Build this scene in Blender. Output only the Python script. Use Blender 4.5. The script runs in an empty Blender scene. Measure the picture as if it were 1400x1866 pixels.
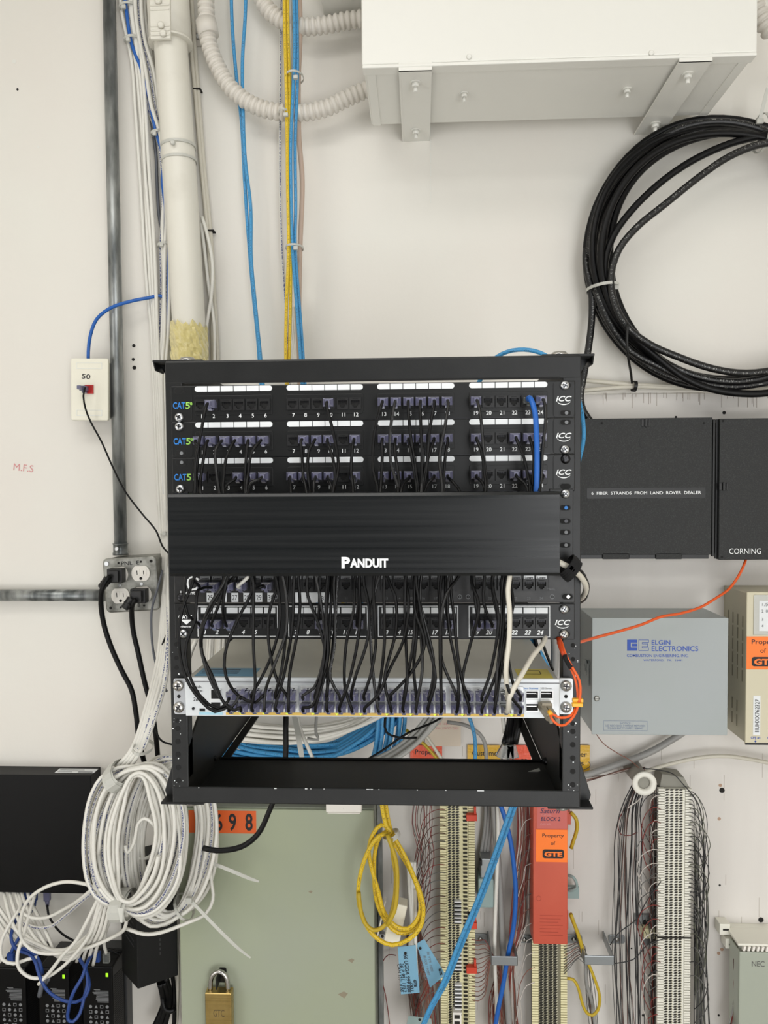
import bpy, bmesh, math, random
from mathutils import Vector, Matrix
random.seed(7)
PI = math.pi
C = bpy.context.scene.collection
sc = bpy.context.scene
# ---------------------------------------------------------------- camera geometry (used to place real things at real distances)
D, F = 1.45, 1402.0
YAW, PIT, ROL = math.atan(.047), math.atan(.038), .0075
_f = Vector((-math.sin(YAW)*math.cos(PIT), math.cos(YAW)*math.cos(PIT), -math.sin(PIT)))
_r = Vector((math.cos(YAW), math.sin(YAW), 0))
_u = _r.cross(_f)
R_ = _r*math.cos(ROL) - _u*math.sin(ROL)
U_ = _u*math.cos(ROL) + _r*math.sin(ROL)
CAM = Vector((0, -D, 0))
def at(px, py, off):
    d = _f + R_*((px-700)/F) + U_*((933-py)/F)
    return CAM + d*((D-off)/d.y)
def rect(x0, y0, x1, y1, off):
    ym, xm = (y0+y1)/2, (x0+x1)/2
    return at(x0, ym, off).x, at(xm, y1, off).z, at(x1, ym, off).x, at(xm, y0, off).z
# ---------------------------------------------------------------- materials
def lin(c):
    return tuple(((v/255)/12.92 if v/255 <= .04045 else ((v/255+.055)/1.055)**2.4) for v in c)
MATS = {}
def mat(name, c, rough=.5, metal=0, bump=None, var=None, trans=0, alpha=1, coat=0, emit=0, spec=.5, streak=None):
    m = bpy.data.materials.new(name); m.use_nodes = True
    nt = m.node_tree; n = nt.nodes; l = nt.links; p = n['Principled BSDF']
    col = lin(c)
    p.inputs['Base Color'].default_value = (*col, 1)
    p.inputs['Roughness'].default_value = rough
    p.inputs['Metallic'].default_value = metal
    p.inputs['Specular IOR Level'].default_value = spec
    p.inputs['Transmission Weight'].default_value = trans
    p.inputs['Alpha'].default_value = alpha
    p.inputs['Coat Weight'].default_value = coat
    if emit:
        p.inputs['Emission Color'].default_value = (*col, 1); p.inputs['Emission Strength'].default_value = emit
    tc = n.new('ShaderNodeTexCoord')
    if bump:
        t = n.new('ShaderNodeTexNoise'); t.inputs['Scale'].default_value = bump[0]; t.inputs['Detail'].default_value = 4
        b = n.new('ShaderNodeBump'); b.inputs['Strength'].default_value = bump[1]; b.inputs['Distance'].default_value = bump[2] if len(bump) > 2 else .001
        l.new(tc.outputs['Object'], t.inputs['Vector']); l.new(t.outputs['Fac'], b.inputs['Height']); l.new(b.outputs['Normal'], p.inputs['Normal'])
    if var:                                             # (scale, colour2[, lo, hi][, stretch])
        t = n.new('ShaderNodeTexNoise'); t.inputs['Scale'].default_value = var[0]; t.inputs['Detail'].default_value = 5
        src = tc.outputs['Object']
        if len(var) > 4:
            mp = n.new('ShaderNodeMapping'); mp.inputs['Scale'].default_value = var[4]; l.new(src, mp.inputs['Vector']); src = mp.outputs['Vector']
        l.new(src, t.inputs['Vector'])
        r = n.new('ShaderNodeValToRGB'); lo, hi = (var[2], var[3]) if len(var) > 3 else (.35, .65)
        r.color_ramp.elements[0].position = lo; r.color_ramp.elements[1].position = hi
        r.color_ramp.elements[0].color = (*col, 1); r.color_ramp.elements[1].color = (*lin(var[1]), 1)
        l.new(t.outputs['Fac'], r.inputs['Fac']); l.new(r.outputs['Color'], p.inputs['Base Color'])
    if streak:                                          # (scale vector, rough lo, rough hi)
        mp = n.new('ShaderNodeMapping'); mp.inputs['Scale'].default_value = streak[0]
        t = n.new('ShaderNodeTexNoise'); t.inputs['Scale'].default_value = 1; t.inputs['Detail'].default_value = 6
        mr = n.new('ShaderNodeMapRange'); mr.inputs['From Min'].default_value = .3; mr.inputs['From Max'].default_value = .7
        mr.inputs['To Min'].default_value = streak[1]; mr.inputs['To Max'].default_value = streak[2]
        l.new(tc.outputs['Object'], mp.inputs['Vector']); l.new(mp.outputs['Vector'], t.inputs['Vector'])
        l.new(t.outputs['Fac'], mr.inputs['Value']); l.new(mr.outputs['Result'], p.inputs['Roughness'])
    MATS[name] = m
    return m
def cable_mat(name, c, ink=None, rough=.45, thr=.5):
    m = mat(name, c, rough)
    if ink:
        nt = m.node_tree; n = nt.nodes; l = nt.links; p = n['Principled BSDF']
        uv = n.new('ShaderNodeUVMap'); sp = n.new('ShaderNodeSeparateXYZ'); l.new(uv.outputs['UV'], sp.inputs['Vector'])
        v = n.new('ShaderNodeMath'); v.operation = 'SUBTRACT'; v.inputs[1].default_value = .5; l.new(sp.outputs['Y'], v.inputs[0])
        a = n.new('ShaderNodeMath'); a.operation = 'ABSOLUTE'; l.new(v.outputs[0], a.inputs[0])
        lt = n.new('ShaderNodeMath'); lt.operation = 'LESS_THAN'; lt.inputs[1].default_value = .075; l.new(a.outputs[0], lt.inputs[0])
        mp = n.new('ShaderNodeMapping'); mp.inputs['Scale'].default_value = (650, 9, 1); l.new(uv.outputs['UV'], mp.inputs['Vector'])
        t = n.new('ShaderNodeTexNoise'); t.inputs['Scale'].default_value = 1; t.inputs['Detail'].default_value = 0; l.new(mp.outputs['Vector'], t.inputs['Vector'])
        g = n.new('ShaderNodeMath'); g.operation = 'GREATER_THAN'; g.inputs[1].default_value = thr; l.new(t.outputs['Fac'], g.inputs[0])
        mu = n.new('ShaderNodeMath'); mu.operation = 'MULTIPLY'; l.new(lt.outputs[0], mu.inputs[0]); l.new(g.outputs[0], mu.inputs[1])
        mx = n.new('ShaderNodeMix'); mx.data_type = 'RGBA'; mx.inputs['A'].default_value = (*lin(c), 1); mx.inputs['B'].default_value = (*lin(ink), 1)
        l.new(mu.outputs[0], mx.inputs['Factor']); l.new(mx.outputs['Result'], p.inputs['Base Color'])
    return m
M = MATS
mat('wall_paint', (227, 225, 217), .55, bump=(55, .25, .0015), var=(3, (226, 221, 213), .3, .7))
mat('ply_paint', (220, 216, 210), .6, bump=(40, .25, .001), var=(9, (208, 203, 197), .4, .8, (1, 1, .15)))
mat('box_white', (226, 225, 218), .42, bump=(300, .1, .0003))
mat('pipe_white', (221, 218, 207), .4, bump=(60, .15, .0006), var=(12, (206, 202, 190), .55, .8))
mat('flex_white', (212, 207, 198), .45)
mat('galv', (168, 171, 170), .38, .65, var=(45, (92, 96, 96), .35, .65, (1, 1, .25)), bump=(200, .2, .0003))
mat('galv_box', (158, 158, 152), .45, .8, var=(70, (118, 118, 112), .35, .7), bump=(200, .2, .0003))
mat('zinc', (196, 198, 200), .28, 1)
mat('steel', (190, 188, 184), .25, 1)
mat('dark_steel', (60, 60, 62), .35, 1)
mat('rack_black', (17, 18, 18), .42, spec=.4, bump=(900, .25, .0003), var=(25, (24, 25, 25)))
mat('rack_inner', (16, 16, 14), .5, spec=.35, var=(20, (26, 25, 20)))
mat('panel_black', (15, 16, 16), .4, spec=.4, bump=(1200, .15, .0002))
mat('cover_black', (17, 19, 20), .35, spec=.35, streak=((2, 2, 160), .22, .42), bump=(400, .05, .0002))
mat('lucent_black', (30, 30, 30), .4, .2, var=(60, (52, 51, 50), .4, .8))
mat('jack_black', (11, 11, 12), .45)
mat('void', (3, 3, 3), .8)
mat('gold', (190, 150, 70), .3, 1)
mat('white_print', (238, 240, 240), .5)
mat('label_white', (226, 229, 230), .5)
mat('cat_blue', (36, 118, 196), .5)
mat('cat_green', (150, 205, 90), .5)
mat('boot', (126, 126, 156), .22, trans=.35, spec=.6)
mat('clear_plug', (170, 174, 170), .12, trans=.8)
mat('cord_black', (6, 6, 7), .42, spec=.25)
cable_mat('cord_print', (6, 6, 7), (90, 92, 95), .42, .6)
cable_mat('white_cable', (222, 220, 212), None, .42)
cable_mat('white_cable_print', (222, 220, 212), (70, 78, 120), .42, .46)
cable_mat('blue_cable', (66, 148, 200), (45, 95, 130), .4, .62)
cable_mat('royal_cable', (24, 92, 176), None, .4)
cable_mat('navy_cable', (28, 62, 130), None, .4)
cable_mat('yellow_cable', (222, 188, 40), (150, 124, 34), .4, .6)
cable_mat('mustard_cable', (186, 158, 34), None, .45)
mat('tan_cable', (190, 168, 152), .5)
mat('grey_cable', (168, 168, 164), .45)
mat('beige_cable', (203, 198, 184), .45)
mat('darkgrey_cable', (92, 95, 102), .45)
mat('violet_grey', (128, 126, 140), .5)
cable_mat('thick_black', (10, 10, 11), (120, 120, 116), .4, .64)
mat('orange_cable', (226, 92, 34), .4)
mat('orange_sleeve', (196, 66, 20), .45)
mat('nylon', (214, 214, 206), .35, trans=.25)
mat('nylon_black', (14, 14, 14), .5)
mat('switch_silver', (208, 212, 214), .38, .15)
mat('switch_top', (176, 175, 166), .42, .35)
mat('port_shell', (222, 224, 224), .35, .3)
mat('pale_blue', (158, 200, 216), .5)
mat('amber_strip', (214, 178, 84), .5)
mat('lime', (214, 232, 60), .5, emit=.35)
mat('led_green', (150, 220, 30), .5, emit=1.2)
mat('sticker_blue', (64, 126, 158), .45)
mat('sticker_yellow', (205, 186, 40), .45)
mat('dark_print', (26, 26, 30), .6)
mat('grey_print', (120, 122, 124), .6)
mat('ink_blue', (48, 84, 176), .6)
mat('elgin_grey', (158, 165, 163), .42, bump=(120, .12, .0004), var=(5, (161, 167, 168)))
mat('fiber_black', (38, 39, 39), .55, spec=.35, bump=(1100, .8, .0005), var=(700, (56, 58, 58), .5, .7))
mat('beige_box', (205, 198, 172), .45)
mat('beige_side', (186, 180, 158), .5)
mat('orange_sticker', (255, 124, 30), .45)
mat('orange_sticker2', (222, 96, 34), .5)
mat('foil_gold', (214, 168, 40), .35, bump=(90, .8, .002))
mat('foil_orange', (222, 78, 40), .35, bump=(90, .8, .002))
mat('cabinet_green', (158, 165, 140), .42, bump=(60, .1, .0006), var=(4, (157, 163, 146), .35, .7))
mat('cabinet_edge', (122, 127, 112), .45)
mat('brass', (198, 172, 112), .3, .9, streak=((2, 2, 400), .22, .42), var=(30, (178, 152, 92)))
mat('device_black', (4, 4, 5), .4, spec=.2)
mat('device_side', (44, 45, 46), .45)
mat('adapter_black', (9, 10, 10), .5, spec=.3, bump=(500, .2, .0002))
mat('plate_ivory', (233, 230, 214), .35)
mat('plate_box', (112, 112, 108), .5)
mat('jack_red', (178, 40, 36), .4)
mat('outlet_white', (232, 228, 220), .35)
mat('plug_rubber', (22, 22, 23), .45)
mat('block_cream', (226, 219, 176), .5)
mat('block_white', (228, 226, 214), .5)
mat('block_body', (120, 116, 96), .6)
mat('block_body2', (96, 96, 86), .6)
mat('clip_dark', (48, 46, 42), .4, .5)
mat('clip_light', (212, 208, 186), .45)
mat('clip_red', (206, 66, 42), .45)
mat('cover_red', (188, 76, 54), .42, var=(8, (198, 88, 64)))
mat('label_pink', (196, 98, 90), .5)
mat('wire_red', (122, 42, 36), .5)
mat('wire_copper', (132, 88, 74), .5)
mat('wire_brown', (92, 66, 58), .5)
mat('wire_grey', (96, 95, 92), .5)
mat('wire_black', (36, 36, 38), .5)
mat('wire_white', (205, 198, 190), .5)
mat('wire_yellow', (190, 164, 60), .5)
mat('ring_metal', (150, 154, 156), .38, .8)
mat('spool_white', (226, 224, 214), .45)
mat('spool_grey', (140, 138, 128), .6)
mat('tag_blue', (118, 166, 192), .5)
mat('tag_grey', (140, 160, 158), .5)
mat('card_cream', (214, 200, 182), .55)
mat('tape_yellow', (222, 208, 140), .25, trans=.25, bump=(60, 1, .004))
mat('velcro', (12, 12, 13), .9)
mat('sfp_tan', (150, 142, 124), .4, .3)
mat('clip_yellow', (228, 170, 40), .4)
mat('nec_cover', (176, 182, 168), .3, trans=.15)
mat('chip', (196, 194, 184), .5)
mat('hole_dark', (20, 17, 15), .8)
mat('pencil', (170, 160, 150), .7)
mat('faint_red', (214, 150, 150), .7)
mat('wire_olive', (92, 94, 80), .5)
# ---------------------------------------------------------------- builders
ORG = {}
def tag(o, label=None, cat=None, group=None, kind=None):
    if label: o['label'] = label
    if cat: o['category'] = cat
    if group: o['group'] = group
    if kind: o['kind'] = kind
    return o
def thing(name, label, cat, loc, group=None, rot=None):
    o = bpy.data.objects.new(name, None); C.objects.link(o); o.empty_display_size = .02
    o.location = loc
    if rot: o.rotation_euler = rot
    ORG[o.name] = Vector(loc)
    return tag(o, label, cat, group)
_txt = {}
def text_mesh(s, bold=0.0, space=1.0):
    k = (s, bold, space)
    if k not in _txt:
        cu = bpy.data.curves.new('t', 'FONT'); cu.body = s; cu.size = 1; cu.align_x = 'CENTER'; cu.resolution_u = 3
        cu.offset = bold; cu.space_character = space
        ob = bpy.data.objects.new('t', cu)
        me = bpy.data.meshes.new_from_object(ob)
        vs = [v.co.copy() for v in me.vertices]; fs = [tuple(p.vertices) for p in me.polygons]
        bpy.data.objects.remove(ob); bpy.data.curves.remove(cu); bpy.data.meshes.remove(me)
        xs = [v.x for v in vs] or [0]; ys = [v.y for v in vs] or [0]
        _txt[k] = (vs, fs, min(xs), max(xs), min(ys), max(ys))
    return _txt[k]
class MB:
    def __init__(s): s.v = []; s.f = []; s.m = []; s.s = []; s.uv = {}
    def add(s, vs, fs, m=0, smooth=False, uvs=None):
        b = len(s.v); s.v += [Vector(v) for v in vs]
        for i, f in enumerate(fs):
            if uvs: s.uv[len(s.f)] = uvs[i]
            s.f.append(tuple(b+k for k in f)); s.m.append(m); s.s.append(smooth)
        return s
    def box(s, x0, y0, z0, x1, y1, z1, m=0):
        if x0 > x1: x0, x1 = x1, x0
        if y0 > y1: y0, y1 = y1, y0
        if z0 > z1: z0, z1 = z1, z0
        return s.add([(x0,y0,z0),(x1,y0,z0),(x1,y1,z0),(x0,y1,z0),(x0,y0,z1),(x1,y0,z1),(x1,y1,z1),(x0,y1,z1)],
              [(0,3,2,1),(4,5,6,7),(0,1,5,4),(1,2,6,5),(2,3,7,6),(3,0,4,7)], m)
    def pbox(s, x0, y0, x1, y1, of, ob, m=0):          # front rectangle measured at distance `of` off the wall, back at `ob`
        a, b, c, d = rect(x0, y0, x1, y1, of); return s.box(a, -of, b, c, -ob, d, m)
    def prism(s, poly, y0, y1, m=0, smooth=False):      # poly (x,z), extruded y0..y1
        n = len(poly); a = sum(poly[i][0]*poly[(i+1) % n][1]-poly[(i+1) % n][0]*poly[i][1] for i in range(n))
        if a < 0: poly = poly[::-1]
        y0, y1 = min(y0, y1), max(y0, y1)
        s.add([(x, y0, z) for x, z in poly]+[(x, y1, z) for x, z in poly], [tuple(range(n)), tuple(range(2*n-1, n-1, -1))], m)
        b = len(s.v)-2*n
        for i in range(n):
            j = (i+1) % n; s.f.append((b+j, b+i, b+n+i, b+n+j)); s.m.append(m); s.s.append(smooth)
        return s
    def xprism(s, poly, x0, x1, m=0):                   # poly (y,z), extruded along x
        n = len(poly); b = len(s.v)
        s.add([(x0, y, z) for y, z in poly]+[(x1, y, z) for y, z in poly], [tuple(range(n)), tuple(range(2*n-1, n-1, -1))]+
              [((i+1) % n, i, n+i, n+(i+1) % n) for i in range(n)], m)
        return s
    def rrect(s, x0, z0, x1, z1, r, y0, y1, m=0, seg=5):
        pl = []
        for cx, cz, a0 in ((x1-r, z0+r, -90), (x1-r, z1-r, 0), (x0+r, z1-r, 90), (x0+r, z0+r, 180)):
            for k in range(seg+1):
                a = math.radians(a0+90*k/seg); pl.append((cx+r*math.cos(a), cz+r*math.sin(a)))
        return s.prism(pl, y0, y1, m)
    def frame(s, x0, z0, x1, z1, t, y0, y1, m=0):
        s.box(x0, y0, z0, x1, y1, z0+t, m); s.box(x0, y0, z1-t, x1, y1, z1, m)
        s.box(x0, y0, z0+t, x0+t, y1, z1-t, m); s.box(x1-t, y0, z0+t, x1, y1, z1-t, m); return s
    def disc(s, x, z, r, y0, y1, m=0, n=16):
        return s.prism([(x+r*math.cos(2*PI*k/n), z+r*math.sin(2*PI*k/n)) for k in range(n)], y0, y1, m, True)
    def lathe(s, c, axis, prof, m=0, n=20):             # prof: (along, radius)
        ax = Vector(axis).normalized(); q = Vector((0, 0, 1)).rotation_difference(ax); c = Vector(c)
        vs = [c+q @ Vector((r*math.cos(2*PI*k/n), r*math.sin(2*PI*k/n), h)) for h, r in prof for k in range(n)]
        fs = [(i*n+k, i*n+(k+1) % n, (i+1)*n+(k+1) % n, (i+1)*n+k) for i in range(len(prof)-1) for k in range(n)]
        s.add(vs, fs, m, True)
        b = len(s.v)-len(vs)
        s.f.append(tuple(b+n-1-k for k in range(n))); s.m.append(m); s.s.append(False)
        s.f.append(tuple(b+(len(prof)-1)*n+k for k in range(n))); s.m.append(m); s.s.append(False)
        return s
    def tube(s, pts, r, m=0, n=8, step=.008, raw=False, twist=0, flat=None, ru=None):
        P = [Vector(p) for p in pts] if raw else spline(pts, step)
        b = len(s.v); k = len(P)
        T = [(P[min(i+1, k-1)]-P[max(i-1, 0)]).normalized() for i in range(k)]
        nrm = Vector((0, -1, 0)); nrm = nrm-T[0]*nrm.dot(T[0])
        if nrm.length < .1: nrm = Vector((1, 0, 0)); nrm = nrm-T[0]*nrm.dot(T[0])
        nrm.normalize(); L = 0; Ls = []
        for i in range(k):
            if i:
                nrm = nrm-T[i]*nrm.dot(T[i]); nrm.normalize(); L += (P[i]-P[i-1]).length
            Ls.append(L); bi = T[i].cross(nrm); rr = r(L) if callable(r) else r
            for j in range(n):
                a = 2*PI*j/n+PI+twist
                s.v.append(P[i]+(nrm*math.cos(a)+bi*math.sin(a)*(flat or 1))*rr)
        for i in range(k-1):
            for j in range(n):
                j2 = (j+1) % n
                s.uv[len(s.f)] = ((Ls[i], j/n), (Ls[i], (j+1)/n), (Ls[i+1], (j+1)/n), (Ls[i+1], j/n))
                s.f.append((b+i*n+j, b+i*n+j2, b+(i+1)*n+j2, b+(i+1)*n+j)); s.m.append(m); s.s.append(True)
        s.f.append(tuple(b+n-1-j for j in range(n))); s.m.append(m); s.s.append(False)
        s.f.append(tuple(b+(k-1)*n+j for j in range(n))); s.m.append(m); s.s.append(False)
        return s
    def text(s, t, x, z, h, y, m=0, bold=0, w=None, ang=0, shear=0, align='C', space=1.0, ox=0, oz=0):
        vs, fs, a, b, c, d = text_mesh(t, bold, space)
        capb, capt = (0, .729)
        k = h/(capt-capb); kx = k if not w else w/(b-a)
        ca, sa = math.cos(ang), math.sin(ang); out = []
        x0 = (a+b)/2 if align == 'C' else (a if align == 'L' else b)
        for v in vs:
            lx = (v.x-x0)*kx; lz = (v.y-(capb+capt)/2)*k; lx += shear*lz
            out.append((x+lx*ca-lz*sa, y, z+lx*sa+lz*ca))
        return s.add(out, fs, m)
    def xf(s, mtx, start=0):
        for i in range(start, len(s.v)): s.v[i] = mtx @ s.v[i]
        return s
    def build(s, name, mats, parent=None, bevel=0, local=False, label=None, cat=None, group=None, kind=None, loc=None, seg=2):
        if not isinstance(mats, (list, tuple)): mats = [mats]
        me = bpy.data.meshes.new(name)
        if local: o0 = Vector((0, 0, 0))
        elif parent is not None: o0 = ORG[parent.name]
        else:
            o0 = Vector(loc) if loc is not None else Vector([(min(v[i] for v in s.v)+max(v[i] for v in s.v))/2 for i in range(3)])
        me.from_pydata([v-o0 for v in s.v], [], s.f)
        for m in mats: me.materials.append(M[m] if isinstance(m, str) else m)
        me.polygons.foreach_set('material_index', s.m); me.polygons.foreach_set('use_smooth', s.s)
        if s.uv:
            ul = me.uv_layers.new(name='UVMap')
            for fi, co in s.uv.items():
                p = me.polygons[fi]
                for q, li in enumerate(p.loop_indices): ul.data[li].uv = co[q]
        me.update()
        o = bpy.data.objects.new(name, me); C.objects.link(o)
        if parent is not None: o.parent = parent; ORG[o.name] = o0
        elif not local: o.location = o0; ORG[o.name] = o0
        else: ORG[o.name] = Vector((0, 0, 0))
        if bevel:
            b = o.modifiers.new('bevel', 'BEVEL'); b.width = bevel; b.segments = seg; b.limit_method = 'ANGLE'; b.angle_limit = math.radians(40)
        return tag(o, label, cat, group, kind)
def inst(src, parent, pos, rot=None, name=None):        # another object on the same mesh, placed at world pos under parent
    o = bpy.data.objects.new(name or src.name.split('.')[0], src.data); C.objects.link(o)
    for md in src.modifiers:
        b = o.modifiers.new(md.name, md.type); b.width = md.width; b.segments = md.segments; b.limit_method = md.limit_method; b.angle_limit = md.angle_limit
    o.parent = parent; o.location = Vector(pos)-(ORG[parent.name] if parent is not None else Vector())
    if rot: o.rotation_euler = rot
    return o
def spline(pts, step=.008):
    P = [Vector(p) for p in pts]
    if len(P) == 2:
        n = max(2, int((P[1]-P[0]).length/(step*3))); return [P[0].lerp(P[1], i/n) for i in range(n+1)]
    Q = [P[0]*2-P[1]]+P+[P[-1]*2-P[-2]]; out = []
    for i in range(1, len(Q)-2):
        p0, p1, p2, p3 = Q[i-1], Q[i], Q[i+1], Q[i+2]
        n = max(2, int((p2-p1).length/step))
        d1 = max((p1-p0).length, 1e-5)**.5; d2 = max((p2-p1).length, 1e-5)**.5; d3 = max((p3-p2).length, 1e-5)**.5
        m1 = (p2-p1) + ((p1-p0)/d1-(p2-p0)/(d1+d2))*d2
        m2 = (p2-p1) + ((p3-p2)/d3-(p3-p1)/(d2+d3))*d2
        for k in range(n):
            t = k/n; t2 = t*t; t3 = t2*t
            out.append(p1*(2*t3-3*t2+1)+m1*(t3-2*t2+t)+p2*(-2*t3+3*t2)+m2*(t3-t2))
    out.append(P[-1]); return out
def pts(lst, off=None):                                  # [(px,py[,off])...] -> world
    return [at(p[0], p[1], p[2] if len(p) > 2 else off) for p in lst]
def cable(name, lst, off, r, m, label, group=None, cat='cable', n=8, step=.008, parent=None, twist=0):
    b = MB().tube(pts(lst, off), r, 0, n, step, twist=twist)
    if parent is not None: return b.build(name, m, parent)
    return b.build(name, m, label=label, cat=cat, group=group)
def bundle(name, lst, n, r, mats, label, group, spread=.01, cat='cable', seed=1, ns=7, step=.012):
    rnd = random.Random(seed); out = []
    for i in range(n):
        a0 = rnd.uniform(0, 2*PI); rad = math.sqrt((i+.5)/n); ph = rnd.uniform(-.12, .12); P = []
        for j, p in enumerate(lst):
            sp = (p[3] if len(p) > 3 else spread)*rad
            a = a0+ph*j+rnd.uniform(-.06, .06); c = at(p[0], p[1], p[2])
            P.append(c+Vector((math.cos(a)*sp, math.sin(a)*sp*.6, math.sin(a+1)*sp*.5)))
        m = mats[i % len(mats)]
        lb = label[m] if isinstance(label, dict) else label
        out.append(MB().tube(P, r, 0, ns, step, twist=rnd.uniform(-.8, .8)).build(name, m, label=lb, cat=cat, group=group if not isinstance(group, dict) else group[m]))
    return out
def strap(mb, c, T, ra, rb, w, t=.0012, m=0, n=20):      # a flat band around direction T at c (ra in x-ish, rb in y-ish)
    T = Vector(T).normalized(); side = T.cross(Vector((0, 1, 0))).normalized(); dep = T.cross(side).normalized(); c = Vector(c)
    vs = []; 
    for k in range(n):
        a = 2*PI*k/n; d = side*math.cos(a)*ra+dep*math.sin(a)*rb; o = d*(1+t/max(ra, rb))
        for q in (d-T*w/2, d+T*w/2, o+T*w/2, o-T*w/2): vs.append(c+q)
    fs = []
    for k in range(n):
        j = (k+1) % n
        for q in range(4): fs.append((k*4+q, k*4+(q+1) % 4, j*4+(q+1) % 4, j*4+q))
    return mb.add(vs, fs, m, False)
# ---------------------------------------------------------------- setting
w = MB().box(-1.6, 0, -1.5, 1.6, .1, 1.35); wall = w.build('wall_back', 'wall_paint', kind='structure', loc=(0, 0, 0))
MB().box(-1.6, -3.2, -1.52, 1.6, .1, -1.5).build('floor', mat('floor_tile', (150, 146, 138), .5, var=(6, (138, 134, 126))), kind='structure', loc=(0, -1.5, -1.5))
MB().box(-1.6, -3.2, 1.35, 1.6, .1, 1.37).build('ceiling', mat('ceiling_paint', (226, 224, 218), .7), kind='structure', loc=(0, -1.5, 1.35))
MB().box(-1.62, -3.2, -1.5, -1.6, .1, 1.35).build('wall_left', 'wall_paint', kind='structure', loc=(-1.6, -1.5, 0))
MB().box(1.6, -3.2, -1.5, 1.62, .1, 1.35).build('wall_right', 'wall_paint', kind='structure', loc=(1.6, -1.5, 0))
# marks on the wall
mk = MB()
for x, y, r in ((244, 630, 3.2), (243, 655, 3), (245, 670, 3.8), (32, 163, 2.2), (334, 146, 0), (1148, 735, 2), (1237, 747, 0)):
    if r: p = at(x, y, 0); mk.disc(p.x, p.z, r*.001, -.0006, .001, 0, 12)
mk.build('screw_hole', 'hole_dark', wall)
mk = MB()
for x, y, r in ((26, 112, 4), (70, 268, 2.5), (530, 335, 3), (290, 1230, 2)):
    p = at(x, y, 0); mk.disc(p.x, p.z, r*.001, -.0005, .001, 0, 10)
for k in range(6):
    y = 240+k*24; p = at(785, y, 0); mk.box(p.x-.0012, -.0006, p.z-.010, p.x+.0012, .001, p.z+.010)
mk.build('paint_drip', 'box_white', wall)
mk = MB(); p = at(43, 852, 0); mk.text('M.F.S', p.x, p.z, .014, -.0006, ang=-.12, bold=0); mk.build('faint_writing', 'faint_red', wall)
# painted plywood backboard on the lower right
a, b, c, d = rect(640, 720, 1400, 1866, .006)
bb = MB().box(a, -.006, -1.1, 1.3, 0, d).build('trim_1', 'ply_paint', kind='structure')
mk = MB()
rnd = random.Random(4)
for k in range(34):
    x = rnd.uniform(1085, 1400); p = at(x, 716, .006); mk.box(p.x-.0004, -.0066, p.z-rnd.uniform(.005, .03), p.x+.0004, -.006, p.z)
for k in range(60):
    x = rnd.choice([rnd.uniform(1060, 1400), rnd.uniform(700, 1060)]); y = rnd.uniform(1350, 1860); p = at(x, y, .006); mk.box(p.x-.0003, -.0063, p.z-rnd.uniform(.01, .05), p.x+.0003, -.006, p.z)
mk.build('wood_check', 'pencil', bb)
mk = MB()
for x, y, r in ((1316, 1440, 5), (1387, 1676, 5), (1312, 1613, 2), (1232, 760, 2.2), (1320, 752, 3.2), (1172, 1732, 2), (1172, 1850, 2.2), (1310, 1850, 2), (1151, 1728, 1.5)):
    p = at(x, y, .006); mk.disc(p.x, p.z, r*.001, -.0066, -.005, 0, 12)
mk.build('screw_hole', 'hole_dark', bb)
mk = MB()
for x, y in ((1313, 1431), (1311, 1492), (1310, 1737), (1316, 1730)):
    p = at(x, y, .006); mk.disc(p.x, p.z, .0034, -.0062, -.005, 0, 7)
mk.build('chipped_spot', mat('chip_wood', (176, 146, 124), .8), bb)
# ---------------------------------------------------------------- big white enclosure, top right
S_of, S_ob = .245, .055
a, b, c, d = rect(659, 0, 1381, 114, S_of); topz = d+.16
t = thing('electrical_enclosure', 'large white painted metal enclosure mounted high on the wall above the black cable coil', 'enclosure', ((a+c)/2, 0, b))
bt = Vector((0, 0, 0))
MB().box(a+.003, -S_of+.016, b+.002, c-.003, -S_ob, topz).build('body', 'box_white', t, bevel=.002)
MB().box(a, -S_of, b+.006, c, -S_of+.017, topz+.002).build('cover', 'box_white', t, bevel=.0025)
m = MB().box(a+.001, -S_of-.002, b, c-.001, -S_of+.02, b+.0055).build('lip', 'box_white', t, bevel=.0015)
for x0, x1 in ((a+.006, a+.020), (c-.020, c-.006)): MB().box(x0, -S_of+.02, b+.0005, x1, -S_ob, b+.003).build('corner_seam', 'box_white', t, bevel=.0005)
bs = None
for px, py in ((855, 104), (1187, 97)):
    p = at(px, py, S_of)
    q = MB().lathe((p.x, p.y, p.z), (0, -1, 0), [(0, .004), (.0015, .004), (.003, .0028)], n=12).box(p.x-.003, p.y-.0032, p.z-.0004, p.x+.003, p.y-.0025, p.z+.0004).build('screw', 'box_white', t)
def bolt(mb, x, y, z, s=1, up=1):
    mb.lathe((x, y, z), (0, 0, -up), [(0, .009*s), (.0015, .009*s)], n=16)
    mb.lathe((x, y, z-.0015*up), (0, 0, -up), [(0, .0065*s), (.006*s, .0065*s)], n=6)
    mb.lathe((x, y, z-.0075*up), (0, 0, -up), [(0, .0035*s), (.008*s, .0035*s)], n=10)
def under(px, py, z):
    d = at(px, py, 0)-CAM; return CAM+d*((z-CAM.z)/d.z)
for px, py in ((846, 170), (1143, 162)):
    p = under(px, py, b+.002); q = MB(); bolt(q, p.x, p.y, p.z, .85); q.build('bolt', 'box_white', t)
zb = b-.002
for lab, f0, f1, dx in (('l', 727, 787, 0), ('r', 1234, 1294, 0)):
    x0, x1 = at(f0, 128, S_of-.01).x, at(f1, 128, S_of-.01).x
    q = MB(); q.box(x0, -S_of+.0, zb-.003, x1, 0, zb); q.box(x0, -S_of-.001, zb-.003, x1, -S_of+.003, zb+.010)
    q.box(x0, -S_of+.003, zb-.0035, x0+.003, 0, zb-.003)
    br = q.build('mounting_bracket', 'box_white', t, bevel=.0012)
    for yy in (-S_of+.035, -.045):
        q = MB(); bolt(q, (x0+x1)/2, yy, zb-.003); q.build('bolt', 'box_white', br)
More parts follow.
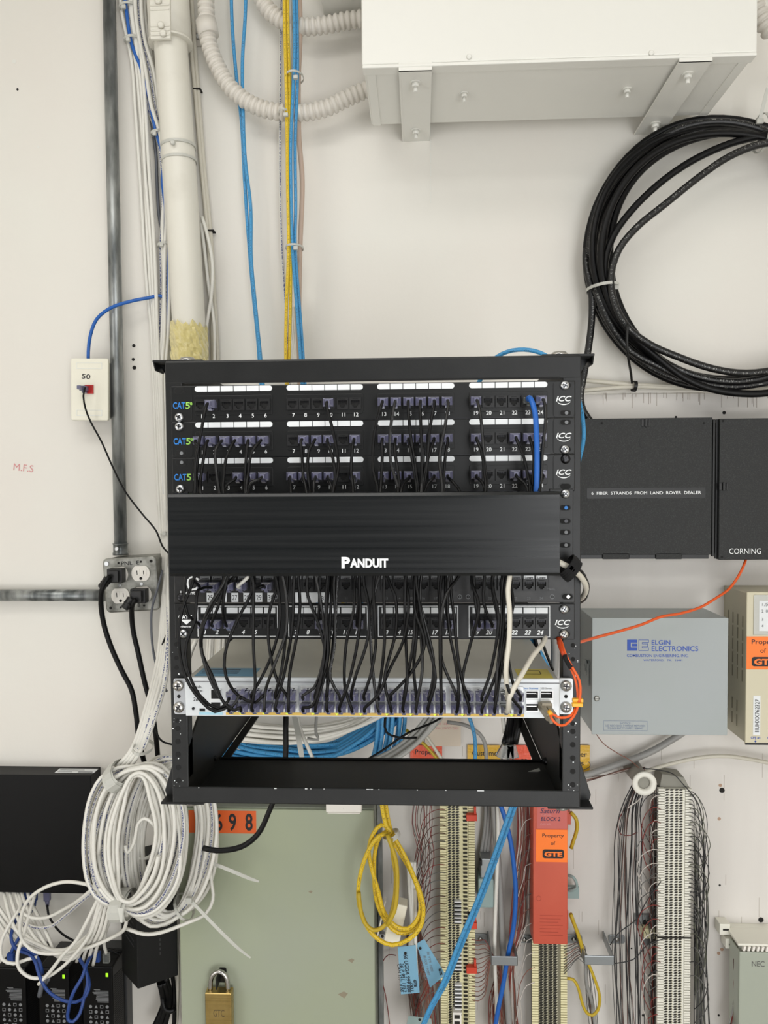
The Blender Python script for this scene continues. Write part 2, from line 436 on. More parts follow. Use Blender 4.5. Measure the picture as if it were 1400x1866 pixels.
# small box top centre-left
q = MB().pbox(577, -120, 690, -38, .10, .0); sb = thing('junction_box', 'small grey-white knockout box partly hidden behind the big white enclosure', 'junction box', (at(640, 10, .05)))
q.build('body', 'box_white', sb, bevel=.002)
p = under(632, 5, rect(577, -120, 690, -38, .10)[1])
MB().lathe((p.x, p.y, p.z+.001), (0, 0, -1), [(0, .012), (.0014, .012)], n=24).build('knockout', 'box_white', sb)
# ---------------------------------------------------------------- armoured flexible conduits
def flex(lst, off, label, r=.0152):
    P = spline(pts(lst, off), .0012); b = MB(); pitch = .0105
    b.tube(P, lambda L: r*(1-.26*abs(math.cos(PI*L/pitch))**5), 0, 16, raw=True)
    return b.build('flexible_conduit', 'flex_white', label=label, cat='conduit', group=None)
f1 = flex([(374, -60), (376, 20), (380, 75), (396, 120), (425, 165), (470, 195), (530, 206), (590, 198), (640, 175), (672, 162)], .05, 'longer ribbed flexible conduit sweeping down under the cables to the big white enclosure')
f2 = flex([(462, -50), (480, 5), (505, 32), (545, 48), (590, 46), (630, 38), (665, 34), (690, 33)], .045, 'shorter ribbed flexible conduit curving at the top centre behind the yellow cables')
f3 = flex([(1376, 10), (1392, 40), (1405, 56), (1440, 60)], .10, 'ribbed flexible conduit leaving the right side of the big white enclosure')
# clamp on the long flexible conduit
cl = thing('conduit_clamp', 'white one-hole clamp holding the long flexible conduit to the wall', 'clamp', at(362, 68, 0))
q = MB(); p0, p1 = at(375, 38, .05), at(381, 66, .05); T = p1-p0
q.tube([p0, p1], .0185, 0, 18, raw=True); q.build('saddle', 'flex_white', cl)
q = MB(); x0, z0, x1, z1 = rect(346, 58, 372, 84, .003); q.rrect(x0, z0, x1, z1, .005, -.003, 0); q.build('foot', 'flex_white', cl, bevel=.0006)
q = MB(); p = at(360, 67, .003); q.lathe(p, (0, -1, 0), [(0, .0055), (.003, .0055), (.004, .003)], n=6); q.build('screw', 'zinc', cl)
# ---------------------------------------------------------------- galvanised conduits
def straight(name, P, r, m, label, cat): return MB().tube(P, r, 0, 20, raw=True).build(name, m, label=label, cat=cat)
top = at(199, -70, .022); bot = at(220, 994, .022); top.x = (top.x+bot.x)/2-.001
straight('metal_conduit', [top, bot], .0118, 'galv', 'galvanised steel conduit running straight down the left wall to the outlet box', 'conduit')
l = at(-60, 1084, .018); r = at(194, 1086, .018); l.z = r.z = (l.z+r.z)/2
straight('metal_conduit', [l, r], .0115, 'galv', 'galvanised steel conduit running horizontally in from the left edge to the outlet box', 'conduit')
# ---------------------------------------------------------------- large white pipe
pc = [at(304, -60, .05), at(312, 90, .05), at(330, 350, .05), at(346, 620, .05), at(350, 700, .05)]
pt = thing('large_pipe', 'thick white painted pipe running down the wall behind the left end of the rack', 'pipe', pc[2])
MB().tube(pc, .0298, 0, 32).build('pipe', 'pipe_white', pt)
ca, cb_ = at(303, -60, .05), at(311, 80, .05)
q = MB().tube([ca, cb_], .0375, 0, 32, raw=True); q.build('coupling', 'pipe_white', pt)
T = (cb_-ca).normalized()
q = MB(); q.tube([cb_-T*.003, cb_+T*.0015], .0392, 0, 32, raw=True); q.build('coupling_rim', 'pipe_white', pt)
q = MB(); p = at(286, 40, .085); x0, x1 = at(274, 30, .088).x, at(311, 30, .088).x
q.box(x0, -.0905, at(0+290, 72, .088).z, x1, -.083, at(290, -40, .088).z)
for yy in (10, 18, 48, 56, 64): z = at(290, yy, .09).z; q.box(x0+.001, -.0925, z-.0015, x1-.001, -.09, z+.0015)
q.build('clamp_strap', 'pipe_white', pt, bevel=.0012)
for px, py in ((289, 3), (294, 47), (298, 62)):
    p = at(px, py, .0915); q = MB().lathe(p, (0, -1, 0), [(0, .0058), (.004, .0055), (.0055, .004)], n=14).box(p.x-.005, p.y-.0057, p.z-.0006, p.x+.005, p.y-.0052, p.z+.0006); q.build('screw', 'pipe_white', pt)
for py, px in ((262, 336-11), (290, 339-11)):
    pass
q = MB(); strap(q, at(325, 268, .05), (T.x, 0, T.z), .0302, .0302, .005, .0014, n=32); q.build('cable_tie', 'nylon', label='translucent cable tie with a round head, upper one around the thick white pipe', cat='cable tie')
q = MB(); strap(q, at(327, 294, .05), (T.x, 0, T.z), .0302, .0302, .0045, .0014, n=32); q.build('cable_tie', 'nylon', label='plain translucent cable tie, lower one around the thick white pipe', cat='cable tie')
p = at(316, 261, .082); MB().lathe(p, (0, -1, 0), [(0, .004), (.003, .005), (.006, .003)], n=12).build('tie_head', 'nylon', [o for o in C.objects if o.get('label', '').startswith('translucent cable tie with a round')][0])
# yellowed plastic wrap at the lower end of the pipe
bm = MB(); rnd = random.Random(3); a0, a1 = at(344, 594, .05), at(348, 690, .05); n = 40; kk = 14; vs = []; fs = []
for i in range(kk):
    cpt = a0.lerp(a1, i/(kk-1))
    for j in range(n):
        an = 2*PI*j/n; rr = .0312+rnd.uniform(0, .004); zz = (rnd.uniform(-.006, .006) if i == 0 else 0)
        vs.append((cpt.x+rr*math.cos(an), cpt.y+rr*math.sin(an), cpt.z+zz))
for i in range(kk-1):
    for j in range(n): fs.append((i*n+j, i*n+(j+1) % n, (i+1)*n+(j+1) % n, (i+1)*n+j))
bm.add(vs, fs, 0, False); bm.build('torn_tape', 'tape_yellow', pt, label='crumpled yellowed tape wrap')
# ---------------------------------------------------------------- cables down the left of the pipe
WC, WP = 'white_cable', 'white_cable_print'
lw = 'white network cable in the bundle hanging down the left of the thick white pipe'
lwp = 'white network cable with printed lettering in the bundle hanging left of the thick white pipe'
G1 = {WC: 'white cables left of the pipe', WP: 'printed white cables left of the pipe'}
low = [(290, 760, .05), (296, 860, .06), (302, 960, .07), (305, 1060, .08)]
for k, (dx, ph) in enumerate(((0, 0), (7, 1), (12, 2), (18, 3))):
    m_ = WC
    cable('network_cable', [(216+dx*1.5, -50), (222+dx*1.4, 20), (240+dx, 110), (247+dx+2*math.sin(ph), 200), (254+dx+3*math.sin(ph*2), 300), (262+dx, 430), (268+dx*.9, 520), (274+dx*.8+2*math.cos(ph), 600), (281+dx*.6, 720), (287+dx*.7, 860), (294+dx*.6, 980), (302-dx*.3, 1100, .06), (302-dx*.8, 1200, .1), (280-dx*.8, 1290, .16), (258-dx, 1365, .19), (236-dx*1.4, 1400, .19)], .014+.004*k, .0036, m_, lw, G1[m_])
for k, dx in enumerate((0, 5, 10, 15, 19, 24)):
    m_ = (WP, WC, WC, WP, WC, WC)[k]; s_ = math.sin(k*2.1)
    cable('network_cable', [(232+dx*1.3, -50), (236+dx*1.2, 30), (244+dx*1.1, 75), (258+dx*1.05+s_*3, 130), (268+dx+s_*3, 190), (286+dx*.6, 245), (296+dx*.5+s_*2, 320), (296+dx*.55-s_*2, 400), (293+dx*.8, 450), (294+dx*.7+s_*2, 520), (292+dx*.8, 600), (288+dx*.7, 680), (290+dx*.7, 780), (296+dx*.5, 900), (301+dx*.3, 1010), (306+dx*.1, 1120, .08), (304-dx*.4, 1230, .12), (282-dx*.6, 1310, .17), (262-dx*.7, 1365, .19)], .016+.003*((k*2) % 5), .0036, m_, {WC: lw, WP: lwp}[m_], G1[m_])
cable('network_cable', [(224, -50), (230, 15), (240, 80), (256, 122), (270, 170), (283, 235), (298, 290), (296, 330), (302, 380), (306, 440), (307, 560), (303, 650), (298, 760), (300, 900)], .024, .0032, 'royal_cable', 'blue network cable threaded through the white bundle left of the pipe')
for k, dx in enumerate((0, 6)):
    cable('network_cable', [(240+dx, -50), (246+dx, 40), (262+dx, 120), (270+dx, 180), (284+dx, 280), (286+dx, 330), (291+dx, 400), (303, 450), (306+k*2, 520), (303, 640), (299, 760), (302, 900)], .012+.004*k, .003, 'darkgrey_cable' if k == 0 else 'violet_grey', ('dark grey cable showing between the white cables left of the pipe', 'violet grey cable showing between the white cables left of the pipe')[k])
for (px, py, ra) in ((232, 12, .014), (240, 72, .013), (288, 243, .012), (301, 446, .013), (306, 972, .012)):
    q = MB(); strap(q, at(px, py, .02), (.15, 0, -1), ra, .012, .0045, .0016); o = q.build('cable_tie', 'nylon', label={12: 'clear cable tie at the very top of the white cable bundle', 72: 'clear cable tie around the bundle beside the screws of the pipe coupling', 243: 'clear cable tie around the bundle just above the tied part of the pipe', 446: 'clear cable tie around the bundle left of the middle of the white pipe', 972: 'clear cable tie around white cables beside the left edge of the long black cover'}[py], cat='cable tie')
    p = at(px-7, py, .033); MB().box(p.x-.003, p.y-.002, p.z-.0035, p.x+.004, p.y+.003, p.z+.0035).build('tie_head', 'nylon', o, bevel=.0006)
# cables right of the pipe
cable('network_cable', [(338, -50), (346, 60), (356, 170), (366, 290), (378, 420), (385, 540), (388, 640), (388, 720), (388+6, 900, .03), (388+4, 1080, .06), (388-4, 1240, .10)], .012, .0038, 'beige_cable', 'beige cable running down the wall close to the right side of the white pipe', n=10)
cable('network_cable', [(346, -50), (354, 70), (362, 170), (372, 300), (384, 425), (391, 540), (396, 640), (396, 720), (396+6, 900, .03), (396+4, 1080, .06), (396-4, 1240, .10)], .010, .0036, 'beige_cable', 'beige cable farthest right of the thick white pipe, held by small clips', n=10)
cable('network_cable', [(368, 395), (377, 425), (387, 480), (385, 540), (376, 600), (378, 660), (380, 730), (380+6, 900, .03), (380+4, 1080, .06), (380-4, 1240, .10)], .030, .0033, WC, 'white cable bowing out from behind the thick pipe just above the rack')
cable('network_cable', [(366, 405), (372, 450), (380, 520), (390, 590), (391, 660), (392, 730), (392+6, 900, .03), (392+4, 1080, .06), (392-4, 1240, .10)], .022, .0032, WC, 'white cable emerging behind the pipe and crossing the bowed white cable')
for px, py in ((360, 162), (384, 420)):
    q = MB(); p = at(px, py, .014); q.box(p.x-.008, -.016, p.z-.0012, p.x+.006, 0, p.z+.0012); q.build('cable_staple', 'hole_dark', label={162: 'tiny dark wire clip high on the beige cables', 420: 'tiny dark wire clip midway down the beige cables'}[py], cat='clip')
# blue pairs
cable('network_cable', [(421, -50), (423, 40), (430, 130), (440, 220), (446, 330), (452, 420), (460, 520), (470, 620), (478, 720), (478+25, 860, .03), (478+60, 1000, .04), (478+110, 1120, .06), (478+150, 1230, .09)], .030, .0032, 'blue_cable', 'light blue cable on the left of the pair crossing the ribbed conduit', n=10)
cable('network_cable', [(449, -50), (447, 30), (442, 110), (443, 200), (447, 290), (457, 380), (458, 470), (466, 560), (474, 640), (482, 720), (482+25, 860, .03), (482+60, 1000, .04), (482+110, 1120, .06), (482+150, 1230, .09)], .040, .0032, 'blue_cable', 'light blue cable on the right of the pair crossing the ribbed conduit', n=10)
# mixed bundle
cable('network_cable', [(514, -50), (513, 40), (512, 120), (511, 300), (514, 440), (521, 560), (526, 650), (530, 720), (530+25, 860, .03), (530+60, 1000, .04), (530+110, 1120, .06), (530+150, 1230, .09)], .030, .003, WP, 'white printed cable on the left edge of the yellow and blue bundle', n=10)
for k, dx in enumerate((0, 6)):
    cable('network_cable', [(518+dx, -50), (519+dx, 50), (521+dx, 130), (523+dx*.7, 220), (524+dx*.6, 330), (526+dx*.6, 450), (522+dx*1.2, 560), (521+dx, 650), (524, 720), (524+25, 860, .03), (524+60, 1000, .04), (524+110, 1120, .06), (524+150, 1230, .09)], .072-.004*k, .003, 'yellow_cable', ('yellow cable, left one of the two running side by side down the wall', 'yellow cable, right one of the two running side by side down the wall')[k], n=10)
cable('network_cable', [(528, -50), (530, 60), (529, 200), (530, 330), (534, 450), (541, 560), (548, 650), (552, 720), (552+25, 860, .03), (552+60, 1000, .04), (552+110, 1120, .06), (552+150, 1230, .09)], .055, .0028, WC, 'white cable squeezed between the yellow and the light blue cables')
for k, dx in enumerate((0, 5)):
    cable('network_cable', [(534+dx, -50), (537+dx, 70), (535+dx*1.4, 150), (530+dx*1.6, 260), (531+dx*1.6, 380), (533+dx, 450), (541+dx, 560), (547+dx, 640), (553+dx, 720), (553+dx+25, 860, .03), (553+dx+60, 1000, .04), (553+dx+110, 1120, .06), (553+dx+150, 1230, .09)], .070-.005*k, .003, 'blue_cable', ('light blue cable touching the yellow cables in the tied bundle', 'light blue cable touching the tan cable in the tied bundle')[k], n=10)
cable('network_cable', [(545, -50), (547, 60), (544, 150), (545, 250), (551, 330), (547, 450), (545, 560), (546, 650), (548, 720), (548+25, 860, .03), (548+60, 1000, .04), (548+110, 1120, .06), (548+150, 1230, .09)], .045, .0045, 'tan_cable', 'thick tan cable on the right of the yellow and blue bundle', n=12)
for k in range(3):
    cable('network_cable', [(528+k*4, 560), (531+k*4, 610), (537+k*2, 650), (540+k*2, 720)], .03+.004*k, .0026, WC, 'short run of white cable behind the tied yellow and blue bundle at the rack top', 'white cables behind the bundle')
for px, py, lab in ((519, 209, 'clear cable tie holding the yellow and white cables to the long ribbed conduit'), (537, 452, 'clear cable tie around the yellow, blue and tan bundle above the rack'), (537, 141, 'thin clear cable tie high on the blue and tan cables')):
    q = MB(); strap(q, at(px, py, .058), (0, 0, 1), .0155 if py != 209 else .010, .022, .0035, .0014); o = q.build('cable_tie', 'nylon', label=lab, cat='cable tie')
    p = at(px+2, py, .08); MB().box(p.x-.004, p.y-.003, p.z-.003, p.x+.004, p.y+.003, p.z+.003).build('tie_head', 'nylon', o, bevel=.0006)
# ---------------------------------------------------------------- data wall plate with red jack
a, b, c, d = rect(129, 653, 197, 766, .048)
wp = thing('wall_plate', 'ivory data outlet plate marked 50 with a red jack, beside the vertical steel conduit', 'outlet', ((a+c)/2, 0, (b+d)/2), rot=(0, math.radians(1.2), 0))
hw, hh = (c-a)/2, (d-b)/2
MB().box(-hw+.004, -.041, -hh+.006, hw-.002, 0, hh-.006).build('back_box', 'plate_box', wp, local=True, bevel=.001)
MB().rrect(-hw, -hh, hw, hh, .003, -.048, -.040).build('cover_plate', 'plate_ivory', wp, local=True, bevel=.0015)
for zz in (hh*.76, -hh*.76): MB().frame(-hw*.68, zz-.0055, hw*.68, zz+.0055, .0005, -.0486, -.048).build('label_window', 'label_white', wp, local=True)
MB().text('50', -.006, .024, .009, -.0485, ang=-.08, bold=.01, w=.016).build('handwriting', 'dark_print', wp, local=True)
q = MB().frame(-.008, -.008, .008, .008, .0025, -.051, -.048).box(-.0065, -.0495, -.0065, .0065, -.049, .0065); q.build('jack', 'jack_red', wp, local=True)
q = MB().box(-.0075, -.066, -.004, .0035, -.050, .005).box(-.0065, -.078, -.003, .001, -.066, .004).box(-.004, -.064, -.008, .002, -.052, -.004); 
tail = at(152, 709, .075)
pc_ = thing('patch_cord', 'thin black patch cord plugged into the red wall jack and hanging down behind the rack', 'cable', tail)
q.xf(Matrix.Translation(Vector((-.004, 0, 0)) + ORG[wp.name])); q.build('plug', 'boot', pc_, bevel=.0008)
MB().tube(pts([(155, 706, .076), (152, 722, .078), (156, 745, .07), (165, 768, .06), (185, 805, .055), (205, 850, .05), (228, 895, .05), (258, 935, .05), (285, 968, .06), (296, 995, .07), (320, 1020, .1)]), .0017, 0, 8).build('cord', 'cord_black', pc_)
cable('network_cable', [(161, 662, .03), (161, 640, .035), (165, 610, .04), (176, 582, .045), (200, 562, .045), (235, 550, .04), (270, 543, .03), (296, 540, .02), (305, 570, .02), (300, 640, .02)], .04, .0031, 'royal_cable', 'blue cable arching from the wall bundle over the steel conduit to the ivory outlet plate', n=10)
# ---------------------------------------------------------------- outlet box
cc = at(239, 1065, .062)
ob = thing('outlet_box', 'galvanised four-outlet box on the wall where the two steel conduits meet', 'outlet box', (cc.x, 0, cc.z), rot=(0, -math.radians(3.2), 0))
H = .0505
MB().rrect(-H+.001, -H+.001, H-.001, H-.001, .008, -.054, 0).build('box', 'galv_box', ob, local=True)
q = MB(); q.rrect(-H, -H, H, H, .009, -.0635, -.054); q.build('face_plate', 'galv_box', ob, local=True, bevel=.003)
q = MB()
for x, z, r in ((-.02, .041, .002), (.022, .041, .002), (.041, .041, .0028), (-.041, -.041, .0026), (-.022, -.041, .002), (.022, -.04, .002)): q.disc(x, z, r, -.0640, -.0635)
q.build('knockout_hole', 'hole_dark', ob, local=True)
q = MB().text('PNL  E', .002, .040, .0075, -.0642, ang=0, w=.034).text('CIR', -.012, -.0385, .007, -.0642, w=.013).text('8', .012, -.0385, .007, -.0642); q.build('handwriting', 'dark_print', ob, local=True)
for x in (-.0205, .0205):
    q = MB().lathe((x, -.0635, 0), (0, -1, 0), [(0, .0032), (.0012, .0028)], n=12).box(x-.0028, -.0651, -.0004, x+.0028, -.0646, .0004); q.build('screw', 'zinc', ob, local=True)
q = MB().lathe((-.042, -.0635, .041), (0, -1, 0), [(0, .0042), (.0015, .004)], n=12).box(-.0455, -.0654, .0406, -.0385, -.0648, .0414); q.build('screw', 'zinc', ob, local=True)
for x in (-.0205, .0205):
    for z in (.0195, -.0195):
        q = MB(); pl = []
        for k in range(32):
            an = 2*PI*k/32; pl.append((x+.0172*math.cos(an), z+max(-.0138, min(.0138, .0172*math.sin(an)))))
        q.prism(pl, -.0655, -.063); q.box(x-.0115, -.066, z-.0045, x-.001, -.0655, z+.0085).box(x+.001, -.066, z-.0045, x+.0115, -.0655, z+.0085)
        rc = q.build('receptacle', 'outlet_white', ob, local=True, bevel=.0003)
        q = MB().box(x-.0068, -.0664, z-.002, x-.0056, -.0655, z+.006).box(x+.0054, -.0664, z-.002, x+.0066, -.0655, z+.005).disc(x, z-.009, .0026, -.0664, -.0655).build('slot', 'hole_dark', rc, local=True)
q = MB().lathe(at(220, 1011, .022), (0, 0, 1), [(0, .0145), (.004, .0145), (.005, .0135), (.020, .0135), (.0205, .0145), (.022, .0145)], n=20)
cn = q.build('conduit_connector', 'galv', label='short steel set-screw connector on top of the outlet box', cat='connector')
p = at(214, 1000, .040); MB().lathe(p, (-.2, -1, 0), [(0, .004), (.003, .004), (.0035, .003)], n=12).build('screw', 'zinc', cn)
def ac_plug(pos, tilt, lst, label):
    t = thing('power_cord', label, 'power cord', pos)
    q = MB().box(-.015, -.020, -.013, .013, 0, .013).box(-.012, -.026, -.011, .008, -.020, .010)
    q.lathe((-.010, -.024, -.004), (-.55, -.35, -.8), [(0, .0085), (.010, .0075), (.012, .0088), (.014, .0068), (.018, .0078), (.022, .0062)], n=14)
    q.xf(Matrix.Rotation(tilt, 4, 'Y')); q.xf(Matrix.Translation(pos)); q.build('plug', 'plug_rubber', t, bevel=.0025)
    MB().tube(lst, .0046, 0, 12).build('cord', 'cord_black', t); return t
Rb = Matrix.Rotation(-math.radians(3.2), 4, 'Y')
pA = Vector((cc.x, 0, cc.z))+Rb @ Vector((-.0195, -.066, .0195)); pB = Vector((cc.x, 0, cc.z))+Rb @ Vector((.0205, -.066, -.0195))
ac_plug(pA, 0, pts([(200, 1050, .095), (192, 1060, .10), (186, 1074, .10), (184, 1100, .09), (190, 1140, .08), (203, 1180, .08), (222, 1222, .08), (240, 1258, .08), (248, 1300, .08), (253, 1345, .08), (266, 1400, .06), (285, 1460, .05), (300, 1500, .05)]), 'thicker black power cord plugged into the upper left outlet of the steel box')
ac_plug(pB, 0, pts([(248, 1092, .095), (242, 1100, .095), (240, 1115, .085), (243, 1150, .075), (252, 1190, .07), (263, 1240, .07), (276, 1290, .07), (284, 1340, .07), (290, 1400, .06), (300, 1450, .05)]), 'black power cord plugged into the lower right outlet of the steel box')
cable('network_cable', [(296, 1040, .05), (288, 1070, .07), (277, 1110, .08), (276, 1150, .08), (280, 1190, .08), (292, 1235, .07), (304, 1260, .06)], .06, .0023, 'darkgrey_cable', 'thin dark grey cable bowing beside the right edge of the outlet box')
cable('network_cable', [(306, 1150, .09), (290, 1190, .09), (280, 1230, .09), (276, 1270, .09), (278, 1310, .09)], .06, .0016, 'cord_black', 'thin black cord crossing behind the white cables below the outlet box')
cable('network_cable', [(284, 1330, .1), (290, 1345, .1), (300, 1353, .1), (320, 1358, .1)], .1, .0018, 'cord_black', 'short black cord curling above the white coil at the rack edge')
# ---------------------------------------------------------------- white cable coils
def coil(label, cx, cy, arange, brange, tilt, o0, o1, turns, ncab, seed, ties, r=.0034, inner=None):
    t = thing('cable_coil', label, 'cable coil', at(cx, cy, (o0+o1)/2)); rnd = random.Random(seed)
    per = turns/ncab
    for cidx in range(ncab):
        P = []; N = 20; th0 = rnd.uniform(0, 2*PI)
        s = rnd.uniform(0, 1); dpt = rnd.uniform(0, 1); jx = jy = 0
        wob = [(rnd.uniform(-1, 1), rnd.uniform(0, 6.28)) for _ in range(3)]
        tot = int(per*N)
        for k in range(tot+1):
            th = th0+2*PI*k/N; 
            if k % N == 0: tgt = rnd.uniform(0, 1); td = rnd.uniform(0, 1); ex = rnd.uniform(-7, 7); ey = rnd.uniform(-8, 8)
            f = .07; s += (tgt-s)*f*1.6; dpt += (td-dpt)*f*1.6; jx += (ex-jx)*f; jy += (ey-jy)*f
            pinch = 1
            for ta in ties: 
                dd = math.cos(th-ta); pinch = min(pinch, 1-.72*max(0, dd)**10)
            am, bm_ = sum(arange)/2, sum(brange)/2
            a = am+(arange[0]+(arange[1]-arange[0])*s-am)*pinch; b = bm_+(brange[0]+(brange[1]-brange[0])*s-bm_)*pinch
            for q, (aa, ph) in enumerate(wob): a += aa*2.2*math.sin((q+2)*th+ph)
            x, y = a*math.cos(th), b*math.sin(th)
            ct, st = math.cos(tilt), math.sin(tilt)
            off = (o0+o1)/2+((o0+(o1-o0)*dpt)-(o0+o1)/2)*(.5+.5*pinch)
            P.append(at(cx+jx*pinch+x*ct-y*st, cy+jy*pinch-(x*st+y*ct), off))
        MB().tube(P, r, 0, 8, .011, twist=rnd.uniform(-1, 1)).build('cable', WP if cidx % 3 == 1 else WC, t)
    return t
cA = coil('big oval coil of white cable tied with white tape, left below the rack', 246, 1527, (26, 98), (90, 158), -.10, .160, .230, 36, 9, 5, (PI/2-.1+.25, -PI/2-.1-.05))
cB = coil('second coil of white network cable hanging behind the lower left rack corner', 310, 1530, (44, 88), (118, 170), -.10, .115, .175, 30, 8, 9, (PI/2, -PI/2+.35))
def wrap(px, py, off, T, ra, rb, wd, m, parent, name):
    q = MB(); rnd = random.Random(px)
    for k in range(5):
        strap(q, at(px+rnd.uniform(-3, 3), py+rnd.uniform(-3, 3), off), (T[0]+rnd.uniform(-.15, .15), rnd.uniform(-.1, .1), T[1]), ra*rnd.uniform(.97, 1.06), rb*rnd.uniform(.97, 1.06), wd*rnd.uniform(.6, 1), .0008, n=14)
    q.build(name, m, parent)
wrap(218, 1412, .195, (.75, .6), .021, .034, .020, 'nylon', cA, 'tape_wrap')
wrap(224, 1650, .195, (1, .05), .021, .034, .022, 'nylon', cA, 'tape_wrap')
q = MB().add([at(214, 1654, .232), at(224, 1655, .233), at(223, 1682, .236), at(219, 1680, .236)], [(0, 1, 2, 3)]).add([at(214, 1654, .231), at(224, 1655, .232), at(223, 1682, .235), at(219, 1680, .235)], [(3, 2, 1, 0)]); q.build('tape_end', 'nylon', cA)
q = MB(); strap(q, at(261, 1362, .19), (.3, 0, 1), .014, .03, .005, .002); q.build('cable_tie', 'nylon', label='white cable tie joining the hanging cables to the top of the coil', cat='cable tie')
q = MB(); strap(q, at(336, 1652, .14), (1, 0, .8), .022, .028, .005, .002); ot = q.build('cable_tie', 'nylon', label='cable tie at the bottom right of the coil with the longest loose tail', cat='cable tie')
def tie_tail(lst, off, w=.0042, parent=None, label=None):
    P = spline(pts(lst), .01); q = MB(); n = len(P); vs = []; fs = []
    for i in range(n):
        T = (P[min(i+1, n-1)]-P[max(0, i-1)]).normalized(); s = T.cross(Vector((0, 1, 0))).normalized()*w/2*(1 if i < n*.7 else max(.35, 1-(i/n-.7)*2)); d = Vector((0, -.0007, 0))
        vs += [P[i]-s, P[i]+s, P[i]+s+d, P[i]-s+d]
    for i in range(n-1):
        for k in range(4): fs.append((i*4+k, i*4+(k+1) % 4, i*4+4+(k+1) % 4, i*4+4+k))
    q.add(vs, fs)
    return q.build('tie_tail', 'nylon', parent) if parent else q.build('cable_tie', 'nylon', label=label, cat='cable tie')
tie_tail([(345, 1638, .17), (370, 1664, .18), (405, 1700, .185), (437, 1730, .18), (457, 1745, .175)], 0, .006, ot)
p = at(345, 1640, .175); MB().box(p.x-.005, p.y-.004, p.z-.005, p.x+.005, p.y+.004, p.z+.005).build('tie_head', 'nylon', ot, bevel=.001)
tie_tail([(360, 1566, .15), (392, 1575, .16), (430, 1590, .165), (456, 1601, .16), (472, 1606, .158)], 0, .0065, label='white cable tie tail poking out right of the coil over the green cabinet')
# inner curl
cable('network_cable', [(228, 1540, .2), (232, 1555, .2), (244, 1535, .2), (252, 1500, .2), (264, 1491, .2), (278, 1500, .2), (289, 1520, .19), (288, 1545, .17), (262, 1565, .15), (240, 1560, .15)], .2, .003, WC, 'white cable end curling up in the open middle of the coil')
cable('network_cable', [(378, 1560, .13), (386, 1610, .135), (388, 1640, .14), (375, 1665, .15), (340, 1682, .17), (290, 1700, .18), (262, 1702, .18), (230, 1692, .18)], .14, .0031, WC, 'white cable looping out to the lower right of the coils across the green cabinet')
# loose white loops lower left
gl = 'loose white loops under the coil'
def loose(lst, lab, g=None, m=WC): cable('network_cable', lst, .12, .0031, m, lab, g)
loose([(185, 1625, .19), (165, 1614, .18), (145, 1609, .17), (118, 1607, .16), (80, 1618, .15), (50, 1642, .14), (37, 1680, .13), (40, 1712, .12), (62, 1733, .12), (100, 1738, .13), (150, 1730, .14), (205, 1708, .16), (228, 1690, .19), (231, 1660, .2)], 'white cable making the widest loose loop over the lower edge of the flat black box')
loose([(64, 1630, .05), (55, 1660, .08), (44, 1700, .11), (32, 1740, .13), (35, 1765, .13), (55, 1781, .13), (82, 1781, .13), (110, 1765, .14), (140, 1735, .15), (165, 1700, .16), (182, 1655, .17), (205, 1610, .17)], 'white cable looping lowest in front of the black power injectors')
loose([(70, 1794, .14), (90, 1772, .14), (115, 1740, .15), (138, 1715, .16), (158, 1680, .17), (175, 1645, .17), (200, 1600, .17)], 'white cable with a free end pointing down to the middle power injector')
for k in range(5):
    x = 6+k*11
    loose([(x, 1622, .03), (x+4, 1640, .05), (x+12+k*2, 1670, .07), (x+28+k*3, 1700+k*3, .09), (72+k*8, 1722+k*5, .1), (115+k*4, 1736+k*3, .11), (150+k*4, 1722-k*3, .13), (178+k*3, 1690-k*4, .15), (196-k*3, 1645, .16), (212, 1600, .16)], 'white cable plugged under the flat black box, swooping right to the coil', 'white cables from the flat black box')
loose([(30, 1622, .03), (38, 1650, .06), (20, 1680, .08), (3, 1715, .1), (4, 1748, .12), (25, 1756, .12), (50, 1748, .12), (68, 1744, .12)], 'white cable dropping from the flat black box to the leftmost power injector')
for k in range(3):
    loose([(-12, 1640+k*14, .05), (8, 1668+k*14, .06), (25, 1690+k*12, .08), (45, 1712+k*8, .09), (80, 1728+k*4, .1), (120, 1730, .11), (160, 1712-k*4, .13), (190, 1660, .15), (212, 1610, .16)], 'white cable entering at the lower left edge and joining the loose loops', 'white cables from the left edge')
loose([(36, 1660, .08), (58, 1672, .09), (84, 1672, .09), (118, 1656, .1), (150, 1635, .13), (190, 1600, .15)], 'thin white cable sagging just under the flat black box', None)
loose([(44, 1680, .08), (66, 1690, .09), (92, 1688, .09), (120, 1668, .1), (152, 1640, .13), (200, 1600, .15)], 'printed white cable sagging below the thin one under the flat black box', None, WP)
for k in range(4):
    loose([(200+k*8, 1590, .17), (182+k*7, 1640, .17), (167+k*8, 1690, .16), (150+k*9, 1725, .13), (140+k*10, 1752+k*2, .1)], 'white cable hanging from the coil towards the right power injector', 'white cables hanging to the injectors')
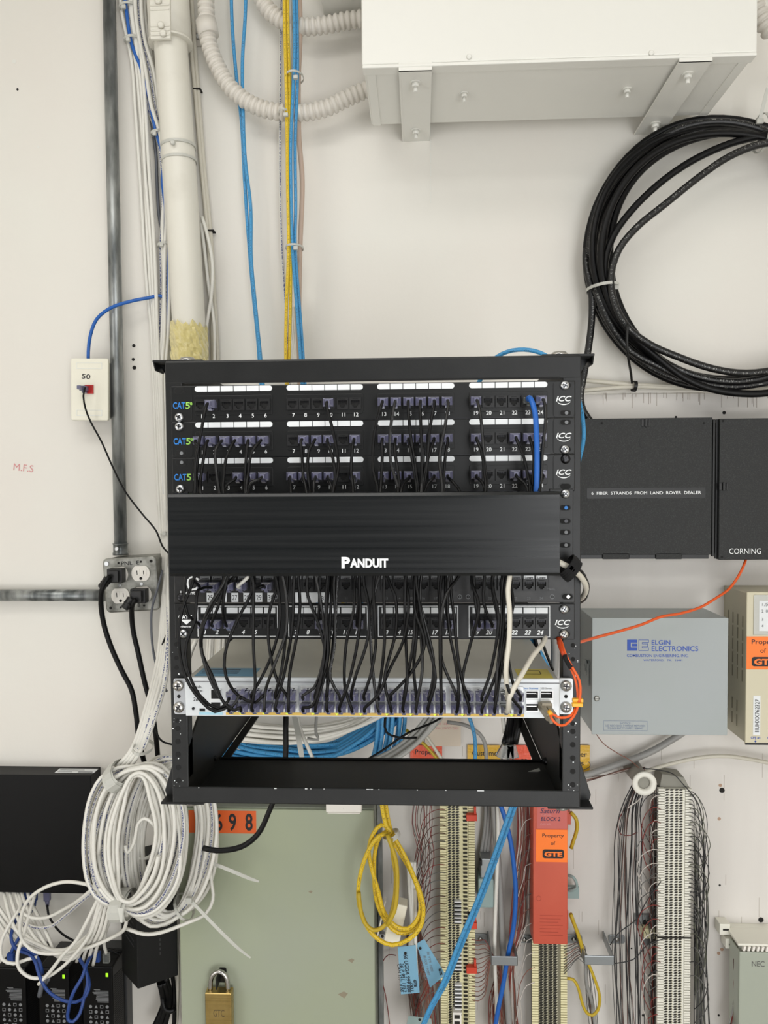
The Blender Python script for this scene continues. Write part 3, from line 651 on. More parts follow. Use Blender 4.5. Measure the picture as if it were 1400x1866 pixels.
# ---------------------------------------------------------------- rack
RO = .53                                                # rack front plane, distance off the wall
XL, XR = at(305, 930, RO).x, at(1059, 930, RO).x
XC = (at(315, 725, RO).x+at(1045, 725, RO).x)/2
ZT, ZB = at(680, 652, RO).z, at(680, 1469, RO).z
ZOT, ZOB = at(680, 694, RO).z, at(680, 1437, RO).z
IL, IR = at(343, 1380, RO).x, at(1025, 1380, RO).x
rack = thing('equipment_rack', 'black steel open wall-mount equipment rack holding the patch panels and the silver switch', 'rack', (XC, 0, ZB))
for x0, x1, s in ((XL, IL, 1), (IR, XR, -1)):
    q = MB().box(x0, -RO, ZB+.004, x1, -RO+.0028, ZT-.002)
    xo = x0 if s > 0 else x1
    q.box(xo, -RO+.0028, ZB+.004, xo+s*.0028, -RO+.045, ZT-.002); xi = x1 if s > 0 else x0
    q.box(xi, -RO+.0028, ZB+.03, xi-s*.002, -RO+.02, ZT-.03)
    rail = q.build('mounting_rail', 'rack_black', rack, bevel=.0012)
    hq = MB(); xm = (xi-s*.0125)
    z = ZOT-.006; k = 0
    for y in (1330, 1354, 1378, 1402, 1426):
        zz = at(680, y, RO).z; hq.disc(xm, zz, .0032, -RO-.0004, -RO+.001)
    for y in (1175, 1200, 1218, 1316): zz = at(680, y, RO).z; hq.disc(xm, zz, .0026, -RO-.0004, -RO+.001)
    hq.build('rail_hole', 'void', rail)
    cq = MB(); rnd = random.Random(5)
    for k in range(26):
        zz = at(680, rnd.choice([1176, 1184, 1200, 1225, 1318, 1335, 1383, 1432]), RO).z+rnd.uniform(-.004, .004); xx = xm+rnd.uniform(-.006, .006); r_ = rnd.uniform(.0003, .0010)
        cq.prism([(xx+r_*math.cos(a)*rnd.uniform(.6, 1.3), zz+r_*math.sin(a)*rnd.uniform(.6, 1.3)) for a in (0, 1, 2, 3, 4, 5)], -RO-.0003, -RO+.0002)
    cq.build('paint_chip', 'label_white', rail)
MB().box(XL, -RO-.0006, ZOT, XR, -RO+.003, ZT-.001).box(XL-.0, -RO, ZT-.003, XR, -RO+.17, ZT).build('top_crossbar', 'rack_black', rack, bevel=.0015)
q = MB(); x0, z0, x1, z1 = rect(337, 690, 1021, 697, RO); q.box(x0, -RO-.0016, (z0+z1)/2-.0010, x1, -RO-.0003, (z0+z1)/2+.0012); q.build('slot_lip', 'void', rack)
MB().box(XL, -RO-.0006, ZB+.001, XR, -RO+.003, ZOB).box(XL, -RO+.003, ZB, XR, -RO+.15, ZB+.003).box(IL, -RO+.146, ZB+.003, IR, -RO+.149, ZB+.006).build('bottom_crossbar', 'rack_black', rack, bevel=.0015)
q = MB(); rnd = random.Random(8)
for px in (362, 500, 556, 566, 590, 668, 674, 690, 760, 812, 870): 
    p = at(px, 1438, RO); q.box(p.x, -RO-.001, ZOB-.0013, p.x+rnd.choice([.001, .003, .008]), -RO+.002, ZOB-.0005)
q.build('paint_chip', 'label_white', rack)
for xs, s in ((IL, -1), (IR, 1)):
    pl = [(-RO+.002, at(680, 1366, RO).z), (-.475, -.296), (-.0, -.11), (-.0, -.392), (-RO+.002, ZB+.002)]
    side = MB().xprism(pl, xs, xs+s*.0028).build('side_plate', 'rack_inner', rack, bevel=.0006)
    MB().box(xs, -.40, -.394, xs-s*.012, -.06, -.3920).build('side_flange', 'rack_inner', side)
    q = MB(); bx = at(388 if s < 0 else 997, 1395, .40).x; q.lathe((bx, -.41, -.3825), (0, 0, 1), [(0, .0075), (.006, .0075)], n=6).lathe((bx, -.41, -.3765), (0, 0, 1), [(0, .0035), (.010, .0033)], n=10); q.build('bolt', 'dark_steel', side)
    top = MB().xprism([(-RO+.002, ZT-.004), (-.0, ZT-.004), (-.0, ZT-.11), (-.08, ZT-.11), (-.40, ZT-.03), (-RO+.002, ZT-.03)], xs, xs+s*.0028).build('side_plate', 'rack_inner', rack, bevel=.0006)
MB().box(XL+.02, -.065, ZT-.06, XR-.02, -.060, ZT-.02).build('rear_crossbar', 'rack_inner', rack)
# corner brackets
for sx, xo in ((-1, XL), (1, XR)):
    xe = xo+sx*.0165
    q = MB().box(xe, -RO+.004, ZT-.001, xo-sx*.045, -RO+.055, ZT+.002)
    q.prism([(xe, ZT+.001), (xo, ZT+.001), (xo, ZT-.030), (xo-sx*.002, ZT-.030)], -RO+.030, -RO+.033)
    q.xprism([(-RO+.004, ZT+.001), (-RO+.055, ZT+.001), (-RO+.040, ZT-.010), (-RO+.012, ZT-.010)], xe, xe-sx*.002)
    cb = q.build('corner_bracket', 'rack_black', rack, bevel=.001)
    MB().lathe((xo-sx*.022, -RO+.020, ZT+.002), (0, 0, 1), [(0, .0105), (.002, .0105), (.0045, .008), (.0055, .004)], n=18).build('carriage_bolt', 'steel', cb)
    q = MB().box(xe, -RO+.004, ZB-.003, xo-sx*.038, -RO+.055, ZB)
    q.prism([(xe, ZB-.001), (xe+sx*.002, ZB+.006), (xo, ZB+.066), (xo-sx*.003, ZB+.066), (xo-sx*.003, ZB-.001)], -RO+.026, -RO+.029)
    cb = q.build('corner_bracket', 'rack_black', rack, bevel=.001)
    MB().lathe((xo-sx*.019, -RO+.018, ZB-.003), (0, 0, -1), [(0, .0105), (.002, .0105), (.0045, .008), (.0055, .004)], n=18).build('carriage_bolt', 'steel', cb)
# ---------------------------------------------------------------- patch panels
PORTS = [367, 389, 414, 437, 460, 483, 534, 556, 579, 601, 625, 648, 699, 722, 745, 767, 790, 814, 866, 889, 913, 936, 960, 983]
PX = [at(p, 733-(p-367)*.0165, RO).x for p in PORTS]
PW = .4826/2
def zpx(y, off=RO): return at(700, y, off).z
_src = {}
def screw(parent, x, z, kind='zinc', y=-RO-.0015):
    if ('screw', kind) not in _src:
        q = MB().lathe((0, 0, 0), (0, -1, 0), [(0, .0056), (.0012, .0056), (.0028, .0045), (.0036, .002)], n=16)
        q.box(-.0032, -.0039, -.0006, .0032, -.0030, .0006, 1).box(-.0006, -.0039, -.0032, .0006, -.0030, .0032, 1)
        _src[('screw', kind)] = q.build('screw', [kind, 'dark_steel'], parent, local=True); o = _src[('screw', kind)]; o.location = Vector((x, y, z))-ORG[parent.name]; o.rotation_euler = (0, .5, 0); return o
    o = inst(_src[('screw', kind)], parent, (x, y, z), (0, random.uniform(0, 1.5), 0)); return o
def slot(parent, x, z, c='void', y=-RO-.0015):
    q = MB(); q.rrect(x-.0075, z-.0042, x+.0075, z+.0042, .0041, y-.0003, y+.0005, 0).rrect(x-.0062, z-.0030, x+.0062, z+.0030, .0029, y-.0006, y, 1)
    q.disc(x+.001, z, .0021, y-.0009, y, 2, 12)
    return q.build('mounting_slot', ['rack_black', 'void', c], parent)
def jack(parent, x, z):
    if 'jack' not in _src:
        q = MB(); Wd, y0, y1 = .0068, -.0022, 0
        for z0, z1, h in ((.0035, .0068, None), (-.0015, .0035, .0052), (-.0038, -.0015, .0032), (-.0052, -.0038, .0018), (-.0068, -.0052, None)):
            if h is None: q.box(-Wd, y0, z0, Wd, y1, z1)
            else: q.box(-Wd, y0, z0, -h, y1, z1).box(h, y0, z0, Wd, y1, z1)
        q.box(-.0056, -.0003, -.0055, .0056, .0004, .0036, 1)
        for k in range(8): q.box(-.0034+k*.00095, -.0012, .0012, -.0030+k*.00095, -.0003, .0034, 2)
        for k in range(3): q.box(-.003+k*.0022, -.0026, .0049, -.0014+k*.0022, -.0022, .0055, 1)
        o = q.build('port_jack', ['jack_black', 'void', 'dark_steel'], parent, local=True); _src['jack'] = o; o.location = Vector((x, -RO-.0018, z))-ORG[parent.name]; return o
    return inst(_src['jack'], parent, (x, -RO-.0018, z))
GRP = [(0, 6), (6, 12), (12, 18), (18, 24)]
def num_text(q, zc, h, y, skew=0, bold=.004, skip=()):
    for i in range(24):
        if i+1 in skip: continue
        q.text(str(i+1), PX[i]+.001, zc, h, y, bold=bold, shear=skew)
def icc_logo(q, x, z, y, s=1):
    q.text('ICC', x, z+.0008, .0062*s, y, bold=.02, w=.0165*s, shear=.35)
    pl = []; 
    for k in range(13):
        a = PI*(1.02+.9*k/12); pl.append((x+.0085*s*math.cos(a), z-.0005+.0062*s*math.sin(a)))
    inn = [(px*1+.0, pz+.0011*math.sin(PI*k/12)) for k, (px, pz) in enumerate(pl)][::-1]
    q.prism(pl+inn[1:-1], y, y+.0001)
def icc_panel(y_c, label, labs, scr):
    zc = zpx(y_c); t = thing('patch_panel', label, 'patch panel', (XC, -RO, zc))
    hh = .0218
    MB().box(XC-PW, -RO-.0018, zc-hh, XC+PW, -RO+.004, zc+hh).box(XC-PW+.012, -RO+.004, zc-hh+.004, XC+PW-.012, -RO+.026, zc+hh-.004).build('panel_plate', 'panel_black', t, bevel=.0012)
    q = MB()
    q.box(PX[0]-.006, -RO-.0026, zc-hh+.0006, PX[23]+.012, -RO-.0018, zc-hh+.0014); q.build('bottom_edge', 'dark_steel', t)
    for s in (-1, 1):
        xc = XC+s*(PW-.0135); q = MB(); q.rrect(xc-.0125, zc-hh+.001, xc+.0125, zc+hh-.001, .004, -RO-.0024, -RO-.0018); q.build('panel_ear', 'panel_black', t, bevel=.0004)
    zl, zj, zn = zc+.0176, zc-.0018, zc-.0148
    for a, b in GRP:
        x0, x1 = PX[a]-.0072, PX[b-1]+.0092
        q = MB().rrect(x0, zj-.0118, x1, zj+.0115, .002, -RO-.0029, -RO-.0018); bl = q.build('port_bank', 'panel_black', t, bevel=.0004)
        q = MB(); q.rrect(x0, zl-.0032, x1, zl+.0032, .0031, -RO-.0023, -RO-.0018, 0)
        for k in range(1, 6): xx = x0+(x1-x0)*k/6; q.box(xx-.0004, -RO-.0024, zl-.0032, xx+.0004, -RO-.0018, zl+.0032, 1)
        q.build('label_strip', ['label_white', 'panel_black'], t)
        for i in range(a, b): jack(t, PX[i], zj).location.y -= .001
    q = MB(); num_text(q, zn, .0048, -RO-.0031); q.build('port_number', 'white_print', t)
    xl = XC-PW+.0115
    q = MB(); q.text(labs[0], xl-.001, zc-.0015, .0078, -RO-.0027, 0, bold=.02, w=.0150).text(labs[1], xl+.0095, zc-.0015, .0080, -RO-.0027, 1, bold=.02, w=.0055)
    if labs[2]: q.text('e', xl+.0138, zc+.0012, .0050, -RO-.0033, 1, bold=.015)
    q.build('logo', ['cat_blue', 'cat_green'], t)
    q = MB(); icc_logo(q, XC+PW-.0135, zc, -RO-.0026); q.build('logo', 'white_print', t)
    for s, k1, k2 in ((-1, *scr[0]), (1, *scr[1])):
        x = XC+s*(PW-.0115)
        for k, z in ((k1, zc+.0160), (k2, zc-.0160)):
            if k == 's': slot(t, x, z, y=-RO-.0024); screw(t, x-.001, z, y=-RO-.0026)
            elif k == 'b': screw(t, x, z, 'dark_steel', y=-RO-.0024)
            elif k == 'w': slot(t, x, z, 'grey_print', y=-RO-.0024)
            else: slot(t, x, z, y=-RO-.0024)
    return t, zj
p1, ZJ1 = icc_panel(732, 'topmost black patch panel, with a bright blue cable in its port 23', ('CAT', '5', 'e'), (('e', 's'), ('s', 'w')))
p2, ZJ2 = icc_panel(798, 'black patch panel between the two others with blue and green lettering', ('CAT', '5', 'e'), (('s', 'w'), ('w', 's')))
p3, ZJ3 = icc_panel(864, 'black patch panel with blue and green lettering directly above the wide duct cover', ('CAT', '5', ''), (('w', 's'), ('b', 'e')))
# panel with white outlines (below the duct)
zc4 = zpx(1132); t = p4 = thing('patch_panel', 'lowest black patch panel with white outlined port groups, directly above the silver switch', 'patch panel', (XC, -RO, zc4))
MB().box(XC-PW, -RO-.0018, zc4-.0215, XC+PW, -RO+.004, zc4+.0215).box(XC-PW+.012, -RO+.004, zc4-.018, XC+PW-.012, -RO+.026, zc4+.018).build('panel_plate', 'panel_black', t, bevel=.001)
ZJ4 = zpx(1134); zl = zpx(1112); zn = zpx(1151)
for a, b in GRP:
    x0, x1 = PX[a]-.0085, PX[b-1]+.0125
    q = MB().frame(x0, zc4-.0185, x1, zc4+.0190, .0008, -RO-.0023, -RO-.0018); q.build('white_outline', 'white_print', t)
    q = MB().box(x0+.003, -RO-.0028, ZJ4-.0078, x1-.003, -RO-.0018, ZJ4+.0085); q.build('port_bank', 'jack_black', t, bevel=.0003)
    q = MB()
    for i in range(a, b): q.box(PX[i]-.0060+.002, -RO-.0026, zl-.0034, PX[i]+.0076+.002, -RO-.0018, zl+.0034)
    q.build('label_strip', 'label_white', t)
    q = MB()
    for i in range(a, min(b, 20)): q.text(str(3100+i*1), PX[i]+.0028, zl, .0026, -RO-.0028)
    for i in range(a, b): jack(t, PX[i]+.002, ZJ4).location.y -= .0009
q = MB(); num_text(q, zn, .0052, -RO-.0025, skew=.25, bold=.025); q.build('port_number', 'white_print', t)
xl = XC-PW+.0125
q = MB().text('CAT 5', xl+.001, zc4+.0055, .0048, -RO-.0024, bold=.03, w=.017).prism([(xl-.005, zc4+.0020), (xl+.009, zc4+.0020), (xl+.0022, zc4-.0040)], -RO-.0024, -RO-.0018).text('enhanced', xl+.001, zc4-.0062, .0024, -RO-.0024, bold=.02, w=.016, shear=.2)
q.build('logo', 'white_print', t)
q = MB(); icc_logo(q, XC+PW-.0145, zc4-.0015, -RO-.0024); q.build('logo', 'white_print', t)
slot(t, XC-PW+.011, zc4+.0150, y=-RO-.0019); slot(t, XC-PW+.011, zc4-.0150, y=-RO-.0019); screw(t, XC-PW+.011, zc4-.0150, y=-RO-.0021)
slot(t, XC+PW-.012, zc4+.0150, y=-RO-.0019); screw(t, XC+PW-.013, zc4+.0150, y=-RO-.0021); slot(t, XC+PW-.012, zc4-.0150, 'steel', y=-RO-.0019); screw(t, XC+PW-.013, zc4-.0150, 'steel', y=-RO-.0019)
# panel half hidden under the duct
zc5 = zpx(1066); t = p5 = thing('patch_panel', 'worn grey-black patch panel half hidden beneath the wide duct cover, with white number stickers', 'patch panel', (XC, -RO, zc5))
MB().box(XC-PW, -RO-.0018, zc5-.0212, XC+PW+.0, -RO+.004, zc5+.0215).box(XC-PW+.012, -RO+.004, zc5-.018, XC+PW-.012, -RO+.026, zc5+.018).build('panel_plate', 'lucent_black', t, bevel=.001)
ZJ5 = zpx(1062); zn5 = zpx(1088)
for a, b in GRP:
    x0, x1 = PX[a]-.0085, PX[b-1]+.0115; x0 += .002; 
    MB().frame(x0, ZJ5-.0100, x1, ZJ5+.0110, .0008, -RO-.0024, -RO-.0018).box(x0, -RO-.0020, ZJ5-.01, x1, -RO-.0018, ZJ5+.011).build('port_bank', 'jack_black', t)
    for i in range(a, b):
        j = jack(t, PX[i]+.002, ZJ5-.002); j.location.y -= .0012
        q = MB().box(PX[i]-.0040, -RO-.0042, ZJ5+.0040, PX[i]+.0082, -RO-.003, ZJ5+.0090, 0).text('Lucent', PX[i]+.0021, ZJ5+.0065, .0026, -RO-.0043, 1, bold=.04, w=.0098); q.build('jack_label', ['grey_print' if i < 22 else 'label_white', 'dark_print'], t)
q = MB()
for i, s_ in ((0, '25'), (2, '27'), (3, '28'), (4, '29'), (5, '30')):
    xx = PX[i]+.0075-.001*i*.6; q.box(xx-.0042, -RO-.0024, zn5-.0056, xx+.0042, -RO-.0018, zn5+.0056, 0).text(s_, xx, zn5, .0066, -RO-.0026, 1, w=.0062, bold=.005)
xx = PX[1]+.010; q.box(xx-.003, -RO-.0024, zn5-.0056, xx+.003, -RO-.0018, zn5+.0056, 0)
for i, s_ in ((6, '31'), (7, '32'), (8, '33')):
    xx = PX[i]+.0065-.001*(i-6); q.box(xx-.0062, -RO-.0024, zn5-.0060, xx+.0078, -RO-.0018, zn5+.0060, 0)
    if i == 8: q.text('33', xx+.001, zn5-.001, .0052, -RO-.0026, 1, bold=.01)
q.build('number_sticker', ['label_white', 'dark_print'], t)
q = MB()
for i in list(range(10, 12))+list(range(12, 24)): q.text(str(i+1), PX[i]+.002, zn5-.001, .0030, -RO-.0022)
q.build('port_number', 'grey_print', t)
xl = XC-PW+.014
q = MB().text('Lucent', xl+.003, zpx(1079), .0046, -RO-.0023, bold=.02, w=.018)
for k in range(40):
    a0, a1 = 2*PI*k/40, 2*PI*(k+1)/40; ra = .0088+.0006*math.sin(5*a0); rb = .0064+.0005*math.cos(3*a0); cx, cz = xl+.010, zpx(1062)
    q.prism([(cx+ra*math.cos(a0), cz+ra*math.sin(a0)), (cx+ra*math.cos(a1), cz+ra*math.sin(a1)), (cx+rb*math.cos(a1), cz+rb*math.sin(a1)), (cx+rb*math.cos(a0), cz+rb*math.sin(a0))], -RO-.0023, -RO-.0018)
q.build('logo', 'white_print', t)
q = MB().text('PANEL', XC+PW-.028, zpx(1073), .0030, -RO-.0021, w=.010); q.build('lettering', 'grey_print', t)
for px in (503, 838, 853, 1006):
    p = at(px, 1087, RO); q = MB().disc(p.x, p.z, .0028, -RO-.0022, -RO-.0018, 0, 14).disc(p.x, p.z, .0018, -RO-.0025, -RO-.0018, 1, 14).disc(p.x, p.z, .0008, -RO-.0027, -RO-.0018, 0, 8); q.build('rivet', ['grey_print', 'void'], t)
screw(t, XC-PW+.009, zn5, 'dark_steel', y=-RO-.0018); slot(t, XC+PW-.009, zpx(1087), 'steel', y=-RO-.0018)
# ---------------------------------------------------------------- horizontal cable duct with snap-on cover
CO = .605
a, b, c, d = rect(307, 898, 1021, 1050, CO); zc = (b+d)/2
duct = thing('cable_duct', 'wide black cable management duct across the middle of the rack with a snap-on cover', 'cable duct', (XC, -RO, zc))
# cover: front with rolled top and bottom edges
pl = [(-CO+.010, d+.0005), (-CO+.002, d), (-CO, d-.0035), (-CO, b+.0035), (-CO+.002, b), (-CO+.010, b-.0005), (-CO+.010, b+.0012), (-CO+.0032, b+.0018), (-CO+.002, b+.0045), (-CO+.002, d-.0045), (-CO+.0032, d-.0018), (-CO+.010, d-.0012)]
cov = MB().xprism(pl, a, c).build('cover', 'cover_black', duct, bevel=.0004)
q = MB()
for zz in (d-.0095, d-.0075, b+.0068, b+.0085): q.box(a+.001, -CO-.0003, zz-.0004, c-.001, -CO+.0002, zz+.0004)
q.build('groove', 'cover_black', cov)
x0, z0, x1, z1 = rect(623, 1015, 708, 1034, CO); zb_ = z0+.0005
q = MB().text('P', x0+.0045, (z0+z1)/2, .0118, -CO-.0004, bold=.05, w=.0095).text('ANDUIT', (x0+.009+x1)/2, (z0+z1)/2-.0006, .0095, -CO-.0004, bold=.045, w=x1-x0-.0095); q.build('logo', 'white_print', cov)
q = MB().box(XC-PW+.004, -RO-.012, b+.012, XC+PW-.022, -RO-.0102, d-.012); q.build('base_channel', 'rack_inner', duct)
fq = None
for zz, s in ((b+.006, 1), (d-.006, -1)):
    for k in range(22):
        xx = a+.014+k*(c-a-.028)/21
        if fq is None: fq = MB().box(-.0025, -.0445, -.0011, .0025, .0, .0011).build('duct_finger', 'rack_inner', duct, local=True); fq.location = Vector((xx, -RO-.0102, zz))-ORG[duct.name]
        else: inst(fq, duct, (xx, -RO-.0102, zz))
q = MB(); ex0, ex1 = at(1019, 960, RO).x, at(1044, 960, RO).x; q.box(ex0-.012, -RO-.0035, zpx(1030), ex1, -RO-.001, zpx(893)).build('mounting_ear', 'panel_black', duct, bevel=.0008); q = MB()
q.box(XC-PW, -RO-.0035, zpx(1030), XC-PW+.02, -RO-.001, zpx(893)); q.build('mounting_ear', 'panel_black', duct, bevel=.0008)
screw(duct, (ex0+ex1)/2-.0015, zpx(902), y=-RO-.0035)
for yy, cc_ in ((927, 'cat_blue'), (951, 'dark_steel'), (971, 'grey_print'), (994, 'grey_print')): slot(duct, (ex0+ex1)/2-.0015, zpx(yy), cc_, y=-RO-.0035)
# ---------------------------------------------------------------- network switch
SO = .547
a, b, c, d = rect(338, 1236, 1020, 1307, SO)
sw = thing('network_switch', 'silver 48-port network switch bolted into the lower part of the rack', 'network switch', ((a+c)/2, -SO, b))
MB().box(a+.001, -SO+.003, b+.001, c-.001, -SO+.27, d-.001).build('chassis', 'switch_top', sw, bevel=.0012)
MB().box(a, -SO, b, c, -SO+.004, d).build('front_panel', 'switch_silver', sw, bevel=.0008)
q = MB().box(a, -SO-.0006, zpx(1243.5, SO)-.0005, c, -SO, zpx(1243.5, SO)+.0005); q.build('panel_groove', 'grey_print', sw)
for s, e0, e1 in ((-1, 318, 341), (1, 1018, 1044)):
    x0, z0, x1, z1 = rect(e0, 1235, e1, 1301, RO+.003)
    q = MB().rrect(x0, z0, x1, z1, .003, -RO-.0055, -RO-.0025); q.box(a if s < 0 else c, -SO+.004, z0+.004, (a if s < 0 else c)+s*.0012, -RO+.06, z1-.002)
    ear = q.build('rack_ear', 'zinc' if s < 0 else 'switch_silver', sw, bevel=.0008)
    xm = (x0+x1)/2-(.0015 if s < 0 else 0)
    screw(sw, xm, z1-.009, 'steel', y=-RO-.0055).scale = (1.2, 1.2, 1.2); screw(sw, xm, z0+.009, 'steel', y=-RO-.0055).scale = (1.2, 1.2, 1.2)
    MB().disc(xm, (z0+z1)/2, .0022, -RO-.0058, -RO-.005).build('ear_hole', 'void', ear)
# ports: 24 columns x 2 rows
SCOL = [423, 445, 466, 487, 507, 530, 556, 578, 600, 622, 644, 666, 692, 713, 738, 759, 780, 803, 831, 851, 876, 896, 919, 945]
SX = [at(p, 1278, SO+.012).x for p in SCOL]
# true ports are evenly spaced inside each group
for g in range(4):
    x0, x1 = SX[g*6], SX[g*6+5]
    for k in range(6): SX[g*6+k] = x0+(x1-x0)*k/5
ZU, ZD = zpx(1267, SO+.01), zpx(1289, SO+.01)
for g in range(4):
    q = MB().box(SX[g*6]-.0072, -SO-.0016, ZD-.0072, SX[g*6+5]+.0072, -SO, ZU+.0085); q.build('port_bank', 'port_shell', sw, bevel=.0004)
src = None
for k in range(24):
    for z, s in ((ZU, 1), (ZD, -1)):
        if src is None:
            q = MB().box(-.0056, -.0004, -.0040, .0056, 0, .0040, 0).box(-.003, -.0004, .0040, .003, 0, .0055, 0).frame(-.0062, -.0046, .0062, .0046, .0006, -.0012, 0, 1)
            src = q.build('port_jack', ['void', 'port_shell'], sw, local=True); src.location = Vector((SX[k], -SO-.0018, z))-ORG[sw.name]
        else: inst(src, sw, (SX[k], -SO-.0018, z), (0, 0 if s > 0 else PI, 0))
zs = zpx(1302, SO)
q = MB(); x0 = at(412, 1302, SO).x; x1 = at(955, 1302, SO).x
q.box(x0, -SO-.0005, zs-.0017, x1, -SO, zs+.0017); st = q.build('port_strip', 'amber_strip', sw)
q = MB().box(at(363, 1302, SO).x, -SO-.0005, zs-.0017, at(406, 1302, SO).x, -SO, zs+.0017); q.build('port_strip', 'pale_blue', sw, label='pale blue strip')
for k in range(1, 24, 2):
    xx = SX[k]-.0065
    MB().prism([(xx-.0022, zs+.0013), (xx+.0022, zs+.0013), (xx, zs-.0013)], -SO-.0008, -SO-.0005).build('status_light', 'lime', st)
q = MB()
for k in range(0, 24, 2): q.text(str(2*k+1), SX[k]+.010, zs, .0020, -SO-.0007)
q.build('port_number', 'dark_print', st)
# front-left controls
q = MB()
def px_box(q, x0, y0, x1, y1, off, t, m=0): A = rect(x0, y0, x1, y1, off); q.box(A[0], -off-t, A[1], A[2], -off, A[3], m)
px_box(q, 383, 1255, 404, 1297, SO, .0012); q.build('console_block', 'port_shell', sw, bevel=.0003)
q = MB(); px_box(q, 385, 1257, 402, 1273, SO+.0012, .0003); px_box(q, 385, 1280, 402, 1294, SO+.0012, .0003); px_box(q, 364, 1291, 374, 1296, SO, .0006); q.build('console_port', 'void', sw)
p = at(352.5, 1291, SO); q = MB().lathe((p.x, -SO, p.z), (0, -1, 0), [(0, .0017), (.0012, .0017)], n=12); q.build('reset_button', 'dark_steel', sw)
q = MB(); p = at(361, 1258, SO); q.text('cisco', p.x, p.z, .0030, -SO-.0003, bold=.02, w=.011)
for k, h in enumerate((.0012, .0022, .0032, .0018, .0032, .0022, .0012)): q.box(p.x-.0050+k*.0016, -SO-.0003, p.z+.0028, p.x-.0044+k*.0016, -SO, p.z+.0028+h)
p = at(357, 1274, SO); q.text('26', p.x, p.z, .0046, -SO-.0003, shear=.15, bold=.01); q.build('lettering', 'dark_print', sw)
q = MB(); p = at(983, 1254, SO); q.text('Cisco Business', p.x-.0105, p.z, .0021, -SO-.0003, 0, bold=.01, w=.0185).text('350 Series', p.x+.0080, p.z, .0021, -SO-.0003, 1, bold=.01, w=.0130); q.build('lettering', ['cat_blue', 'grey_print'], sw)
for sx0, sx1 in ((958, 982), (985, 1008.5)):
    for sy0, sy1 in ((1258, 1274), (1281, 1297)):
        q = MB(); px_box(q, sx0, sy0, sx1, sy1, SO, .0012, 0); px_box(q, sx0+1.5, sy0+2, sx1-1.5, sy1-2, SO+.0012, .0003, 1); px_box(q, sx0+2, sy0+5, sx1-4, sy0+6.5, SO+.0015, .0003, 2); q.build('fiber_port', ['port_shell', 'void', 'steel'], sw)
q = MB(); px_box(q, 958, 1274.5, 982, 1280.5, SO, .0014); px_box(q, 985, 1274.5, 1008.5, 1280.5, SO, .0014); q.build('port_divider', 'port_shell', sw)
# stickers on top of the switch
def topq(pl, z):
    out = []
    for px, py in pl:
        dd = at(px, py, 0)-CAM; out.append(CAM+dd*((z-CAM.z)/dd.z))
    return out
zt = d-.001
def flatbox(q, px0, y0, px1, y1, z, t=.0003, m=0): q.box(px0, y0, z, px1, y1, z+t, m); return q
A = topq([(354, 1232), (463, 1232), (488, 1224), (368, 1224)], zt)
q = MB().box(A[0].x, A[0].y, zt, A[1].x, A[0].y+.040, zt+.0003, 0); xx = A[1].x
for i in range(9):
    for j in range(9):
        if random.random() < .0: q.box(0, 0, 0, 0, 0, 0)
q.build('sticker', 'sticker_blue', sw, label='blue sticker')
q = MB(); yy = A[0].y+.012
for i in range(4): q.box(A[0].x+.004, yy+i*.006, zt+.0003, A[0].x+.05, yy+i*.006+.0015, zt+.0005)
q.build('sticker_text', 'dark_print', sw)
A = topq([(947, 1238), (1010, 1238)], zt)
q = MB().box(A[0].x, A[0].y+.004, zt, A[1].x, A[0].y+.050, zt+.0003); q.build('sticker', 'sticker_yellow', sw, label='yellow sticker')
q = MB(); y0 = A[0].y+.024; q.box(A[0].x+.008, y0, zt+.0003, A[0].x+.009, y0+.018, zt+.0005).box(A[1].x-.012, y0, zt+.0003, A[1].x-.011, y0+.018, zt+.0005).box(A[0].x+.008, y0, zt+.0003, A[1].x-.011, y0+.001, zt+.0005).box(A[0].x+.008, y0+.017, zt+.0003, A[1].x-.011, y0+.018, zt+.0005).text('', 0, 0, .01, 0); q.build('sticker_text', 'dark_print', sw)
# ---------------------------------------------------------------- plugs and cords
def plug_src():
    q = MB().box(-.0055, -.0105, -.0040, .0055, .001, .0040)
    b0 = len(q.v)
    vs = []
    for y, hx, hz in ((-.0105, .0062, .0050), (-.0150, .0060, .0048), (-.0190, .0040, .0036), (-.0235, .0026, .0026)):
        vs += [(-hx, y, -hz), (hx, y, -hz), (hx, y, hz), (-hx, y, hz)]
    fs = [(0, 1, 2, 3), (15, 14, 13, 12)]
    for i in range(3):
        for k in range(4): fs.append((i*4+(k+1) % 4, i*4+k, i*4+4+k, i*4+4+(k+1) % 4))
    q.add(vs, fs, 0)
    # latch cover curling below
    pl = [(-.0195, -.0036), (-.0160, -.0062), (-.0120, -.0078), (-.0060, -.0072), (-.0010, -.0048), (-.0010, -.0040), (-.0058, -.0056), (-.0115, -.0062), (-.0150, -.0050), (-.0180, -.0034)]
    q.xprism(pl, -.0022, .0022)
    return q
_pl = {}
def plug(parent, pos, up=False, m='boot', yaw=0):
    if m not in _pl:
        _pl[m] = plug_src().build('plug', m, parent, local=True, bevel=.0009); o = _pl[m]
    else: o = inst(_pl[m], parent, (0, 0, 0))
    o.location = Vector(pos)-ORG[parent.name]; o.rotation_euler = (0, PI if up else 0, yaw); return o
ZJ = {1: ZJ1, 2: ZJ2, 3: ZJ3}
PN = {1: 'top patch panel', 2: 'second patch panel', 3: 'third patch panel'}
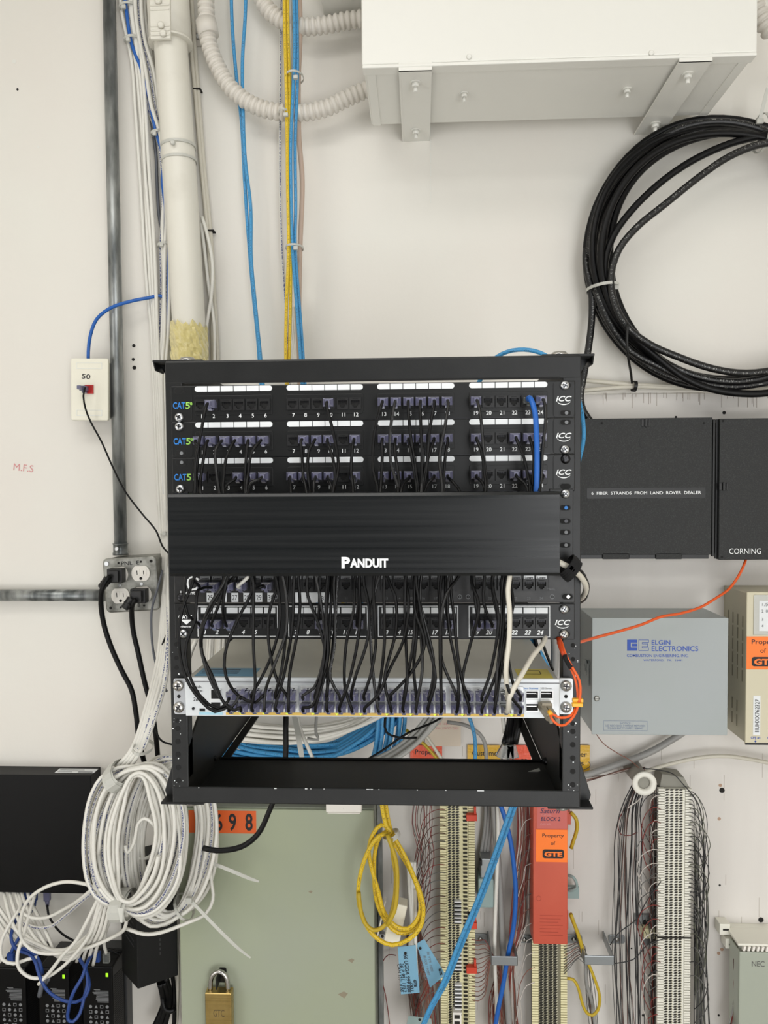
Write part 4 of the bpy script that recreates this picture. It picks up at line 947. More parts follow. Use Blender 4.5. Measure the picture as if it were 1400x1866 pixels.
# (panel, port, mids above the duct, entry px at y~896)
TOP = [
 (1, 2, [(366, 790), (356, 850)], 357), (1, 10, [(608, 790), (617, 850)], 607), (1, 13, [(683, 785), (680, 855)], 690), (1, 14, [(712, 780), (712, 840)], 727),
 (1, 15, [(748, 790), (757, 850)], 763), (1, 16, [(768, 800), (769, 850)], 768), (1, 17, [(784, 780), (777, 860)], 770), (1, 18, [(812, 772), (801, 835)], 806),
 (1, 19, [(877, 765), (882, 830)], 886), (1, 24, [(995, 752), (989, 820)], 981),
 (2, 1, [(362, 815), (358, 860)], 361), (2, 2, [(372, 830), (366, 870)], 367), (2, 3, [(393, 820), (394, 855)], 401), (2, 4, [(412, 835), (408, 870)], 408),
 (2, 5, [(449, 830), (447, 870)], 448), (2, 6, [(458, 825), (453, 860)], 450), (2, 8, [(551, 835), (553, 870)], 560), (2, 9, [(563, 822), (561, 860)], 565),
 (2, 10, [(607, 835), (611, 870)], 606), (2, 12, [(642, 820), (640, 860)], 644), (2, 13, [(697, 830), (695, 870)], 693), (2, 14, [(720, 825), (726, 865)], 728),
 (2, 15, [(748, 820), (755, 860)], 760), (2, 16, [(772, 820), (770, 860)], 767), (2, 17, [(783, 825), (773, 865)], 769), (2, 18, [(812, 830), (809, 865)], 809),
 (2, 19, [(877, 820), (883, 860)], 884), (2, 22, [(954, 830), (962, 865)], 966), (2, 23, [(973, 825), (972, 865)], 968), (2, 24, [(986, 830), (984, 865)], 982),
 (3, 1, [(364, 880)], 360), (3, 4, [(415, 882)], 407), (3, 5, [(450, 880)], 449), (3, 6, [(456, 880)], 452), (3, 7, [(529, 880)], 531), (3, 8, [(556, 880)], 564),
 (3, 9, [(572, 880)], 571), (3, 10, [(602, 880)], 608), (3, 12, [(646, 880)], 645), (3, 13, [(696, 882)], 691), (3, 14, [(724, 880)], 726), (3, 15, [(735, 882)], 730),
 (3, 17, [(781, 880)], 772), (3, 18, [(827, 880)], 841), (3, 19, [(880, 880)], 884), (3, 22, [(956, 880)], 963), (3, 23, [(968, 880)], 968), (3, 24, [(985, 880)], 981)]
# switch end: (exit px at y~1052, mids, column 1-24, upper row?)
BOT = [
 (355, [(332, 1111), (326, 1156), (333, 1218), (355, 1263), (392, 1297)], 1, 0),
 (410, [(371, 1140), (369, 1192), (385, 1227), (410, 1283), (428, 1294)], 2, 0), (413, [(381, 1106), (365, 1161), (372, 1206), (396, 1263), (422, 1290)], 2, 1),
 (462, [(458, 1081), (433, 1129), (410, 1192), (412, 1233), (435, 1268), (466, 1280)], 4, 1), (460, [(462, 1111), (462, 1174), (465, 1254)], 3, 0),
 (502, [(510, 1129), (494, 1197), (471, 1245)], 3, 1), (506, [(490, 1120), (490, 1174), (506, 1242)], 6, 1), (515, [(522, 1147), (499, 1215), (483, 1263)], 4, 0),
 (524, [(520, 1165), (512, 1227)], 5, 1), (537, [(533, 1140), (517, 1233)], 5, 0), (544, [(547, 1102), (540, 1165), (528, 1227)], 6, 0),
 (560, [(561, 1085), (581, 1138), (594, 1192), (597, 1254)], 9, 0), (575, [(583, 1085), (592, 1183), (572, 1254)], 7, 1), (600, [(595, 1130), (588, 1218), (569, 1287)], 7, 0),
 (605, [(602, 1130), (595, 1218)], 8, 0), (597, [(594, 1111), (597, 1200)], 8, 1), (610, [(611, 1130), (602, 1218)], 9, 1), (616, [(610, 1174), (602, 1236)], 10, 1),
 (648, [(645, 1111), (631, 1174), (629, 1254)], 11, 0), (656, [(657, 1120), (651, 1174), (635, 1245)], 10, 0), (662, [(672, 1102), (670, 1165), (647, 1236)], 11, 1),
 (682, [(683, 1120), (685, 1174), (674, 1236)], 12, 1), (692, [(676, 1111), (676, 1174), (681, 1236)], 13, 0), (701, [(701, 1165), (694, 1236)], 13, 1),
 (705, [(720, 1085), (722, 1147), (701, 1240)], 14, 0), (738, [(745, 1094), (736, 1165), (711, 1218), (688, 1268)], 12, 0), (757, [(756, 1111), (774, 1175), (740, 1238), (712, 1266)], 14, 1),
 (740, [(738, 1111), (740, 1174), (742, 1245)], 15, 0), (757, [(754, 1165), (742, 1236)], 15, 1), (760, [(760, 1147), (754, 1218)], 16, 1), (768, [(767, 1147), (770, 1218)], 16, 0),
 (752, [(771, 1120), (790, 1200), (789, 1240)], 17, 1), (758, [(776, 1158), (794, 1235)], 17, 0), (805, [(802, 1147), (803, 1230)], 18, 1), (800, [(804, 1168), (804, 1250)], 18, 0),
 (838, [(813, 1083), (803, 1150), (806, 1205)], 19, 1), (820, [(819, 1147), (830, 1205), (836, 1250)], 19, 0), (823, [(828, 1126), (836, 1205), (845, 1250)], 20, 1),
 (860, [(873, 1104), (856, 1179), (843, 1240)], 20, 0), (898, [(909, 1126), (892, 1233)], 21, 1), (925, [(918, 1115), (911, 1205), (888, 1270)], 21, 0),
 (920, [(914, 1147), (905, 1240)], 22, 1), (932, [(935, 1104), (920, 1168), (910, 1240)], 22, 0), (900, [(898, 1075), (911, 1147), (917, 1222), (935, 1275)], 24, 0), (916, [(918, 1126), (925, 1190), (937, 1250)], 24, 1)]
TOP.sort(key=lambda q: q[3]); BOT.sort(key=lambda q: q[0])
skip = {(2, 1), (3, 1), (3, 5)}
tops = [q for q in TOP if (q[0], q[1]) not in skip]; short = [q for q in TOP if (q[0], q[1]) in skip]
def cordname(pn, pt): return 'black patch cord plugged into port %d of the %s' % (pt, PN[pn])
CR = .00185
rnd = random.Random(12)
def top_pts(pn, pt, mids, ex):
    P0 = Vector((PX[pt-1], -RO-.0238, ZJ[pn]))
    P = [P0+Vector((0, .004, 0)), P0, P0+Vector((rnd.uniform(-.001, .001), -.006, -.003))]
    offs = RO+.036
    P += [at(x, y, offs+rnd.uniform(-.004, .006)) for x, y in mids]+[at(ex, 903, RO+.044+rnd.uniform(-.006, .008))]
    return P0, P
def bot_pts(ex, mids, col, up):
    z = ZU if up else ZD; P1 = Vector((SX[col-1], -SO-.0262, z))
    P = [at(ex, 1047, RO+.050+rnd.uniform(-.008, .008))]+[at(x, y, RO+.052+rnd.uniform(-.008, .010)) for x, y in mids]
    P += [P1+Vector((rnd.uniform(-.001, .001), -.007, .006)), P1+Vector((0, -.0015, .0)), P1+Vector((0, .004, 0))]
    return P1, P
for i, (T_, B_) in enumerate(zip(tops, BOT)):
    P0, A = top_pts(*T_); P1, B = bot_pts(*B_)
    t = thing('patch_cord', cordname(T_[0], T_[1]), 'cable', P0, 'black patch cords between the patch panels and the switch')
    MB().tube(A+B, CR, 0, 7, .009, twist=rnd.uniform(-1, 1)).build('cord', 'cord_print' if i % 5 == 2 else 'cord_black', t)
    plug(t, P0+Vector((0, .0238-.0026, 0)), m='boot'); plug(t, P1+Vector((0, .0238, 0)), up=bool(B_[3]))
# cords that end on the panel below the duct
LOWP = [((2, 1), (ZJ5-.002, 0, -.0), [(353, 1056)], 5, 'port 25'), ((3, 1), (ZJ4, 0, 0), [(336, 1085), (342, 1120)], 4, 'port 1'), ((3, 5), (ZJ4, 2, 0), [(413, 1060), (406, 1110)], 4, 'port 3')]
for (key, (zj, pi, dx), mids, pnn, nm) in LOWP:
    T_ = [q for q in short if (q[0], q[1]) == key][0]; P0, A = top_pts(*T_); P1 = Vector((PX[pi]+.002, -RO-.0262, zj))
    ex = mids[0][0]+4; B = [at(ex, 1047, RO+.045)]+[at(x, y, RO+.045) for x, y in mids]+[P1+Vector((0, -.006, .004)), P1, P1+Vector((0, .004, 0))]
    t = thing('patch_cord', 'black patch cord from the %s looping to %s of the %s' % (PN[key[0]], nm, 'worn panel' if pnn == 5 else 'outlined panel'), 'cable', P0, 'black patch cords between panels')
    MB().tube(A+B, CR, 0, 7, .009).build('cord', 'cord_black', t); plug(t, P0+Vector((0, .0212, 0))); plug(t, P1+Vector((0, .0238, 0)))
# cords whose other end disappears up into the duct
def duct_cord(px_i, zj, mids, label, m='cord_black', pm='boot', r=CR, off=RO+.040):
    P1 = Vector((PX[px_i]+.002, -RO-.0262, zj)); t = thing('patch_cord', label, 'cable', P1, 'short cords rising into the duct')
    P = [at(mids[0][0], 1000, off-.006), at(mids[0][0], 1040, off)]+[at(x, y, off) for x, y in mids]+[P1+Vector((0, -.007, .003)), P1, P1+Vector((0, .004, 0))]
    MB().tube(P, r, 0, 7, .008).build('cord', m, t); plug(t, P1+Vector((0, .0238, 0)), m=pm)
duct_cord(1, ZJ4, [(410, 1060), (396, 1110)], 'black patch cord plugged into port 2 of the white outlined panel')
duct_cord(2, ZJ5-.002, [(428, 1050)], 'black patch cord plugged in above sticker 27 under the duct cover')
duct_cord(3, ZJ5-.002, [(452, 1052)], 'grey-white patch cord plugged in above sticker 28 under the duct cover', 'white_cable', r=.0021)
duct_cord(5, ZJ5-.002, [(464, 1052), (466, 1072), (478, 1068)], 'black patch cord arching into the port above sticker 30')
duct_cord(8, ZJ4, [(583, 1070), (582, 1110)], 'black patch cord plugged into port 9 of the white outlined panel')
duct_cord(11, ZJ4, [(655, 1070), (652, 1110)], 'black patch cord plugged into port 12 of the white outlined panel')
duct_cord(17, ZJ4, [(812, 1070), (813, 1110)], 'black patch cord plugged into port 18 of the white outlined panel')
duct_cord(18, ZJ4, [(864, 1060), (868, 1108)], 'black patch cord plugged into port 19 of the white outlined panel')
duct_cord(19, ZJ4, [(883, 1050), (882, 1100)], 'black patch cord plugged into port 20 of the white outlined panel')
# printed cord from the worn panel down to the first switch port
P0 = Vector((PX[1]+.001, -RO-.0262, ZJ5-.002)); P1 = Vector((SX[0], -SO-.0262, ZU))
t = thing('patch_cord', 'black patch cord curving from beside sticker 25 down to the first upper switch port', 'cable', P0)
MB().tube([P0+Vector((0, .004, 0)), P0]+pts([(361, 1075), (356, 1129), (340, 1172), (340, 1212), (364, 1267), (398, 1292)], RO+.05)+[P1+Vector((0, -.006, -.002)), P1, P1+Vector((0, .004, 0))], CR, 0, 7, .009).build('cord', 'cord_black', t)
plug(t, P0+Vector((0, .0238, 0))); plug(t, P1+Vector((0, .0238, 0)), up=True)
# blue cord from port 23
P0 = Vector((PX[22], -RO-.0238, ZJ1)); t = thing('patch_cord', 'bright blue network cable with a clear plug in port 23 of the top patch panel', 'cable', P0)
MB().tube([P0+Vector((0, .012, .001)), P0+Vector((0, .002, .002)), P0+Vector((.001, -.006, -.001))]+[at(975, 750, RO+.036), at(978, 790, RO+.040), at(979, 840, RO+.044), at(977, 903, RO+.046), at(970, 960, RO+.04)], .0031, 0, 10).build('cord', 'royal_cable', t)
MB().box(P0.x-.0055, P0.y+.010, P0.z-.004, P0.x+.0055, P0.y+.023, P0.z+.004).box(P0.x-.0018, P0.y+.008, P0.z-.0065, P0.x+.0018, P0.y+.020, P0.z-.0045).build('plug', 'clear_plug', t, bevel=.0006)
# two thicker grey-white cords
P1 = Vector((SX[22], -SO-.022, ZU)); t = thing('patch_cord', 'thick grey-white patch cord hanging straight down from the duct cover to the switch', 'cable', P1)
MB().tube([at(935, 1000, RO+.05)]+pts([(930, 1046), (926, 1075), (929, 1115), (928, 1165), (922, 1225)], RO+.066)+[P1+Vector((0, -.010, .008)), P1+Vector((0, 0, .001)), P1+Vector((0, .004, 0))], .0028, 0, 10).build('cord', 'beige_cable', t)
plug(t, P1+Vector((0, .022, 0)), up=True, m='clear_plug')
P1 = Vector((SX[22], -SO-.022, ZD)); t = thing('patch_cord', 'thick grey-white patch cord curving up to the right from the switch behind the lowest panel', 'cable', P1)
MB().tube(pts([(1000, 1120, RO-.03), (997, 1150, RO-.01), (990, 1172, RO+.01), (972, 1194, RO+.03), (952, 1228, RO+.052), (930, 1268, RO+.062)])+[P1+Vector((.001, -.006, .003)), P1, P1+Vector((0, .004, 0))], .0030, 0, 10).build('cord', 'beige_cable', t)
plug(t, P1+Vector((0, .022, 0)), m='clear_plug')
# fibre jumper: orange duplex pair with LC plug
q = thing('fiber_cord', 'orange duplex fibre patch cord plugged into the switch and curling around the rack rail', 'cable', at(1000, 1290, SO+.02))
P = [(1001, 1150, .50), (1020, 1166, .53), (1026, 1190, .55), (1036, 1210, .56), (1048, 1235, .565), (1053, 1262, .57), (1052, 1282, .575), (1040, 1304, .59), (1022, 1308, .595), (1010, 1303, .595), (1003, 1298, .59)]
P2 = [(1003, 1150, .50), (1022, 1166, .535), (1030, 1190, .555), (1041, 1212, .565), (1056, 1240, .57), (1058, 1264, .575), (1054, 1285, .58), (1046, 1305, .59), (1030, 1321, .595), (1016, 1320, .6), (1006, 1310, .6), (1003, 1300, .59)]
for PP in (P, P2): MB().tube(pts(PP), .00145, 0, 8, .006).build('cord', 'orange_cable', q)
MB().tube(pts([(1018, 1163, .532), (1022, 1180, .547), (1029, 1196, .557)]), .0026, 0, 10).build('sleeve', 'orange_sleeve', q)
MB().tube(pts([(1029, 1194, .557), (1034, 1205, .561), (1041, 1217, .566)]), .0030, 0, 10).build('sleeve', 'velcro', q, label='black tape sleeve')
for y_, o_ in ((1276, .575), (1284, .58)): p = at(1053-(y_-1276)*.1, y_, o_); MB().box(p.x-.006, p.y-.003, p.z-.0022, p.x+.006, p.y+.003, p.z+.0022).build('yellow_clip', 'clip_yellow', q, bevel=.0008)
for dx in (-.0033, .0033):
    p = at(992, 1286, SO+.006); mb = MB(); mb.box(-.0028, -.024, -.0042, .0028, .004, .0042).box(-.002, -.032, -.003, .002, -.024, .003); mb.xf(Matrix.Translation(Vector((p.x+dx, p.y, p.z-.001))) @ Matrix.Rotation(.28, 4, 'X') @ Matrix.Rotation(.22, 4, 'Z')); mb.build('fiber_plug', 'sfp_tan', q, bevel=.0008)
MB().box(at(985, 1281, SO).x, -SO-.012, at(985, 1284, SO).z, at(1003, 1281, SO).x, -SO-.001, at(985, 1276, SO).z).build('transceiver', 'sfp_tan', q, bevel=.0006)
mb = MB(); mb.tube(pts([(1001, 1296, .59), (1005, 1303, .595)]), .0026, 0, 10, raw=True); mb.build('yellow_clip', 'clip_yellow', q)
# cables strapped at the right rack rail
vs_ = thing('velcro_strap', 'black hook-and-loop strap around the cables at the right end of the duct cover', 'strap', at(1038, 1035, .55))
mb = MB()
for k in range(4): strap(mb, at(1036+k*2.5, 1031+k*3, .555), (1, 0, -.75), .0125, .0135, .006, .0018, n=18)
mb.build('strap', 'velcro', vs_)
cable('patch_cord', [(985, 1000, .56), (1018, 1024, .56), (1036, 1033, .56), (1056, 1048, .55), (1068, 1068, .53), (1064, 1085, .50), (1050, 1096, .46)], .55, .0034, 'beige_cable', 'grey-white cable passing through the black strap and bending round the right rack rail', n=12)
for k in range(3): cable('patch_cord', [(985, 996+k*4, .555), (1016, 1016+k*3, .55), (1036, 1030+k, .55), (1060, 1046-k*2, .54), (1071-k, 1064, .52), (1068-k, 1088, .49), (1054, 1100, .45)], .55, .0022, 'cord_black', 'black cord passing through the black strap at the right rack rail', 'black cords in the strap')
# ---------------------------------------------------------------- cables behind the rack, seen through the openings
bundle('network_cable', [(380, 1300, .13, .026), (430, 1328, .13, .028), (480, 1335, .13, .028), (540, 1338, .13, .028), (600, 1330, .13, .028), (650, 1314, .13, .028), (700, 1290, .13, .022), (760, 1240, .12)], 15, .0038, [WC], 'white cable swooping through the gap behind and below the switch', 'white cables behind the rack', seed=3, spread=.03)
bundle('network_cable', [(380, 1350, .10, .03), (430, 1368, .10, .036), (480, 1376, .10, .04), (540, 1382, .10, .040), (600, 1374, .10, .040), (650, 1350, .10, .04), (700, 1315, .10, .036), (745, 1260, .10, .025)], 26, .0038, ['blue_cable'], 'light blue cable swooping behind the rack below the white cables', 'light blue cables behind the rack', seed=6, spread=.03)
bundle('network_cable', [(716, 1240, .12, .028), (715, 1300, .12, .028), (710, 1350, .12, .028), (696, 1390, .12, .028), (670, 1430, .12, .028)], 12, .0037, ['blue_cable'], 'light blue cable dropping steeply behind the middle of the switch', 'steep light blue cables', seed=8, spread=.03)
bundle('network_cable', [(600, 1420, .17, .02), (680, 1392, .17, .022), (740, 1360, .17, .022), (785, 1318, .17, .022), (830, 1240, .17)], 11, .004, ['grey_cable'], 'grey cable rising to the right through the opening below the switch', 'grey cables behind the rack', seed=9, spread=.02)
cable('network_cable', [(522, 1250), (521, 1320), (518, 1400), (490, 1480), (470, 1520), (440, 1543), (395, 1550), (370, 1545)], .30, .0042, 'cord_black', 'thick black cable falling behind the rack and curling past the orange number sticker', n=10)
cable('network_cable', [(640, 1400), (690, 1372), (745, 1335), (790, 1316), (840, 1285)], .31, .0017, 'cord_black', 'thin black cord crossing the light blue cables behind the rack')
cable('network_cable', [(720, 1280), (702, 1310), (705, 1335), (735, 1345), (760, 1344)], .31, .0018, 'cord_black', 'black cord making a small hook behind the middle of the switch')
cable('network_cable', [(540, 1290), (548, 1330), (565, 1370), (578, 1400)], .33, .0028, WC, 'white cable hanging steeply in front of the light blue cables behind the rack')
cable('network_cable', [(577, 1300), (576, 1335), (580, 1348), (560, 1345)], .33, .0022, 'grey_cable', 'short grey cable hook among the white cables behind the rack')
tie_tail([(536, 1300, .33), (542, 1330, .335), (552, 1390, .33)], 0, .008, label='long white cable tie tail hanging behind the rack over the white cables')
cable('network_cable', [(845, 1285), (860, 1320), (866, 1350), (864, 1400), (850, 1440)], .14, .0032, 'blue_cable', 'single light blue cable hanging behind the opening right of the cream card')
cable('network_cable', [(815, 1316), (850, 1322), (880, 1345), (888, 1400)], .05, .0036, 'violet_grey', 'brownish grey cable curving down behind the opening right of the cream card')
cable('network_cable', [(770, 1330), (790, 1360), (812, 1390), (850, 1410)], .10, .003, 'beige_cable', 'cream cable curving down across the cream card')
cable('network_cable', [(740, 1330), (775, 1358), (800, 1386), (815, 1400)], .09, .003, 'mustard_cable', 'mustard cable crossing the orange foil label behind the rack')
for k in range(3): cable('network_cable', [(968+k*7, 1385), (960+k*7, 1420), (945+k*5, 1450), (930+k*5, 1470)], .12, .0032, 'blue_cable', 'light blue cable slanting past the inside of the right rack side plate', 'slanting blue cables at the side plate')
t = thing('cable_end_bunch', 'bunch of spare black cord ends with clear plugs hanging below the switch', 'cables', at(935, 1345, .2))
for k, (x0, x1) in enumerate(((925, 918), (930, 926), (938, 932), (944, 938))):
    MB().tube(pts([(x0+4, 1290, .2), (x0+2, 1320, .2+.006*k), (x1, 1355, .22)]), .0058 if k % 2 else .004, 0, 8).build('cord', 'cord_black', t)
    p = at(x1-2, 1368, .225); mb = MB(); mb.box(-.006, -.004, -.012, .006, .004, .010); mb.xf(Matrix.Translation(p) @ Matrix.Rotation(.5-.25*k, 4, 'Y')); mb.build('plug', 'clear_plug', t, bevel=.001)
cable('network_cable', [(915, 1270), (917, 1310), (920, 1336)], .2, .0035, WC, 'short white cable ending beside the spare clear plugs')
tie_tail([(984, 1402, .42), (958, 1410, .42), (935, 1415, .42), (912, 1422, .42)], 0, .004, label='loose clear cable tie lying on the bottom of the rack')
# right gap next to the switch
cable('network_cable', [(955, 1150, .3), (985, 1190, .3), (1005, 1235, .3), (1015, 1280, .3)], .3, .0035, 'blue_cable', 'light blue cable seen in the narrow gap beside the right end of the switch')
cable('network_cable', [(1010, 1150, .3), (1012, 1190, .3), (1010, 1225, .3), (1004, 1260, .28)], .3, .006, 'violet_grey', 'fat grey cable seen in the narrow gap beside the right end of the switch')
cable('network_cable', [(985, 1150, .34), (992, 1180, .34), (1008, 1222, .34)], .34, .002, 'cord_black', 'black cord seen in the narrow gap beside the right end of the switch')
bundle('network_cable', [(395, 1130, .12, .02), (392, 1200, .14, .02), (388, 1260, .16, .02), (380, 1330, .18, .02)], 8, .0034, [WC], 'white cable standing behind the left end of the switch', 'white cables behind the left end of the switch', seed=14, spread=.022)
cable('network_cable', [(358, 1165, .3), (345, 1200, .3), (350, 1260, .3)], .3, .0034, WC, 'white cable slanting behind the left rack rail above the switch')
# teal loop above the rack top right and right side
cable('network_cable', [(760, 960, .08), (810, 840, .12), (850, 740, .18), (880, 685, .22), (900, 655, .24), (925, 641, .25), (955, 637, .25), (985, 643, .25), (1005, 655, .25), (1045, 700, .2), (1062, 760, .16), (1064, 800, .15), (1058, 830, .14), (1045, 880, .12), (1010, 980, .08), (960, 1080, .06)], .2, .0034, 'blue_cable', 'light blue cable arching over the top right of the rack and down its right side')
# ---------------------------------------------------------------- big black cable coil, right
t = thing('cable_coil', 'large coil of thick black fibre cable hanging on the upper right wall', 'cable coil', at(1300, 465, .04))
rnd = random.Random(21)
def ring(cx, cy, a, b, off, ph, tw, r=.0062, st=0, en=2*PI, wob=4, m='cord_black'):
    P = []
    for k in range(25):
        th = st+(en-st)*k/24; P.append(at(cx+(a+wob*math.sin(2*th+ph))*math.cos(th), cy-(b+wob*math.cos(3*th+ph))*math.sin(th), off+.012*math.sin(th+ph)))
    return MB().tube(P, r, 0, 12, .016, twist=tw).build('cable', m, t)
for k, (cx, cy, a, b, off, m) in enumerate(((1318, 462, 250, 246, .035, 'cord_black'), (1316, 465, 240, 240, .05, 'thick_black'), (1322, 468, 236, 236, .03, 'cord_black'), (1326, 464, 224, 233, .055, 'thick_black'), (1330, 470, 220, 230, .04, 'cord_black'), (1322, 455, 246, 232, .05, 'cord_black'), (1330, 464, 238, 224, .065, 'cord_black'))):
    ring(cx, cy, a, b, off, k*.9, rnd.uniform(-1, 1), m=m)
for PP, m, o in (([(1500, 300), (1440, 236), (1390, 247), (1330, 262), (1260, 294), (1200, 336), (1150, 385), (1118, 430), (1103, 480), (1110, 540), (1140, 598), (1190, 645), (1250, 690), (1310, 712), (1400, 716), (1480, 690)], 'cord_black', .07),
                 ([(1480, 330), (1430, 262), (1390, 262), (1330, 285), (1275, 322), (1215, 370), (1160, 415), (1128, 455), (1114, 500), (1118, 545), (1140, 592), (1180, 625), (1235, 650), (1300, 672), (1360, 680), (1440, 670)], 'thick_black', .08),
                 ([(1082, 520), (1098, 560), (1118, 600), (1150, 640), (1195, 665), (1250, 690), (1330, 705), (1440, 690)], 'thick_black', .06)):
    MB().tube(pts(PP, o), .0062, 0, 12, .014, twist=.2).build('cable', m, t)
MB().tube(pts([(1070, 440, .03), (1068, 480, .045), (1078, 530, .05), (1079, 575, .04), (1074, 625, .04), (1065, 680, .04), (1058, 725, .04), (1064, 750, .03), (1082, 775, .03)]), .0063, 0, 12, .012).build('cable', 'thick_black', t)
for px, py, T_, ra, lab in ((1387, 243, (1, 0, .05), .030, 'clear cable tie around the top of the black coil at the right edge'), (1098, 525, (.1, 0, -1), .027, 'clear cable tie around the left side of the black coil')):
    mb = MB(); strap(mb, at(px, py, .05), T_, ra if T_[0] < .5 else ra, .036, .005, .0018); o = mb.build('cable_tie', 'nylon', label=lab, cat='cable tie')
    p = at(px+(24 if T_[0] < .5 else -2), py-2 if T_[0] < .5 else py-22, .07); MB().box(p.x-.006, p.y-.003, p.z-.004, p.x+.006, p.y+.003, p.z+.004).build('tie_head', 'nylon', o, bevel=.001)
tie_tail([(1385, 218, .07), (1392, 190, .075), (1399, 160, .08)], 0, .006, label='clear cable tie tail sticking up from the top of the black coil')
mb = MB().tube(pts([(1144, 590, .10), (1143, 620, .10), (1145, 650, .09), (1150, 680, .05), (1152, 698, .03)]), .0022, 0, 8); mb.build('cable_tie', 'nylon_black', label='long black cable tie hanging from the coil down to the beige cables', cat='cable tie')
mb = MB(); strap(mb, at(1156, 704, .02), (1, 0, -.1), .0085, .012, .006, .002); mb.build('cable_tie', 'nylon_black', label='small black cable tie around the two beige cables below the coil', cat='cable tie')
cable('network_cable', [(1040, 690, .02), (1075, 694, .02), (1120, 698, .02), (1160, 701, .02), (1220, 704, .02), (1300, 705, .02)], .02, .0042, 'beige_cable', 'upper beige cable running right from behind the rack below the black coil', n=10)
cable('network_cable', [(1040, 713, .02), (1075, 711, .02), (1120, 707, .022), (1160, 705, .022), (1240, 707, .02), (1330, 707, .02), (1460, 708, .02)], .02, .0042, 'beige_cable', 'lower beige cable running right from behind the rack below the black coil', n=10)
# ---------------------------------------------------------------- black fibre enclosure
t = thing('fiber_enclosure', 'wide textured black fibre distribution box to the right of the rack', 'fiber box', at(1180, 890, 0))
fo = .075
MB().pbox(1030, 771, 1460, 1008, fo-.006, .006).build('body', 'fiber_black', t, bevel=.001)
MB().pbox(1040, 762, 1298, 1011, fo, fo-.008).build('door', 'fiber_black', t, bevel=.0012, label='left door')
MB().pbox(1311, 762, 1470, 1020, fo+.004, fo-.008).build('door', 'fiber_black', t, bevel=.0012, label='right door')
MB().pbox(1299, 764, 1303, 1014, fo+.001, fo-.006).pbox(1304.5, 764, 1309, 1018, fo-.003, fo-.008).build('center_channel', 'panel_black', t, bevel=.0005)
for x0, x1 in ((1045, 1099), (1147, 1196), (1243, 1292)): MB().pbox(x0, 1010, x1, 1018, fo-.004, fo-.010).build('hinge', 'panel_black', t, bevel=.0006)
for x0, x1 in ((1099, 1147), (1196, 1243)): MB().pbox(x0, 1008, x1, 1019, fo, fo-.006).build('hinge_tab', 'fiber_black', t, bevel=.0006)
for px, py in ((1177, 770), (1319, 886)):
    f_ = fo if px < 1300 else fo+.004
    mb = MB().pbox(px-8, py-6, px-3, py+7, f_+.002, f_).pbox(px-1, py-7, px+3, py+8, f_+.003, f_).pbox(px+5, py-6, px+8, py+7, f_+.002, f_); mb.build('latch', 'jack_black', t, bevel=.0005)
mb = MB()
for px, py, f_ in ((1097, 771, fo), (1283, 771, fo), (1318, 767, fo+.004), (1316, 1015, fo+.004)): p = at(px, py, f_); mb.disc(p.x, p.z, .0020, -f_-.0004, -f_)
mb.build('pin_hole', 'void', t)
mb = MB(); A = rect(1165, 797, 1187, 816, fo); mb.rrect(A[0], A[1], A[2], A[3], .007, -fo-.0004, -fo).build('mold_mark', 'fiber_black', t, bevel=.0002)
A = rect(1078, 893, 1278, 903, fo); mb = MB().text('6  FIBER  STRANDS  FROM  LAND  ROVER  DEALER', (A[0]+A[2])/2, (A[1]+A[3])/2, .0056, -fo-.0006, bold=.012, w=A[2]-A[0])
tp = MB().pbox(1070, 889, 1286, 908, fo+.0003, fo).build('label_tape', 'panel_black', t); mb.build('lettering', 'white_print', t)
A = rect(1329, 998, 1387, 1010, fo+.004); x = (A[0]+A[2])/2; mb = MB().text('CORNING', x, (A[1]+A[3])/2, A[3]-A[1]-.0015, -fo-.0046, bold=-.002, w=A[2]-A[0])
mb.build('logo', 'white_print', t)
# orange fibre from the enclosure
cable('fiber_cable', [(1362, 1012, .06), (1356, 1030, .07), (1346, 1050, .08), (1330, 1072, .09), (1305, 1090, .12), (1278, 1106, .14), (1240, 1118, .17), (1205, 1124, .19), (1170, 1138, .21), (1130, 1150, .24), (1085, 1162, .28), (1050, 1172, .36), (1030, 1176, .42), (1018, 1172, .46)], .1, .0023, 'orange_cable', 'orange fibre cable sagging from the black box across the grey electronics box to the rack', n=10)
# ---------------------------------------------------------------- grey electronics box
eo = .118
t = thing('electronics_box', 'grey-blue metal box with blue maker lettering on its front, right of the rack', 'metal box', at(1203, 1232, 0))
MB().pbox(1080.5, 1127.5, 1326, 1338, eo-.001, .006).build('body', 'elgin_grey', t, bevel=.001)
lid = MB().pbox(1079, 1126, 1327, 1339.5, eo+.001, eo-.0012).pbox(1079, 1126, 1327, 1129, eo, eo-.016).build('front_cover', 'elgin_grey', t, bevel=.001)
xl = at(1080.5, 1232, eo-.001).x
A = rect(1079, 1126, 1327, 1339, eo)
def cpx(u, v, off=eo):          # helper for the box's own lettering
    return at(1030+u/3.784, 1030+v/3.784, off)
mb = MB(); y = -eo-.0013
p0, p1 = cpx(427, 588), cpx(497, 512); s = (p1.x-p0.x)/70
def bar(u0, v0, u1, v1, m=0): a_, b_ = cpx(u0, v1), cpx(u1, v0); mb.box(a_.x, y-.0001, a_.z, b_.x, y+.0002, b_.z, m)
bar(427, 512, 452, 588); bar(452, 512, 496, 532); bar(452, 566, 496, 588); bar(460, 540, 496, 558)
for (u0, v0, u1, v1) in ((506, 512, 576, 515), (506, 512, 509, 588), (506, 585, 576, 588), (573, 512, 576, 532), (530, 530, 576, 533), (530, 530, 533, 541), (530, 540, 570, 543), (568, 540, 571, 560), (530, 558, 570, 561), (530, 558, 533, 568), (530, 567, 576, 570), (573, 567, 576, 588)): bar(u0, v0, u1, v1)
